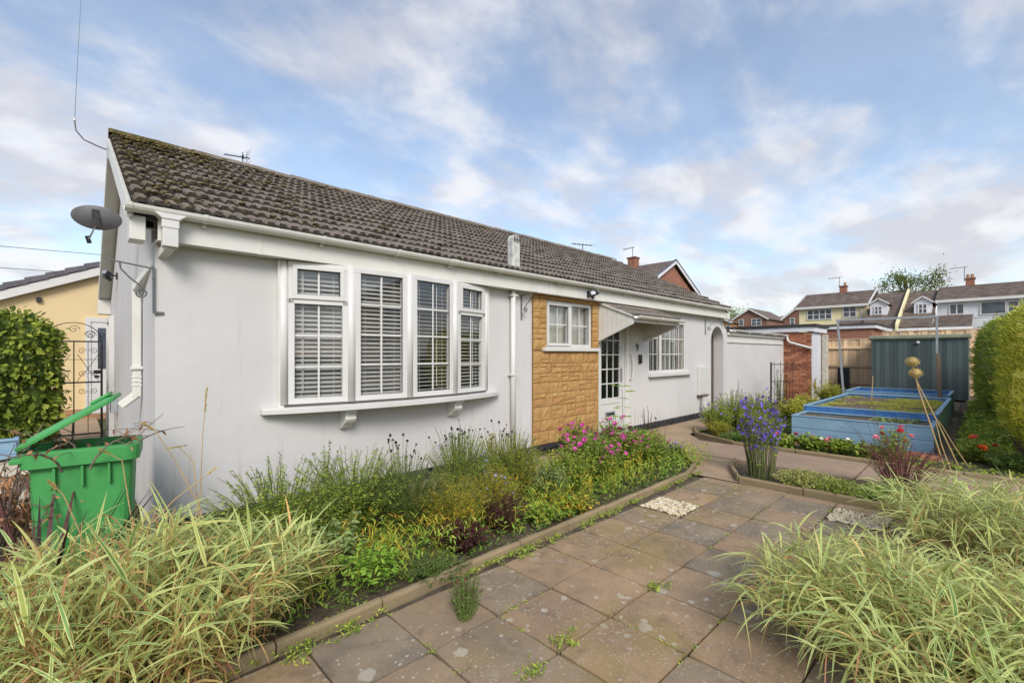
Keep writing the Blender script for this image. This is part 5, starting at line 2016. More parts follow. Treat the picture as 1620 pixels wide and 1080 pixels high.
# ================================================================== FAR HOUSES
def far_window(parent, x, y0, y1, z0, z1, nc=2, nr=1, mat='pvc'):
    """window on a wall facing -x"""
    w, h = abs(y1 - y0), z1 - z0
    ya, yb = min(y0, y1), max(y0, y1)
    f = 0.06
    fr = MB().box(x - .05, ya, z0, x - .005, yb, z0 + f).box(x - .05, ya, z1 - f, x - .005, yb, z1)
    for k in range(nc + 1):
        yy = ya + (w - f) * k / nc
        fr.box(x - .05, yy, z0 + f, x - .005, yy + f, z1 - f)
    for k in range(1, nr):
        zz = z0 + h * k / nr
        for q in range(nc):
            a = ya + (w - f) * q / nc + f
            fr.box(x - .045, a, zz - .02, x - .01, ya + (w - f) * (q + 1) / nc, zz + .02)
    wo = fr.obj('window', M[mat], parent)
    for q in range(nc):
        a = ya + (w - f) * q / nc + f
        MB().box(x - .022, a, z0 + f, x - .016, ya + (w - f) * (q + 1) / nc, z1 - f).obj('pane', M['far_glass'], wo)
    return wo




def courses(parent, x0, y0, z0, x1, y1, z1, mat, gauge=0.33, name='tile_course'):
    """roof slope rising in +x from (x0,z0) to (x1,z1), y0..y1, with tile courses as real steps"""
    L = math.hypot(x1 - x0, z1 - z0)
    n = max(3, int(L / gauge))
    for k in range(n):
        t0, t1 = k / n, (k + 1.15) / n
        a = (x0 + (x1 - x0) * t0, z0 + (z1 - z0) * t0 + .035)
        b = (x0 + (x1 - x0) * min(1, t1), z0 + (z1 - z0) * min(1, t1) + .010)
        mb = MB()
        mb.prism([(a[0], a[1] - .035), (a[0], a[1]), (b[0], b[1]), (b[0], b[1] - .02)], 'y', 0, 1)
        mb.v = [(v[0], y0 + (y1 - y0) * v[1], v[2]) for v in mb.v]
        mb.obj(name, mat, parent)


def chimney(parent, x, y, z0, z1, w=0.5, pots=2):
    c = MB().box(x - w / 2, y - w / 2, z0, x + w / 2, y + w / 2, z1)
    co = c.obj('chimney', M['far_brick'], parent)
    MB().box(x - w / 2 - .05, y - w / 2 - .05, z1, x + w / 2 + .05, y + w / 2 + .05, z1 + .08).obj('cap', M['far_brick2'], co)
    for k in range(pots):
        MB().lathe([(0.09, 0), (.075, .22), (.085, .24)], 8, (x, y - .1 + .2 * k, z1 + .08)).obj('pot', M['far_brick3'], co)
    return co


def far_aerial(x, y, z, h, label):
    t = thing('television_aerial', label, 'aerial', (x, y, z))
    MB().tube([(0, 0, 0), (0, 0, h)], 0.02, 5).obj('mast', M['grey_iron'], t)
    MB().tube([(0, .7, h - .06), (0, -.15, h - .02)], 0.018, 5).obj('boom', M['grey_iron'], t)
    for k in range(5):
        MB().tube([(-.15, .62 - k * .15, h - .06), (.15, .62 - k * .15, h - .06)], 0.010, 4).obj('element', M['grey_iron'], t)


# yellow house
yh = thing('yellow_house', 'pale yellow boarded house with brown roof, leftmost of the far terrace', 'house', (0, 0, 0))
MB().box(38, 0.95, 0, 44, 4.95, 4.80).obj('wall', M['yellow_board'], yh)
for k in range(20):
    MB().box(37.975, 0.97, 2.75 + k * .105, 37.999, 4.93, 2.75 + k * .105 + .098).obj('weatherboard', M['yellow_board'], yh)
MB().prism([(38, 4.80), (44, 4.80), (41, 6.05)], 'y', 4.90, 4.95).obj('gable_wall', M['far_brick'], yh)
ro = MB().prism([(37.75, 4.86), (41, 6.12), (44.25, 4.86), (41, 6.02)], 'y', 0.85, 5.15).obj('roof', M['far_tile'], yh)
courses(ro, 37.72, 0.88, 4.86, 41, 5.15, 6.12, M['far_tile'])
MB().box(37.68, .85, 4.74, 37.75, 5.15, 4.90).obj('gutter', M['pvc'], yh)
MB().bar((37.70, .84, 4.86), (41.0, .84, 6.14), .06, .16).obj('bargeboard', M['pvc'], yh)
MB().bar((37.70, 5.18, 4.86), (41.0, 5.18, 6.14), .06, .16).obj('bargeboard', M['pvc'], yh)
far_window(yh, 37.975, 2.91, 4.44, 3.95, 4.70, 4, 2)
far_window(yh, 37.975, 1.52, 2.30, 4.02, 4.78, 2, 2)
MB().tube([(37.9, 1.25, 4.75), (37.9, 1.25, 2.0)], .04, 6).obj('downpipe', M['pvc'], yh)
chimney(yh, 41, 2.8, 6.0, 6.52, .42, 1)
far_aerial(41, 3.05, 6.5, .8, 'television aerial on the chimney of the yellow house')
# chalet pair with dormers
ch = thing('chalet_house', 'chalet house with a white dormer set in a brown tiled roof beside the yellow house', 'house')
MB().box(38.0, -.85, 0, 44, 0.84, 3.3).obj('wall', M['yellow_board'], ch)
ro = MB().prism([(35.0, 3.05), (41, 5.75), (41, 5.65), (35.0, 2.95)], 'y', -.84, 0.84).obj('roof', M['far_tile'], ch)
courses(ro, 35.0, -.84, 3.08, 41, .84, 5.80, M['far_tile'], .34)
ch2 = thing('chalet_house', 'chalet house with a white dormer between the yellow divider and the white house', 'house')
MB().box(38.0, -2.45, 0, 44, -.98, 3.3).obj('wall', M['white_board'], ch2)
ro2 = MB().prism([(35.0, 3.05), (41, 5.72), (41, 5.62), (35.0, 2.95)], 'y', -2.42, -.96).obj('roof', M['far_tile'], ch2)
courses(ro2, 35.0, -2.42, 3.08, 41, -.96, 5.76, M['far_tile'], .34)
ro3 = MB().box(34.9, .84, 2.9, 35.6, 2.2, 3.0).obj('porch_roof', M['far_tile'], ch)
courses(ro3, 34.9, .84, 3.0, 37.9, 2.35, 3.9, M['far_tile'], .3)
ro4 = MB().box(34.9, -4.1, 2.9, 35.6, -2.42, 3.0).obj('porch_roof', M['far_tile'], ch2)
courses(ro4, 34.9, -4.05, 3.0, 37.9, -2.42, 3.85, M['far_tile'], .3)
MB().box(34.85, -4.1, 2.86, 34.92, 2.2, 3.02).obj('gutter', M['pvc'], ch)
MB().box(35.1, -2.45, 2.0, 35.2, .84, 2.95).obj('lower_wall', M['cream_wall'], ch)
dv = MB().prism([(34.7, 2.9), (34.7, 3.3), (40.8, 5.98), (41, 5.98), (41, 5.6), (35.2, 2.9)], 'y', -.95, -.85).obj('roof_divider', M['yellow_board'])
meta(dv, 'yellow painted party wall rising between the two dormers', 'wall')


def dormer(parent, y0, y1, zb, ze, za, wy0, wy1, wz0, wz1):
    x = 37.0
    ym = (y0 + y1) / 2
    MB().prism([(y0, zb), (y1, zb), (y1, ze), (ym, za - .06), (y0, ze)], 'x', x, x + 3.0).obj('dormer', M['white_board'], parent)
    dr_ = MB()
    dr_.prism([(y0 - .12, ze - .05), (ym, za), (ym, za + .07), (y0 - .12, ze + .03)], 'x', x - .10, x + 3)
    dr_.prism([(y1 + .12, ze - .05), (ym, za), (ym, za + .07), (y1 + .12, ze + .03)], 'x', x - .10, x + 3)
    dr_.obj('dormer_roof', M['far_tile'], parent)
    MB().bar((x - .13, y0 - .12, ze - .02), (x - .13, ym, za + .02), .04, .08).obj('dormer_trim', M['pvc'], parent)
    MB().bar((x - .13, y1 + .12, ze - .02), (x - .13, ym, za + .02), .04, .08).obj('dormer_trim', M['pvc'], parent)
    far_window(parent, x - .01, wy0, wy1, wz0, wz1, 2, 2)


dormer(ch, -.22, .66, 3.95, 4.72, 5.06, .02, .46, 4.05, 4.60)
dormer(ch2, -2.30, -1.50, 3.80, 4.66, 5.0, -2.12, -1.68, 3.95, 4.60)
# white boarded house
wh = thing('white_house', 'white boarded house with long brown roof and wide upper window at the far right', 'house')
MB().box(38, -9.5, 0, 44, -2.5, 4.72).obj('wall', M['white_board'], wh)
for k in range(44):
    MB().box(37.975, -9.4 + k * .157, 3.65, 37.999, -9.4 + k * .157 + .15, 4.70).obj('cladding_board', M['white_board'], wh)
ro = MB().prism([(37.75, 4.78), (41, 5.92), (44.25, 4.78), (41, 5.84)], 'y', -9.6, -2.42).obj('roof', M['far_tile'], wh)
courses(ro, 37.72, -9.6, 4.78, 41, -2.42, 5.92, M['far_tile'])
MB().box(37.66, -9.6, 4.64, 37.75, -2.42, 4.80).obj('gutter', M['pvc'], wh)
far_window(wh, 37.97, -3.70, -3.02, 3.88, 4.55, 2, 1)
far_window(wh, 37.97, -5.40, -4.34, 3.80, 4.58, 1, 1)
far_window(wh, 37.97, -5.90, -5.42, 3.86, 4.55, 1, 2)
chimney(wh, 41, -3.88, 5.8, 6.3, .42, 2)
far_aerial(41, -3.62, 6.2, .95, 'television aerial on the chimney of the white house')

# red brick house rising behind the bungalow roof
rb_ = thing('brick_house', 'red brick gabled house rising behind the far end of the bungalow roof', 'house')
GX0, GX1, GA = 21.35, 27.8, 24.6
MB().prism([(GX0 + .3, 0), (GX1 - .3, 0), (GX1 - .3, 5.1), (GA, 6.68), (GX0 + .3, 5.1)], 'y', 8.0, 14).obj('wall', M['far_brick'], rb_)
rr_ = MB()
for s_, xe in ((-1, GX0), (1, GX1)):
    rr_.prism([(xe, 5.12), (GA, 6.86), (GA, 6.94), (xe, 5.22)], 'y', 7.85, 14.2)
rr_.obj('roof', M['far_tile'], rb_)
for xe in (GX0, GX1):
    MB().bar((xe, 7.82, 5.10), (GA, 7.82, 6.82), .05, .17).obj('bargeboard', M['white_board'], rb_)
    n = 13
    for k in range(n):
        t = (k + .5) / n
        MB().box(-.14, -.06, -.03, .14, .06, .05).obj('verge_tile', M['grey_tile'], rb_, (xe + (GA - xe) * t, 7.84, 5.24 + 1.70 * t), (0, (-1 if xe < GA else 1) * math.atan2(1.7, abs(GA - xe)), 0))
chimney(rb_, GA - .1, 10.55, 6.6, 7.40, .50, 0)
far_aerial(GA - .1, 10.6, 7.4, .75, 'television aerial on the chimney of the red brick house behind the bungalow')

# small far houses
def gable_house(name, label, x, y0, y1, ze, za, mat, wins=(), depth=8):
    t = thing(name, label, 'house')
    ym = (y0 + y1) / 2
    MB().prism([(y0, -.5), (y1, -.5), (y1, ze), (ym, za), (y0, ze)], 'x', x, x + depth).obj('wall', M[mat], t)
    for (a) in (y0 - .25, y1 + .25):
        zz = ze - .25 * (za - ze) / abs(y1 - ym)
        MB().prism([(a, zz), (ym, za + .02), (ym, za + .16), (a, zz + .14)], 'x', x - .2, x + depth).obj('roof', M['far_tile'], t)
        MB().bar((x - .26, a, zz), (x - .26, ym, za + .02), .06, .18).obj('bargeboard', M['pvc'], t)
    for (a, b, c_, d) in wins:
        far_window(t, x - .01, a, b, c_, d, 2 if b - a > .9 or a - b > .9 else 1, 2)
    return t


gable_house('brick_house', 'brown brick gabled house with two white windows, far left of the background row', 62, 14.39, 18.50, 6.0, 7.25, 'far_brick2', [(17.15, 17.77, 5.18, 6.0), (15.04, 16.23, 5.09, 6.03)])
gable_house('brick_house', 'brown brick gabled house partly hidden by the yellow house', 50, 6.4, 9.2, 5.06, 6.2, 'far_brick2', [(8.28, 8.71, 4.26, 5.03)])
gable_house('buff_house', 'small buff brick house between the two brown brick gables', 80, 16.0, 19.6, 6.3, 7.4, 'far_brick3', [(18.2, 18.8, 5.6, 6.25)])
gable_house('buff_house', 'buff house corner just past the end of the bungalow gutter', 60, 17.98, 20.8, 5.6, 6.2, 'far_brick3', [(18.1, 18.6, 4.6, 5.2)])
sl_ = thing('street_lamp', 'thin grey street lamp beside the distant brown brick gable', 'street lamp', (58, 17.5, 0))
MB().tube([(0, 0, 0), (0, 0, 6.35)], .06, 8, .04).obj('column', M['grey_iron'], sl_)
MB().tube([(0, 0, 6.3), (0, -.8, 6.42)], .04, 6).obj('arm', M['grey_iron'], sl_)
MB().box(-.1, -1.15, 6.36, .1, -.75, 6.46).obj('lantern', M['grey_iron'], sl_)

g2 = thing('garage', 'second brick garage with white fascia, seen above the tan fence', 'garage', (26, 0, 0))
MB().box(0, -.95, 0, 5, 1.6, 2.72).obj('wall', M['far_brick'], g2)
MB().box(-.1, -1.05, 2.70, -.05, 1.7, 2.86).obj('fascia', M['white_board'], g2)
MB().box(-.05, -1.10, 2.70, 5.1, -1.05, 2.86).obj('fascia', M['white_board'], g2)
MB().box(-.15, -1.15, 2.865, 5.2, 1.8, 2.92).obj('flat_roof', M['dark_felt'], g2)
g3 = thing('flat_roof_building', 'cream walled low building behind the fence, below the dormers', 'building', (31, -4.6, 0))
MB().box(0, 0, 0, 4, 3.4, 2.6).obj('wall', M['cream_wall'], g3)
MB().box(-.1, -.1, 2.62, 4.1, 3.5, 2.72).obj('fascia', M['white_board'], g3)

# house across the garden behind the camera: it is what the bow window reflects
oh = thing('cream_house', 'cream rendered house across the lane, seen reflected in the bow window', 'house', (9.8, -14.5, 0))
MB().prism([(-3.6, 0), (3.6, 0), (3.6, 3.6), (0, 5.3), (-3.6, 3.6)], 'y', -8, 0).obj('wall', M['cream_wall'], oh)
rr_ = MB()
for xe in (-4.9, 4.9):
    rr_.prism([(xe * .82, 3.45), (0, 5.33), (0, 5.5), (xe * .82, 3.62)], 'y', -8.2, .3)
rr_.obj('roof', M['far_tile'], oh)
for (a, b, c_, d) in ((-2.4, -1.4, 2.5, 3.5), (1.2, 2.2, 2.5, 3.5), (-2.4, -1, .9, 2.0)):
    w_ = MB().box(a, .0, c_, b, .05, d).obj('window', M['pvc'], oh)
    MB().box(a + .08, .051, c_ + .08, (a + b) / 2 - .03, .06, d - .08).obj('pane', M['far_glass'], w_)
    MB().box((a + b) / 2 + .03, .051, c_ + .08, b - .08, .06, d - .08).obj('pane', M['far_glass'], w_)


# ================================================================== PLANTS
def plant(name, label, cat, x, y, h, r, n, per, ll, lw, mat, smat='stem', shape='lance', up=0.4, droop=0.3, t0=0.15, hv=0.3, base_r=0.08,
          group=None, z=0.0, sr=(0.004, 0.0016), nseg=3, roll=0.6, lean=(0, 0), wob=0.03, dome=0.35, extra=(), taper=0.3, spread=1.0):
    n = int(n * 1.6) if n > 30 else n
    if y > -2.1 and x < 6.5 and n > 30:
        r, h = r * 1.15, h * 1.08
    per = int(per * 1.2)
    ll, lw, h = ll * 1.12, lw * 1.2, h * 1.08
    t = thing(name, label, cat, (x, y, z), 0, group)
    P = stems(n, h, r, base_r, hv, 6, lean, wob, dome)
    V, F, T = leaves_on(P, per, ll, lw, t0, up, droop, shape, nseg, roll, spread, 0.5, taper)
    link('foliage', quads_mesh('foliage', V, F, M[mat], T), t, kind='stuff')
    for (m2, per2, l2, w2, ta, sh2) in extra:
        V, F, T = leaves_on(P, per2, l2, w2, ta, up, droop, sh2, 2, roll, spread, 0.5, taper)
        link('foliage', quads_mesh('foliage', V, F, M[m2], T), t, kind='stuff')
    V, F, T = stem_tubes(P, *sr)
    link('stems', quads_mesh('stems', V, F, M[smat]), t, kind='stuff')
    return t, P


def flowers(t, P, n, meshes, tmin=1.0, name='flower', tilt=0.5, off=0.01, sc=(0.8, 1.2), toward=None):
    """flower heads standing on the stems; only stems at the outside are used first"""
    N = P.shape[0]
    order = list(range(N))
    random.shuffle(order)
    if n > N:
        order = order * (n // N + 1)
    for k in range(n):
        p = P[order[k]]
        tt = tmin + (1 - tmin) * random.random()
        idx = tt * (p.shape[0] - 1)
        i0 = min(int(idx), p.shape[0] - 2)
        q = p[i0] * (1 - (idx - i0)) + p[i0 + 1] * (idx - i0)
        o = link(name, random.choice(meshes), t, (q[0] + random.uniform(-off, off), q[1] + random.uniform(-off, off), q[2] + off * .6),
                 ((toward or (0, 0))[0] + random.uniform(-tilt, tilt), random.uniform(-tilt, tilt), random.uniform(0, 6.28)))
        s_ = random.uniform(*sc)
        o.scale = (s_, s_, s_)


def tufts(name, label, cat, pts, h, ll, lw, mat, per=7, shape='lance', up=1.0, droop=0.3, kind='stuff'):
    """many small rosettes at the given points joined into one mesh of ground cover"""
    pts = np.asarray(pts, float)
    N = len(pts)
    pos = np.repeat(pts, per, 0) + rng.normal(0, 0.012, (N * per, 3)) * np.array([1, 1, 0])
    a = rng.random(N * per) * 2 * np.pi
    d = np.stack([np.cos(a), np.sin(a), np.abs(rng.normal(up, 0.5, N * per))], 1)
    pos[:, 2] += rng.random(N * per) * h
    V, F, T = leaf_arrays(pos, d, ll * (0.5 + rng.random(N * per)), lw * (0.6 + 0.7 * rng.random(N * per)), droop, 2, shape, 0.6)
    return meta(link(name, quads_mesh(name, V, F, M[mat], T), kind=kind), label, cat)


# ---------------- variegated ribbon grass: the largest blades are parts of their own
def blade_variants(mat, n=14, L=0.26, W=0.0155):
    out = []
    for k in range(n):
        e = 0.2 + 1.9 * k / n
        V, F, T = leaf_arrays(np.zeros((1, 3)), np.array([[1.0, 0, e]]), L * random.uniform(.8, 1.15), W * random.uniform(.8, 1.15), random.uniform(.08, .55), 7, 'blade', 0.5)
        out.append(quads_mesh('blade', V, F, mat, T, smooth=True))
    return out


BL = blade_variants(M['varieg']) + blade_variants(M['varieg'], 8, 0.32, 0.012)
BLP = blade_variants(M['varieg_pale'], 6, 0.24, 0.012)


def ribbon_grass(label, x, y, h, r, n, per, group, ll=0.26, lw=0.0145, nobj=290, sx=1.0, sy=1.0, lean=(0, 0), droop=0.26, dead=0.10):
    t = thing('ribbon_grass', label, 'grass clump', (x, y, 0), 0, group)
    P = stems(n, h, r, r * 0.55, 0.35, 6, lean, 0.04, 0.30)
    P[:, :, 0] *= sx
    P[:, :, 1] *= sy
    V, F, T = leaves_on(P, per, ll, lw, 0.22, 0.9, droop, 'blade', 5, 0.5, 1.0, 0.5, 0.1)
    link('blades', quads_mesh('blades', V, F, M['varieg'], T, smooth=True), t, kind='stuff')
    V, F, T = leaves_on(P, max(1, per // 3), ll * .8, lw * .8, 0.1, 0.3, 0.8, 'blade', 4, 0.6, 1.0, 0.45, 0.1)
    link('pale_blades', quads_mesh('pale_blades', V, F, M['varieg_pale'], T, smooth=True), t, kind='stuff')
    V, F, T = leaves_on(P[:int(n * .6)], 3, ll * .75, lw * .7, 0.0, 0.1, 1.2, 'blade', 4, 1.0, 1.0, 0.6, 0.1)
    link('dead_blades', quads_mesh('dead_blades', V, F, M['brown_leaf'], T, smooth=True), t, kind='stuff')
    V, F, T = stem_tubes(P, 0.003, 0.0018)
    link('stems', quads_mesh('stems', V, F, M['varieg_pale'], T), t, kind='stuff')
    cx, cy = cam.location.x - x, cam.location.y - y
    ends = sorted(range(n), key=lambda i: (P[i, -1, 0] - cx) ** 2 + (P[i, -1, 1] - cy) ** 2 - P[i, -1, 2] * .8 + random.uniform(-.25, .25))
    for k in range(nobj):
        p = P[ends[k % max(1, int(n * 0.8))]]
        u = random.uniform(.45, 1.0) * (p.shape[0] - 1)
        i0 = min(int(u), p.shape[0] - 2)
        q = p[i0] * (1 - (u - i0)) + p[i0 + 1] * (u - i0)
        o = link('blade', random.choice(BL) if random.random() > dead else random.choice(BLP), t, tuple(q), (random.uniform(-.2, .2), random.uniform(-.25, .15), random.uniform(0, 6.28)))
        s_ = random.uniform(.75, 1.2)
        o.scale = (s_, s_, s_)
    return t, P


ribbon_grass('large cream striped grass clump in the bottom left corner in front of the bin', -0.34, -1.98, 0.80, 0.72, 390, 7, 'cream striped ribbon grass clumps', lean=(0.0, -0.05))
ribbon_grass('cream striped grass between the corner clump and the long flower bed', 0.14, -1.78, 0.62, 0.46, 210, 7, 'cream striped ribbon grass clumps', nobj=150)
ribbon_grass('large cream striped grass clump spreading over the paving at bottom right', 2.68, -4.48, 0.50, 0.82, 460, 7, 'cream striped ribbon grass clumps', ll=0.30, lw=0.013, sx=1.1, lean=(-.1, .12), droop=0.48, dead=.06)
ribbon_grass('cream striped grass behind the bottom right clump, against the cross path', 4.35, -4.72, 0.60, 0.85, 320, 6, 'cream striped ribbon grass clumps', ll=0.32, lw=0.012, nobj=200, droop=.4)


# dry seed stalks rising out of the left clump
def seed_stalk(label, pts, head=0.16, mat='dry_stem'):
    t = thing('seed_stalk', label, 'seed stalk', pts[0], 0, 'dry seed stalks by the corner of the bungalow')
    rel = [Vector(p) - Vector(pts[0]) for p in pts]
    MB().tube(rel, 0.0045, 6, 0.0018).obj('stalk', M[mat], t)
    e, d = rel[-1], (rel[-1] - rel[-2]).normalized()
    n = 46
    pos = np.array([list(e - d * head * (k / n)) for k in range(n)])
    dd = np.array([list(d * 1.6 + Vector((random.uniform(-.6, .6), random.uniform(-.6, .6), random.uniform(-.3, .3)))) for k in range(n)])
    V, F, T = leaf_arrays(pos, dd, 0.028, 0.007, 0.1, 2, 'lance', 0.8)
    link('seedhead', quads_mesh('seedhead', V, F, M['varieg_pale'], T), t)
    return t


M['straw_leaf'] = M['varieg_pale']
seed_stalk('tallest pale seed stalk standing against the white front wall', [(0.10, -1.0, 0.0), (0.14, -0.99, 0.6), (0.15, -1.0, 0.95), (0.17, -1.02, 1.27)])
seed_stalk('short bent seed stalk beside the tallest one', [(0.05, -1.15, 0.0), (0.10, -1.13, 0.55), (0.08, -1.13, 0.82), (0.0, -1.15, 0.93), (-.05, -1.17, 0.93)], .12)
seed_stalk('bent dry stalk folded over in front of the right half of the bin', [(-0.22, -1.35, 0.0), (-0.24, -1.38, 0.6), (-0.28, -1.40, 0.93), (-0.36, -1.42, 1.0)], .05)
seed_stalk('bent dry stalk folded over in front of the left half of the bin', [(-0.34, -1.55, 0.0), (-0.43, -1.62, 0.6), (-0.50, -1.66, 0.85), (-0.54, -1.68, 0.92)], .05)
seed_stalk('slanting dry stalk crossing between the bin and the white wall', [(0.22, -1.2, 0.0), (0.10, -1.18, 0.55), (-.02, -1.18, 0.85), (-0.12, -1.18, 1.05), (-.17, -1.18, 1.09)], .08)
seed_stalk('thin dry stalk leaning across the foot of the wall', [(-0.25, -1.5, 0.5), (-0.05, -1.42, 0.68), (0.15, -1.35, 0.80)], .06)

# purple strap-leaved plant
t = thing('purple_flax', 'dark purple strap leaved plant in front of the bin', 'plant', (-0.60, -1.30, 0))
n = 46
a = rng.random(n) * 2 * np.pi
d = np.stack([np.cos(a) * .55, np.sin(a) * .55, np.ones(n) * 1.0], 1)
V, F, T = leaf_arrays(np.stack([np.cos(a) * .03, np.sin(a) * .03, np.zeros(n)], 1), d, 0.95 * (0.7 + 0.5 * rng.random(n)), 0.030, 0.12, 6, 'blade', 0.3)
link('foliage', quads_mesh('foliage', V, F, M['maroon'], T, smooth=True), t, kind='stuff')
V, F, T = leaf_arrays(np.zeros((5, 3)), np.array([[.2, .3, 1], [-.4, .1, 1], [.1, -.4, 1], [-.2, .3, 1.], [.5, .2, 1]]), 0.72, 0.02, 0.25, 6, 'blade', 0.3)
link('yellow_leaf', quads_mesh('yellow_leaf', V, F, M['yellow_leaf'], T, smooth=True), t, kind='stuff')


# cut branches with dead leaves heaped at the left edge and in the bin
def dead_branches(label, x, y, z, n, h, r, lean, per, group):
    t = thing('dead_branches', label, 'branches', (x, y, z), 0, group)
    P = stems(n, h, r, 0.12, 0.5, 7, lean, 0.07, 0.2)
    V, F, T = stem_tubes(P, 0.0085, 0.0022)
    link('branches', quads_mesh('branches', V, F, M['twig'], T), t, kind='stuff')
    side = []
    for i in range(n):
        for k in range(3):
            u = random.randrange(2, 6)
            p0 = P[i, u]
            dd = np.array([random.uniform(-1, 1), random.uniform(-1, 1), random.uniform(-.1, .8)]) * random.uniform(.12, .30)
            side.append([p0 + dd * s_ + np.array([0, 0, -.04 * s_ * s_]) for s_ in np.linspace(0, 1, 7)])
    side = np.array(side)
    V, F, T = stem_tubes(side, 0.003, 0.001)
    link('twigs', quads_mesh('twigs', V, F, M['twig'], T), t, kind='stuff')
    Q = np.concatenate([P, side])
    V, F, T = leaves_on(Q, per, 0.055, 0.030, 0.25, 0.1, 0.9, 'lance', 3, 1.2)
    link('dead_leaves', quads_mesh('dead_leaves', V, F, M['brown_leaf'], T), t, kind='stuff')
    return t


dead_branches('bare branches with curled brown leaves leaning at the left edge', -0.80, -0.75, 0.3, 20, 0.95, 0.42, (0.10, 0.05), 9, 'heaps of cut dead branches')
dead_branches('dead twigs with brown leaves sticking out of the open bin', -0.42, -0.85, 0.82, 9, 0.35, 0.55, (0.10, -0.05), 2, 'heaps of cut dead branches')
dead_branches('heap of dead leaves and twigs on the ground left of the bin', -0.88, -0.25, 0.0, 34, 0.80, 0.36, (0, 0), 26, 'heaps of cut dead branches')


# ---------------- hedges and ivy
def hedge(name, label, cat, c, half, mat, nl, ll, lw, p=3.0, core=None, wob=0.10, upb=0.5, group=None, shape='lance', rz=0.0, floor=True):
    """trimmed hedge: uneven superellipsoid body thickly covered with leaf sprays"""
    t = thing(name, label, cat, (c[0], c[1], 0), rz, group)
    H = c[2]

    def surf(u, v, k=1.0):
        cu, su, cv, sv = np.cos(u), np.sin(u), np.cos(v), np.sin(v)
        e = 2 / p
        X = np.sign(cu) * np.abs(cu) ** e * np.abs(cv) ** e
        Y = np.sign(su) * np.abs(su) ** e * np.abs(cv) ** e
        Z = np.sign(sv) * np.abs(sv) ** e
        return X * half[0] * k, Y * half[1] * k, H / 2 + Z * H / 2 * k
    nu, nv = 72, 34
    U, Vv = np.meshgrid(np.linspace(-np.pi, np.pi, nu + 1), np.linspace(-np.pi / 2, np.pi / 2, nv + 1), indexing='ij')
    X, Y, Z = surf(U, Vv, 0.93)
    for i in range(nu + 1):
        for j in range(nv + 1):
            q = mnoise.fractal(Vector((X[i % nu, j] * 1.8, Y[i % nu, j] * 1.8 + c[0], Z[i % nu, j] * 1.8)), .8, 2, 4) * wob
            X[i, j] *= 1 + q / half[0]
            Y[i, j] *= 1 + q / half[1]
    Vx = np.stack([X, Y, Z], 2).reshape(-1, 3)
    a = (np.arange(nu)[:, None] * (nv + 1) + np.arange(nv)[None]).ravel()
    F = np.stack([a, a + nv + 1, a + nv + 2, a + 1], 1)
    T = np.ones((len(Vx), 4)) * 0.15
    link('inner_growth', quads_mesh('inner_growth', Vx, F, M[core or mat], T, smooth=True), t)
    # leaves: sample faces by area
    q = Vx[F]
    n1 = np.cross(q[:, 2] - q[:, 0], q[:, 3] - q[:, 1])
    ar = np.linalg.norm(n1, axis=1)
    n1 = n1 / np.maximum(ar[:, None], 1e-9)
    cen = q.mean(1)
    flip = ((cen - np.array([0, 0, H / 2])) * n1).sum(1) < 0
    n1[flip] *= -1
    pick = rng.choice(len(F), nl, p=ar / ar.sum())
    w = rng.dirichlet((1, 1, 1, 1), nl)
    pos = (q[pick] * w[..., None]).sum(1)
    nn = n1[pick]
    cl = np.array([mnoise.noise(Vector((p_[0] * 3.5, p_[1] * 3.5 + c[0], p_[2] * 3.5))) for p_ in pos])
    pos = pos + nn * (np.abs(rng.normal(0, 0.05, (nl, 1))) + 0.10 * (rng.random((nl, 1)) > 0.985) + 0.05 * cl[:, None] + 0.02)
    d = nn * 0.8 + rng.normal(0, 0.5, (nl, 3)) + np.array([0, 0, upb])
    r = np.clip(rng.random(nl) * 0.55 + 0.25 + cl * 0.45, 0, 0.999)
    V, F2, T = leaf_arrays(pos, d, ll * (0.6 + 0.8 * rng.random(nl)), lw * (0.6 + 0.8 * rng.random(nl)), 0.15, 2, shape, 0.8, r)
    link('foliage', quads_mesh('foliage', V, F2, M[mat], T), t, kind='stuff')
    return t


hedge('conifer_hedge', 'tall yellow green clipped conifer hedge at the right edge, nearest the camera', 'hedge', (10.4, -5.84, 2.40), (2.9, 1.05), 'hedge_y', 46000, 0.070, 0.018, 3.4, wob=0.12, upb=0.9)
hedge('conifer_hedge', 'darker green rounded conifer hedge behind the yellow green one', 'hedge', (15.9, -5.50, 2.42), (3.1, 1.05), 'hedge_d', 36000, 0.075, 0.020, 3.2, wob=0.12, upb=0.7)
hedge('ivy_hedge', 'thick ivy covered hedge beside the iron gate on the left', 'hedge', (-1.95, 4.75, 2.05), (1.28, 0.42), 'ivy', 17000, 0.075, 0.055, 6, wob=0.12, upb=-0.5, shape='round', rz=R(4))


# ---------------- the long flower bed
plant('herb_clump', 'tangled fine stemmed green plant with seed pods next to the striped grass', 'plant', 0.62, -1.05, 0.66, 0.50, 170, 30, 0.042, 0.014, 'green_a', up=0.7, hv=0.5, extra=(('yellow_leaf', 8, .03, .008, .2, 'lance'), ('green_b', 10, .05, .014, .1, 'lance')))
plant('herb_clump', 'wiry green seeding plant in the bed below the left end of the bow window', 'plant', 1.22, -0.98, 0.70, 0.48, 160, 30, 0.042, 0.014, 'green_a', up=0.7, hv=0.5, extra=(('green_b', 12, .045, .012, .1, 'lance'),))
plant('tall_weed', 'taller weed with small leaves against the wall, left of the flower bed', 'plant', 0.72, -0.42, 0.72, 0.13, 9, 55, 0.042, 0.013, 'green_b', up=0.8, base_r=0.05)
plant('tall_weed', 'taller dark leaved weed against the wall under the bow sill', 'plant', 1.20, -0.42, 0.68, 0.20, 16, 50, 0.045, 0.014, 'green_b', up=0.8, base_r=0.06)
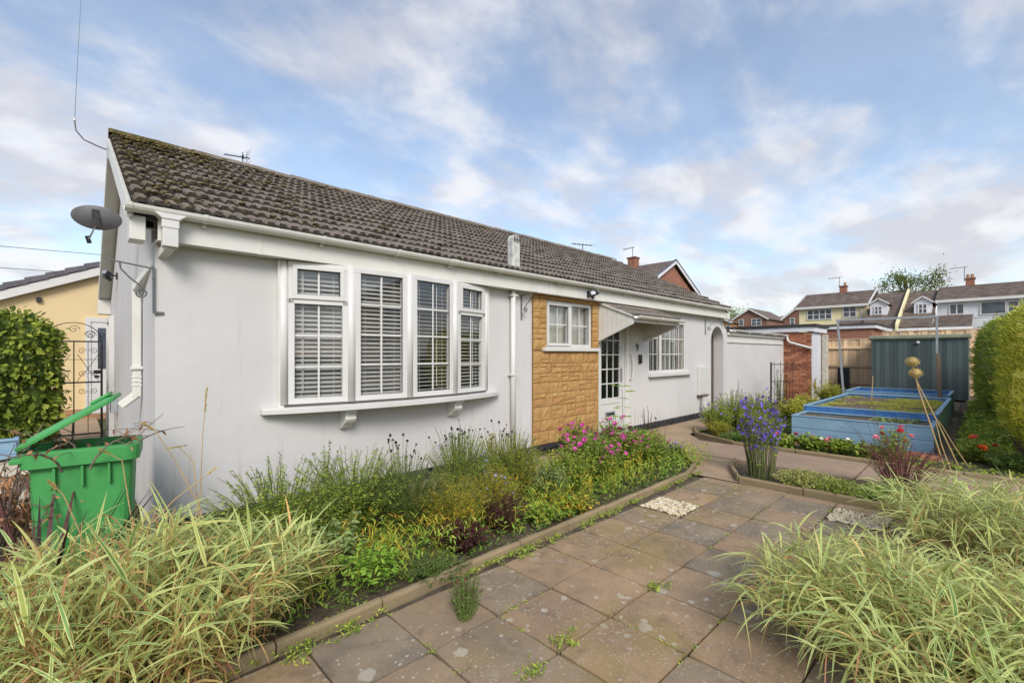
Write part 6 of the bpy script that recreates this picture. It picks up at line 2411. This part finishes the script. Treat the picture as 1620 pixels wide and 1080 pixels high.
plant('leafy_plant', 'broad grey green leaved plant in the middle of the herb clumps', 'plant', 0.85, -1.45, 0.40, 0.28, 26, 9, 0.10, 0.040, 'green_grey', up=0.5, droop=.5)
plant('leafy_plant', 'bright green leafy phlox at the front edge of the long bed', 'plant', 0.88, -1.86, 0.26, 0.24, 30, 14, 0.075, 0.024, 'green_bright', up=0.6, t0=0.4, droop=.3)
plant('low_weeds', 'thin low stems in front of the herb clumps', 'plant', 0.45, -1.65, 0.34, 0.34, 90, 16, 0.035, 0.010, 'green_a', 'dry_stem', up=.5)
plant('feathery_shrub', 'feathery green bush with small pale blue flowers under the bow window', 'plant', 1.55, -1.25, 0.60, 0.34, 150, 50, 0.034, 0.0045, 'green_b', up=0.5, nseg=2)
t, P = plant('feathery_shrub', 'feathery yellowing bush in the centre of the long bed', 'plant', 1.82, -1.50, 0.46, 0.32, 130, 46, 0.036, 0.006, 'yellow_leaf', up=0.5, nseg=2, extra=(('green_a', 30, .035, .005, .3, 'lance'),))
f_blue = [flower_mesh('flower', 0.014, M['f_blue'], 5), flower_mesh('flower', 0.011, M['f_blue'], 5)]
t, P = plant('feathery_shrub', 'tall feathery green bush with pale blue flowers in front of the black seedheads', 'plant', 2.20, -1.15, 0.72, 0.32, 150, 60, 0.036, 0.0055, 'green_a', up=0.5, nseg=2)
flowers(t, P, 26, f_blue, .7)
t, P = plant('feathery_shrub', 'feathery bush with yellow lower leaves and lilac flowers beside the downpipe', 'plant', 2.85, -1.20, 0.66, 0.30, 130, 56, 0.036, 0.0055, 'green_a', up=0.5, nseg=2, extra=(('yellow_leaf', 16, .05, .009, .1, 'lance'),))
flowers(t, P, 28, f_blue, .8)
t, P = plant('feathery_shrub', 'small yellow green feathery bush with pale blue flowers near the edging', 'plant', 2.25, -1.55, 0.46, 0.22, 80, 50, 0.036, 0.006, 'yellow_leaf', up=0.5, nseg=2, extra=(('green_a', 36, .035, .005, .3, 'lance'),))
flowers(t, P, 22, f_blue, .7)
black = [ball_mesh('seedhead', 0.0125, M['f_black'], 1, 1.3), ball_mesh('seedhead', 0.010, M['f_black'], 1, 1.2)]
for (x, y, r_, n, lab) in ((1.85, -0.62, .25, 22, 'black coneflower seedheads on bare stems, left group under the bow window'), (2.45, -0.72, .26, 34, 'black coneflower seedheads on bare stems, middle group in front of the wall'), (3.05, -0.72, .22, 24, 'black coneflower seedheads on bare stems, right group by the downpipe')):
    t, P = plant('coneflower', lab, 'plant', x, y, 0.70, r_, n, 9, 0.06, 0.016, 'green_b', 'stem', up=0.6, t0=0.05, hv=0.28, dome=.15, taper=.7, sr=(.0028, .0018))
    flowers(t, P, n, black, 1.0, 'seedhead', off=.0)
plant('red_stemmed_plant', 'tall plant with red brown stems and yellow top leaves by the downpipe', 'plant', 2.75, -0.95, 0.78, 0.10, 9, 40, 0.05, 0.014, 'yellow_leaf', 'brown_stem', up=.8, base_r=.05, extra=(('green_a', 30, .05, .014, .6, 'lance'), ('red_leaf', 12, .04, .012, .1, 'lance')))
plant('heuchera', 'low dark maroon leaved plant at the edge of the long bed', 'plant', 1.68, -1.80, 0.20, 0.22, 70, 8, 0.055, 0.040, 'maroon', 'brown_stem', 'round', up=.3)
plant('heuchera', 'dark maroon twiggy plant right of the yellowing bush', 'plant', 2.18, -1.75, 0.30, 0.20, 60, 12, 0.035, 0.018, 'maroon', 'brown_stem', up=.5)
plant('low_leafy_plant', 'low round leaved green plant right of the dark maroon plants', 'plant', 2.60, -1.82, 0.14, 0.22, 60, 6, 0.045, 0.040, 'green_a', shape='round', up=.4)
plant('blue_lobelia', 'low dark leaved edging plant with tiny blue flowers', 'plant', 1.30, -2.02, 0.12, 0.24, 90, 12, 0.03, 0.008, 'green_b', up=.4)
plant('green_shrub', 'yellow green bushy plant left of the magenta flowers', 'plant', 3.35, -1.50, 0.44, 0.30, 110, 24, 0.05, 0.022, 'green_a', up=.5, extra=(('yellow_leaf', 7, .045, .02, .2, 'lance'),))
plant('green_shrub', 'blue green bushy plant in the bed in front of the downpipe', 'plant', 3.05, -1.55, 0.36, 0.22, 70, 26, 0.04, 0.018, 'green_grey', up=.5)
plant('low_leafy_plant', 'loose reddish green low foliage between the bushes', 'plant', 2.95, -1.86, 0.16, 0.24, 60, 9, 0.045, 0.026, 'yellow_leaf', shape='round', up=.4, extra=(('green_b', 8, .04, .02, .1, 'round'),))
mag = [flower_mesh('flower', 0.034, M['f_magenta'], 7, .2, 2), flower_mesh('flower', 0.028, M['f_magenta'], 6, .3, 2), flower_mesh('flower', 0.022, M['f_magenta'], 6, .5, 1)]
for (x, y, h, r_, n, nf, lab) in ((3.85, -1.45, .55, .34, 120, 16, 'bushy green plant with magenta flowers, front left of the flowering group'), (4.45, -1.35, .62, .36, 130, 26, 'bushy green plant with many magenta flowers in the middle of the flowering group'),
                                  (4.35, -0.85, .60, .26, 60, 12, 'taller green plant with magenta flowers in front of the stone panel'), (4.95, -1.5, .45, .30, 110, 10, 'bushy green plant with magenta flowers next to the black trough')):
    t, P = plant('magenta_flowers', lab, 'flowering plant', x, y, h, r_, n, 26, 0.060, 0.017, 'green_a', up=.6, hv=.35, group='magenta flowering plants in the long bed', extra=(('green_b', 10, .07, .02, .1, 'lance'),))
    flowers(t, P, int(nf * 2.4), mag, .62, tilt=.7, off=.09, toward=(.7, 0), sc=(.8, 1.3))
t = thing('palmate_plant', 'tall stem with hand shaped bright green leaves in front of the door', 'plant', (5.42, -0.86, 0))
zz = [.45, .58, .70, .82, .95, 1.03]
MB().tube([(0, 0, 0), (.01, 0, .5), (.0, .01, 1.04)], 0.006, 6, .003).obj('stem', M['stem'], t)
for z in zz:
    for s_ in range(3):
        a0 = random.uniform(0, 6.28)
        c = np.array([math.cos(a0), math.sin(a0), .15]) * random.uniform(.06, .13) + np.array([0, 0, z])
        ang_ = a0 + np.linspace(-1.3, 1.3, 6)
        dd = np.stack([np.cos(ang_), np.sin(ang_), np.full(6, -.05)], 1)
        V, F, T = leaf_arrays(np.repeat(c[None], 6, 0), dd, 0.085, 0.026, 0.15, 3, 'lance', .2)
        link('leaf', quads_mesh('leaf', V, F, M['green_bright'], T), t)
plant('spiky_plant', 'slender brown spikes of seed pods in front of the wall between door and far window', 'plant', 6.05, -0.92, 1.0, 0.10, 7, 70, 0.022, 0.007, 'green_b', 'brown_stem', up=1.2, base_r=.04, hv=.5, sr=(.006, .003))
plant('green_shrub', 'mid green lower leaves around the spikes behind the black trough', 'plant', 5.75, -1.05, 0.36, 0.30, 80, 20, 0.06, 0.018, 'green_a', up=.6)
plant('green_shrub', 'grassy green foliage between the magenta flowers and the trough', 'plant', 5.15, -1.15, 0.40, 0.28, 80, 12, 0.15, 0.012, 'green_a', shape='blade', up=1.2)
tr = thing('plant_trough', 'black plastic trough with dry compost at the end of the long bed', 'trough', (5.62, -1.36, 0.0), R(-40))
shell([tapered(.38, .14, .44, .18, 0.0, .17, 2, .02)[0], tapered(.38, .14, .44, .18, 0, .17, 2, .02)[1], tapered(.36, .12, .41, .15, 0, .165, 2, .02)[1], tapered(.36, .12, .38, .13, 0.02, .165, 2, .02)[0]]).obj('trough', M['black_plastic'], tr)
MB().box(-.19, -.065, .10, .19, .065, .13).obj('compost', M['soil_dry'], tr)
bf_ = [flower_mesh('flower', 0.018, M['f_violet'], 5), flower_mesh('flower', 0.014, M['f_violet'], 5)]
t, P = plant('blue_lobelia', 'small plant with violet blue flowers at the tip of the long bed', 'flowering plant', 5.84, -1.46, 0.20, 0.15, 60, 10, 0.03, 0.009, 'green_b', up=.4)
flowers(t, P, 40, bf_, .9, off=.02)
t, P = plant('coneflower', 'thin stems with dark round seedheads standing behind the blue flowers', 'plant', 6.1, -1.1, 0.55, 0.16, 6, 5, .03, .008, 'green_b', 'brown_stem', hv=.3, sr=(.003, .002))
flowers(t, P, 6, black, 1.0, 'seedhead', off=0)
slt = MB().tube([(0, 0, 0), (0, 0, .12), (.09, 0, .12), (.09, 0, 0)], .004, 5)
pc = thing('paving_offcut', 'small pale stone offcut with a black wire hoop among the bushes', 'stone', (3.05, -1.05, 0.02), R(10))
MB().box(0, 0, 0, .16, .05, .14).obj('stone', M['concrete_post'], pc, bevel=.006)
MB().tube([(-.02, -.02, 0), (-.02, -.02, .17), (.15, -.02, .17), (.15, -.02, .10)], .005, 6).obj('wire', M['iron'], pc)
t, P = plant('joint_plant', 'small bushy green plant growing out of a paving joint', 'plant', 1.12, -2.58, 0.24, 0.10, 34, 40, 0.022, 0.007, 'green_b', 'stem', up=.6, base_r=.03, lean=(.05, .06), extra=(('red_leaf', 2, .03, .012, .8, 'lance'),))

# weeds and moss along joints, edging and wall foot
pts = []
for i in range(-6, 8):
    for k in range(26):
        y = -4.4 + 2.2 * random.random()
        if mnoise.noise(Vector((i * 3.1, y * 2.2, 0))) > 0.10:
            pts.append((GX + SZ * i + random.uniform(-.008, .008), y, .004))
for j in range(-1, 6):
    for k in range(70):
        x = -0.8 + 5.8 * random.random()
        if mnoise.noise(Vector((x * 2.2, j * 4.3, 5))) > 0.08:
            pts.append((x, GY - SZ * j + SZ + random.uniform(-.008, .008), .004))
tufts('joint_weeds', 'tiny green weeds and moss growing in the joints of the paving', 'weeds', pts, 0.006, 0.016, 0.008, 'green_a', 8, 'round', .5)
pts = []
for k in range(620):
    x = -0.8 + 6.0 * random.random()
    if mnoise.noise(Vector((x * 1.4, 2, 5))) > -0.12:
        pts.append((x, -2.19 + .012 * (x + .9) + random.uniform(-.035, .02) + (0.09 if random.random() < .4 else 0), .012))
tufts('edging_weeds', 'bright green weeds along the foot of the long bed edging', 'weeds', pts, 0.015, 0.026, 0.010, 'green_a', 6, 'lance', .6)
clx = [(0.35, -2.30), (0.62, -2.26), (1.95, -2.24), (2.3, -2.22), (2.75, -2.22), (3.15, -2.2), (3.6, -2.18), (1.1, -3.15), (1.35, -3.1), (0.95, -3.35), (2.2, -3.15)]
for k, (x, y) in enumerate(clx):
    pass
pts = [(x + random.gauss(0, .05), y + random.gauss(0, .03), .015) for x, y in clx for k in range(16)]
tufts('weed_tufts', 'small tufts of fresh green weeds on the paving', 'weeds', pts, 0.02, 0.030, 0.009, 'green_a', 6, 'lance', 1.0)
pts = [(random.uniform(-.5, 5.6), random.uniform(-2.02, -.9), .0) for k in range(1500)]
tufts('bed_ground_cover', 'low green seedlings covering the soil of the long bed', 'ground cover', pts, 0.05, 0.045, 0.012, 'green_b', 6, 'lance', .6)
pts = [(random.uniform(.15, 1.8), random.uniform(-.55, -.08), .0) for k in range(220)]
tufts('wall_foot_weeds', 'thin weeds at the foot of the front wall below the bow window', 'weeds', pts, 0.10, 0.05, 0.012, 'green_b', 7, 'lance', 1.0)
pts = [(random.uniform(4.0, 5.2), random.uniform(-.22, -.05), .02) for k in range(120)]
tufts('creeping_weed', 'creeping green weed along the plinth below the stone panel', 'weeds', pts, 0.03, 0.045, 0.016, 'green_b', 7, 'lance', .5)

pts = [(random.uniform(.3, 5.9), random.uniform(-1.98, -.85), .0) for k in range(1500)]
pts = [p_ for p_ in pts if p_[1] < -1.0 or p_[0] < 5]
tufts('undergrowth', 'leafy green undergrowth filling the long bed between the bushes', 'undergrowth', pts[:800], 0.24, 0.075, 0.012, 'green_a', 11, 'lance', 1.2)
tufts('yellow_undergrowth', 'yellow green undergrowth filling the long bed between the bushes', 'undergrowth', pts[800:1150], 0.16, 0.06, 0.016, 'green_bright', 8, 'lance', .9)
tufts('dry_undergrowth', 'yellow and straw coloured wiry growth among the herbs of the long bed', 'undergrowth', pts[1150:], 0.30, 0.08, 0.007, 'yellow_leaf', 12, 'lance', 1.2)
# ---------------- the island bed
vio = [flower_mesh('flower', 0.026, M['f_violet'], 5, .9), flower_mesh('flower', 0.021, M['f_violet'], 5, 1.1), flower_mesh('flower', 0.017, M['f_violet'], 5, .8)]
t, P = plant('bellflower', 'tall bellflower with violet blue flowers at the corner of the island bed', 'flowering plant', 5.55, -2.72, 1.05, 0.30, 34, 15, 0.055, 0.011, 'green_a', 'stem', up=.5, t0=.25, hv=.35, base_r=.15, dome=.2, sr=(.006, .003))
flowers(t, P, 210, vio, .42, tilt=1.3, off=.035)
t, P = plant('cream_ground_plant', 'cream and green variegated low plant in the island bed', 'plant', 5.42, -3.22, 0.20, 0.34, 200, 16, 0.026, 0.015, 'cream_leaf', shape='round', up=.5, base_r=.2, extra=(('green_a', 8, .03, .015, .1, 'round'),))
t, P = plant('cream_ground_plant', 'cream speckled green low plant next to the paving in the island bed', 'plant', 5.36, -3.55, 0.18, 0.28, 160, 16, 0.024, 0.013, 'green_a', shape='round', up=.5, base_r=.2, extra=(('cream_leaf', 8, .022, .014, .3, 'round'),))
plant('green_ground_plant', 'low fresh green plant between the cream plant and the red bush', 'plant', 5.42, -3.86, 0.18, 0.24, 120, 14, 0.035, 0.014, 'green_bright', up=.5, base_r=.15)
t, P = plant('red_bush', 'dark red leaved twiggy bush in the island bed', 'bush', 5.85, -3.98, 0.66, 0.40, 70, 26, 0.024, 0.011, 'red_leaf', 'brown_stem', up=.6, hv=.4, base_r=.08, sr=(.005, .002))
t, P = plant('red_bush', 'long bare purple stems rising above the dark red bush', 'plant', 5.88, -3.90, 1.05, 0.34, 9, 16, 0.018, 0.008, 'maroon', 'brown_stem', up=.6, hv=.15, base_r=.05, lean=(.05, .10), sr=(.0035, .0015))
pts = [(random.uniform(5.18, 6.1), random.uniform(-4.4, -2.45), 0) for k in range(260)]
tufts('island_ground_cover', 'low seedlings on the soil of the island bed', 'ground cover', pts, 0.02, 0.03, 0.012, 'green_b', 6, 'lance', .6)

# ---------------- beyond the cross path
for (x, y, h, r_, lab) in ((8.35, -1.05, .62, .36, 'leafy shrub with violet flowers left of the raised beds, nearest the path'), (9.3, -1.0, .78, .42, 'taller leafy shrub with violet flowers in front of the low white wall'), (10.4, -1.1, .70, .40, 'leafy shrub with violet flowers beside the black iron gate'), (8.9, -1.55, .45, .32, 'lower leafy shrub against the corner of the nearest raised bed')):
    t, P = plant('violet_shrub', lab, 'shrub', x, y, h, r_, 110, 34, 0.042, 0.018, 'green_a', up=.6, hv=.5, group='violet flowering shrubs by the low wall', extra=(('yellow_leaf', 6, .035, .012, .3, 'lance'),))
    flowers(t, P, 16, vio, .9, tilt=1., off=.04)
t, P = plant('tall_shoots', 'dark upright leafy shoots in front of the iron gate', 'plant', 12.6, -0.95, 1.05, 0.3, 20, 60, 0.05, 0.018, 'green_b', 'brown_stem', up=1.0)
t, P = plant('tall_shoots', 'tall thin leafy shoots against the middle of the low white wall', 'plant', 10.2, -0.75, 0.95, 0.14, 8, 60, 0.04, 0.012, 'green_b', 'brown_stem', up=1.0)
plant('orange_shrub', 'small orange leaved plant at the foot of the brick garage wall', 'plant', 14.8, -1.2, 0.95, 0.2, 18, 22, 0.06, 0.03, 'yellow_leaf', 'brown_stem', up=.4, t0=.6)
for (x, y, h, r_, lab) in ((11.2, -1.62, .55, .38, 'lime green shrub beside the middle raised bed'), (12.6, -1.55, .55, .40, 'second lime green shrub further along the middle raised bed'), (15.2, -1.45, .8, .36, 'lime and yellow shrub in front of the concrete post')):
    plant('lime_shrub', lab, 'shrub', x, y, h, r_, 90, 24, 0.07, 0.032, 'lime', up=.5, hv=.5)
plant('low_leafy_plant', 'yellow brown seeding plant at the corner of the side bed edging', 'plant', 7.95, -1.25, 0.30, 0.28, 90, 20, 0.035, 0.012, 'yellow_leaf', up=.6, extra=(('green_a', 14, .035, .014, .1, 'lance'),))
plant('low_leafy_plant', 'low dark green plant hanging over the edging of the side bed', 'plant', 7.62, -1.62, 0.18, 0.26, 80, 12, 0.04, 0.02, 'green_b', shape='round', up=.4)
plant('low_leafy_plant', 'fresh green low plant between the bellflower and the blue raised bed', 'plant', 7.9, -1.95, 0.20, 0.32, 90, 14, 0.05, 0.018, 'green_a', up=.6)
fp = [flower_mesh('flower', 0.04, M['f_pink'], 7, .4, 2)]
fr2 = [flower_mesh('flower', 0.04, M['f_red'], 7, .4, 2)]
fo = [flower_mesh('flower', 0.045, M['f_orange'], 8, .4, 2)]
fw_ = [flower_mesh('flower', 0.03, M['f_white'], 6, .4, 2)]
for (x, y, fl_, n, lab) in ((7.75, -2.35, fr2, 3, 'geranium with red flowers in front of the blue raised bed'), (7.85, -2.72, fp, 3, 'geranium with pink flowers in front of the blue raised bed'), (7.80, -3.10, fw_, 3, 'geranium with white flowers in front of the blue raised bed'), (7.65, -3.45, fp, 1, 'green geranium at the right of the geranium row')):
    t, P = plant('geranium', lab, 'flowering plant', x, y, 0.26, 0.24, 60, 12, 0.06, 0.05, 'green_a', shape='round', up=.4, hv=.4, group='geraniums in front of the raised bed', extra=(('green_b', 6, .05, .04, .1, 'round'),))
    flowers(t, P, n, fl_, 1.0, off=.03, sc=(1., 1.4), toward=(.4, 0))
t, P = plant('geranium', 'pink geranium standing tall behind the red bush', 'flowering plant', 7.55, -3.72, 0.55, 0.22, 34, 12, 0.05, 0.04, 'green_a', shape='round', up=.5, hv=.3)
flowers(t, P, 4, fp, 1.0, off=.02, sc=(1.0, 1.3), toward=(.5, 0))
flowers(t, P, 3, fr2, .8, off=.05, toward=(.5, 0))
t, P = plant('marigolds', 'orange flowering marigolds at the near end of the vegetable bed', 'flowering plant', 8.55, -4.50, 0.34, 0.26, 70, 16, 0.06, 0.02, 'green_a', up=.5)
flowers(t, P, 5, fo, 1.0, off=.03, toward=(.5, 0))
flowers(t, P, 3, fr2, 1.0, off=.03, toward=(.5, 0))
plant('green_shrub', 'leafy green plants beside the marigolds under the hedge', 'plant', 8.25, -4.85, 0.25, 0.3, 70, 12, 0.06, 0.022, 'green_b', up=.5)
pts = [(8.6 + 10.5 * random.random() ** 1.2, random.uniform(-4.86, -4.32), 0) for k in range(900)]
tufts('vegetable_rows', 'rows of low green vegetables between the side path and the hedge', 'vegetables', pts, 0.16, 0.11, 0.035, 'green_a', 7, 'lance', .8)
pts = [(random.uniform(9.85, 13.7), random.uniform(-4.0, -2.2), .440) for k in range(5200)]
pts = [p_ for p_ in pts if mnoise.noise(Vector((p_[0] * 1.3, p_[1] * 1.3, 4))) > -.12]
tufts('bed_moss', 'yellow green moss and seedlings covering the middle raised bed', 'moss', pts, 0.012, 0.030, 0.012, 'lime', 4, 'round', .5)
pts = [(random.uniform(8.9, 9.7), random.uniform(-3.85, -3.3), .37) for k in range(40)]
tufts('bed_seedlings', 'grey green seedlings at the right end of the nearest raised bed', 'seedlings', pts, 0.05, 0.06, 0.035, 'green_grey', 6, 'round', .5)
pts = [(7.42 + random.random() * .8, random.uniform(-6, -1.6), 0) for k in range(500)]
tufts('strip_ground_cover', 'low green growth filling the strip behind the far edging', 'ground cover', pts, 0.03, 0.045, 0.02, 'green_a', 6, 'lance', .5)
pts = [(7.9 + 8.2 * random.random(), random.uniform(-2.1, -.9), 0) for k in range(900)]
tufts('side_bed_ground_cover', 'low green growth under the shrubs of the side bed', 'ground cover', pts, 0.08, 0.07, 0.025, 'green_b', 6, 'lance', .6)

# dried alliums and canes
al = thing('dried_allium', 'two round straw coloured seedheads on long crossed dry stems', 'dried flower', (7.7, -4.2, 0))
hd_ = []
for (bx, by, hx, hy, hz) in ((.25, -.16, -.16, .27, 1.40), (-.02, -.04, -.15, .24, 1.25)):
    MB().tube([(bx, by, 0), (bx * .55 + hx * .45, by * .55 + hy * .45, hz * .42), (hx + .03, hy - .02, hz * .85), (hx, hy, hz)], .009, 6, .006).obj('stem', M['dry_stem'], al)
    n = 700
    v = rng.normal(0, 1, (n, 3))
    v = unit(v)
    V, F, T = leaf_arrays(np.zeros((n, 3)) + v * .008, v, 0.080 * (0.95 + .08 * rng.random(n)), 0.0045, 0, 2, 'blade', 1.0)
    V[:, 2] *= .85
    o = link('seedhead', quads_mesh('seedhead', V, F, M['varieg_pale'], T), al, (hx, hy, hz))
    link('seed_core', ball_mesh('seed_core', .062, M['allium'], 2, .85, .05), al, (hx, hy, hz))
for k, (p0, p1) in enumerate((((.35, -.25, 0), (.02, .02, .62)), ((-.12, -.1, 0), (.0, .05, .60)))):
    MB().tube([p0, tuple((a + b) / 2 + .02 for a, b in zip(p0, p1)), p1], .007, 6, .004).obj('broken_stem', M['dry_stem'], al)

# tree beyond the terrace
tt = thing('tree', 'dark leaved tree rising behind the dormer roofs', 'tree', (52, 0.2, 0))
MB().tube([(0, 0, 0), (.1, .1, 4), (0, -.1, 6.5), (.1, .2, 8.3)], .28, 8, .08).obj('trunk', M['bark'], tt)
lb_ = MB()
cl_ = []
for k in range(20):
    a = random.uniform(0, 6.28)
    z0 = random.uniform(4.5, 7)
    e = (math.cos(a) * random.uniform(.6, 2.1), math.sin(a) * random.uniform(.6, 2.1), z0 + random.uniform(.6, 1.7))
    lb_.tube([(0, 0, z0 - .6), (e[0] * .5, e[1] * .5, z0 + .2), e], .07, 5, .02)
    cl_.append(e)
lb_.obj('limbs', M['bark'], tt, kind='stuff')
cc = np.array(cl_)[rng.integers(0, 20, 5200)] + rng.normal(0, .33, (5200, 3))
V, F, T = leaf_arrays(cc, rng.normal(0, 1, (5200, 3)), .16, .09, .2, 2, 'round', 1.0)
link('crown', quads_mesh('crown', V, F, M['tree'], T), tt, kind='stuff')
tt = thing('tree', 'small pale bush top behind the distant brown brick gable', 'tree', (66, 20.0, 0))
MB().tube([(0, 0, 0), (0, 0, 6)], .2, 6, .08).obj('trunk', M['bark'], tt)
cc = rng.normal(0, 1, (1500, 3)) * np.array([.9, .9, .8]) + np.array([0, 0, 6.6])
V, F, T = leaf_arrays(cc, rng.normal(0, 1, (1500, 3)), .25, .12, .2, 2, 'round', 1.0)
link('crown', quads_mesh('crown', V, F, M['green_grey'], T), tt, kind='stuff')
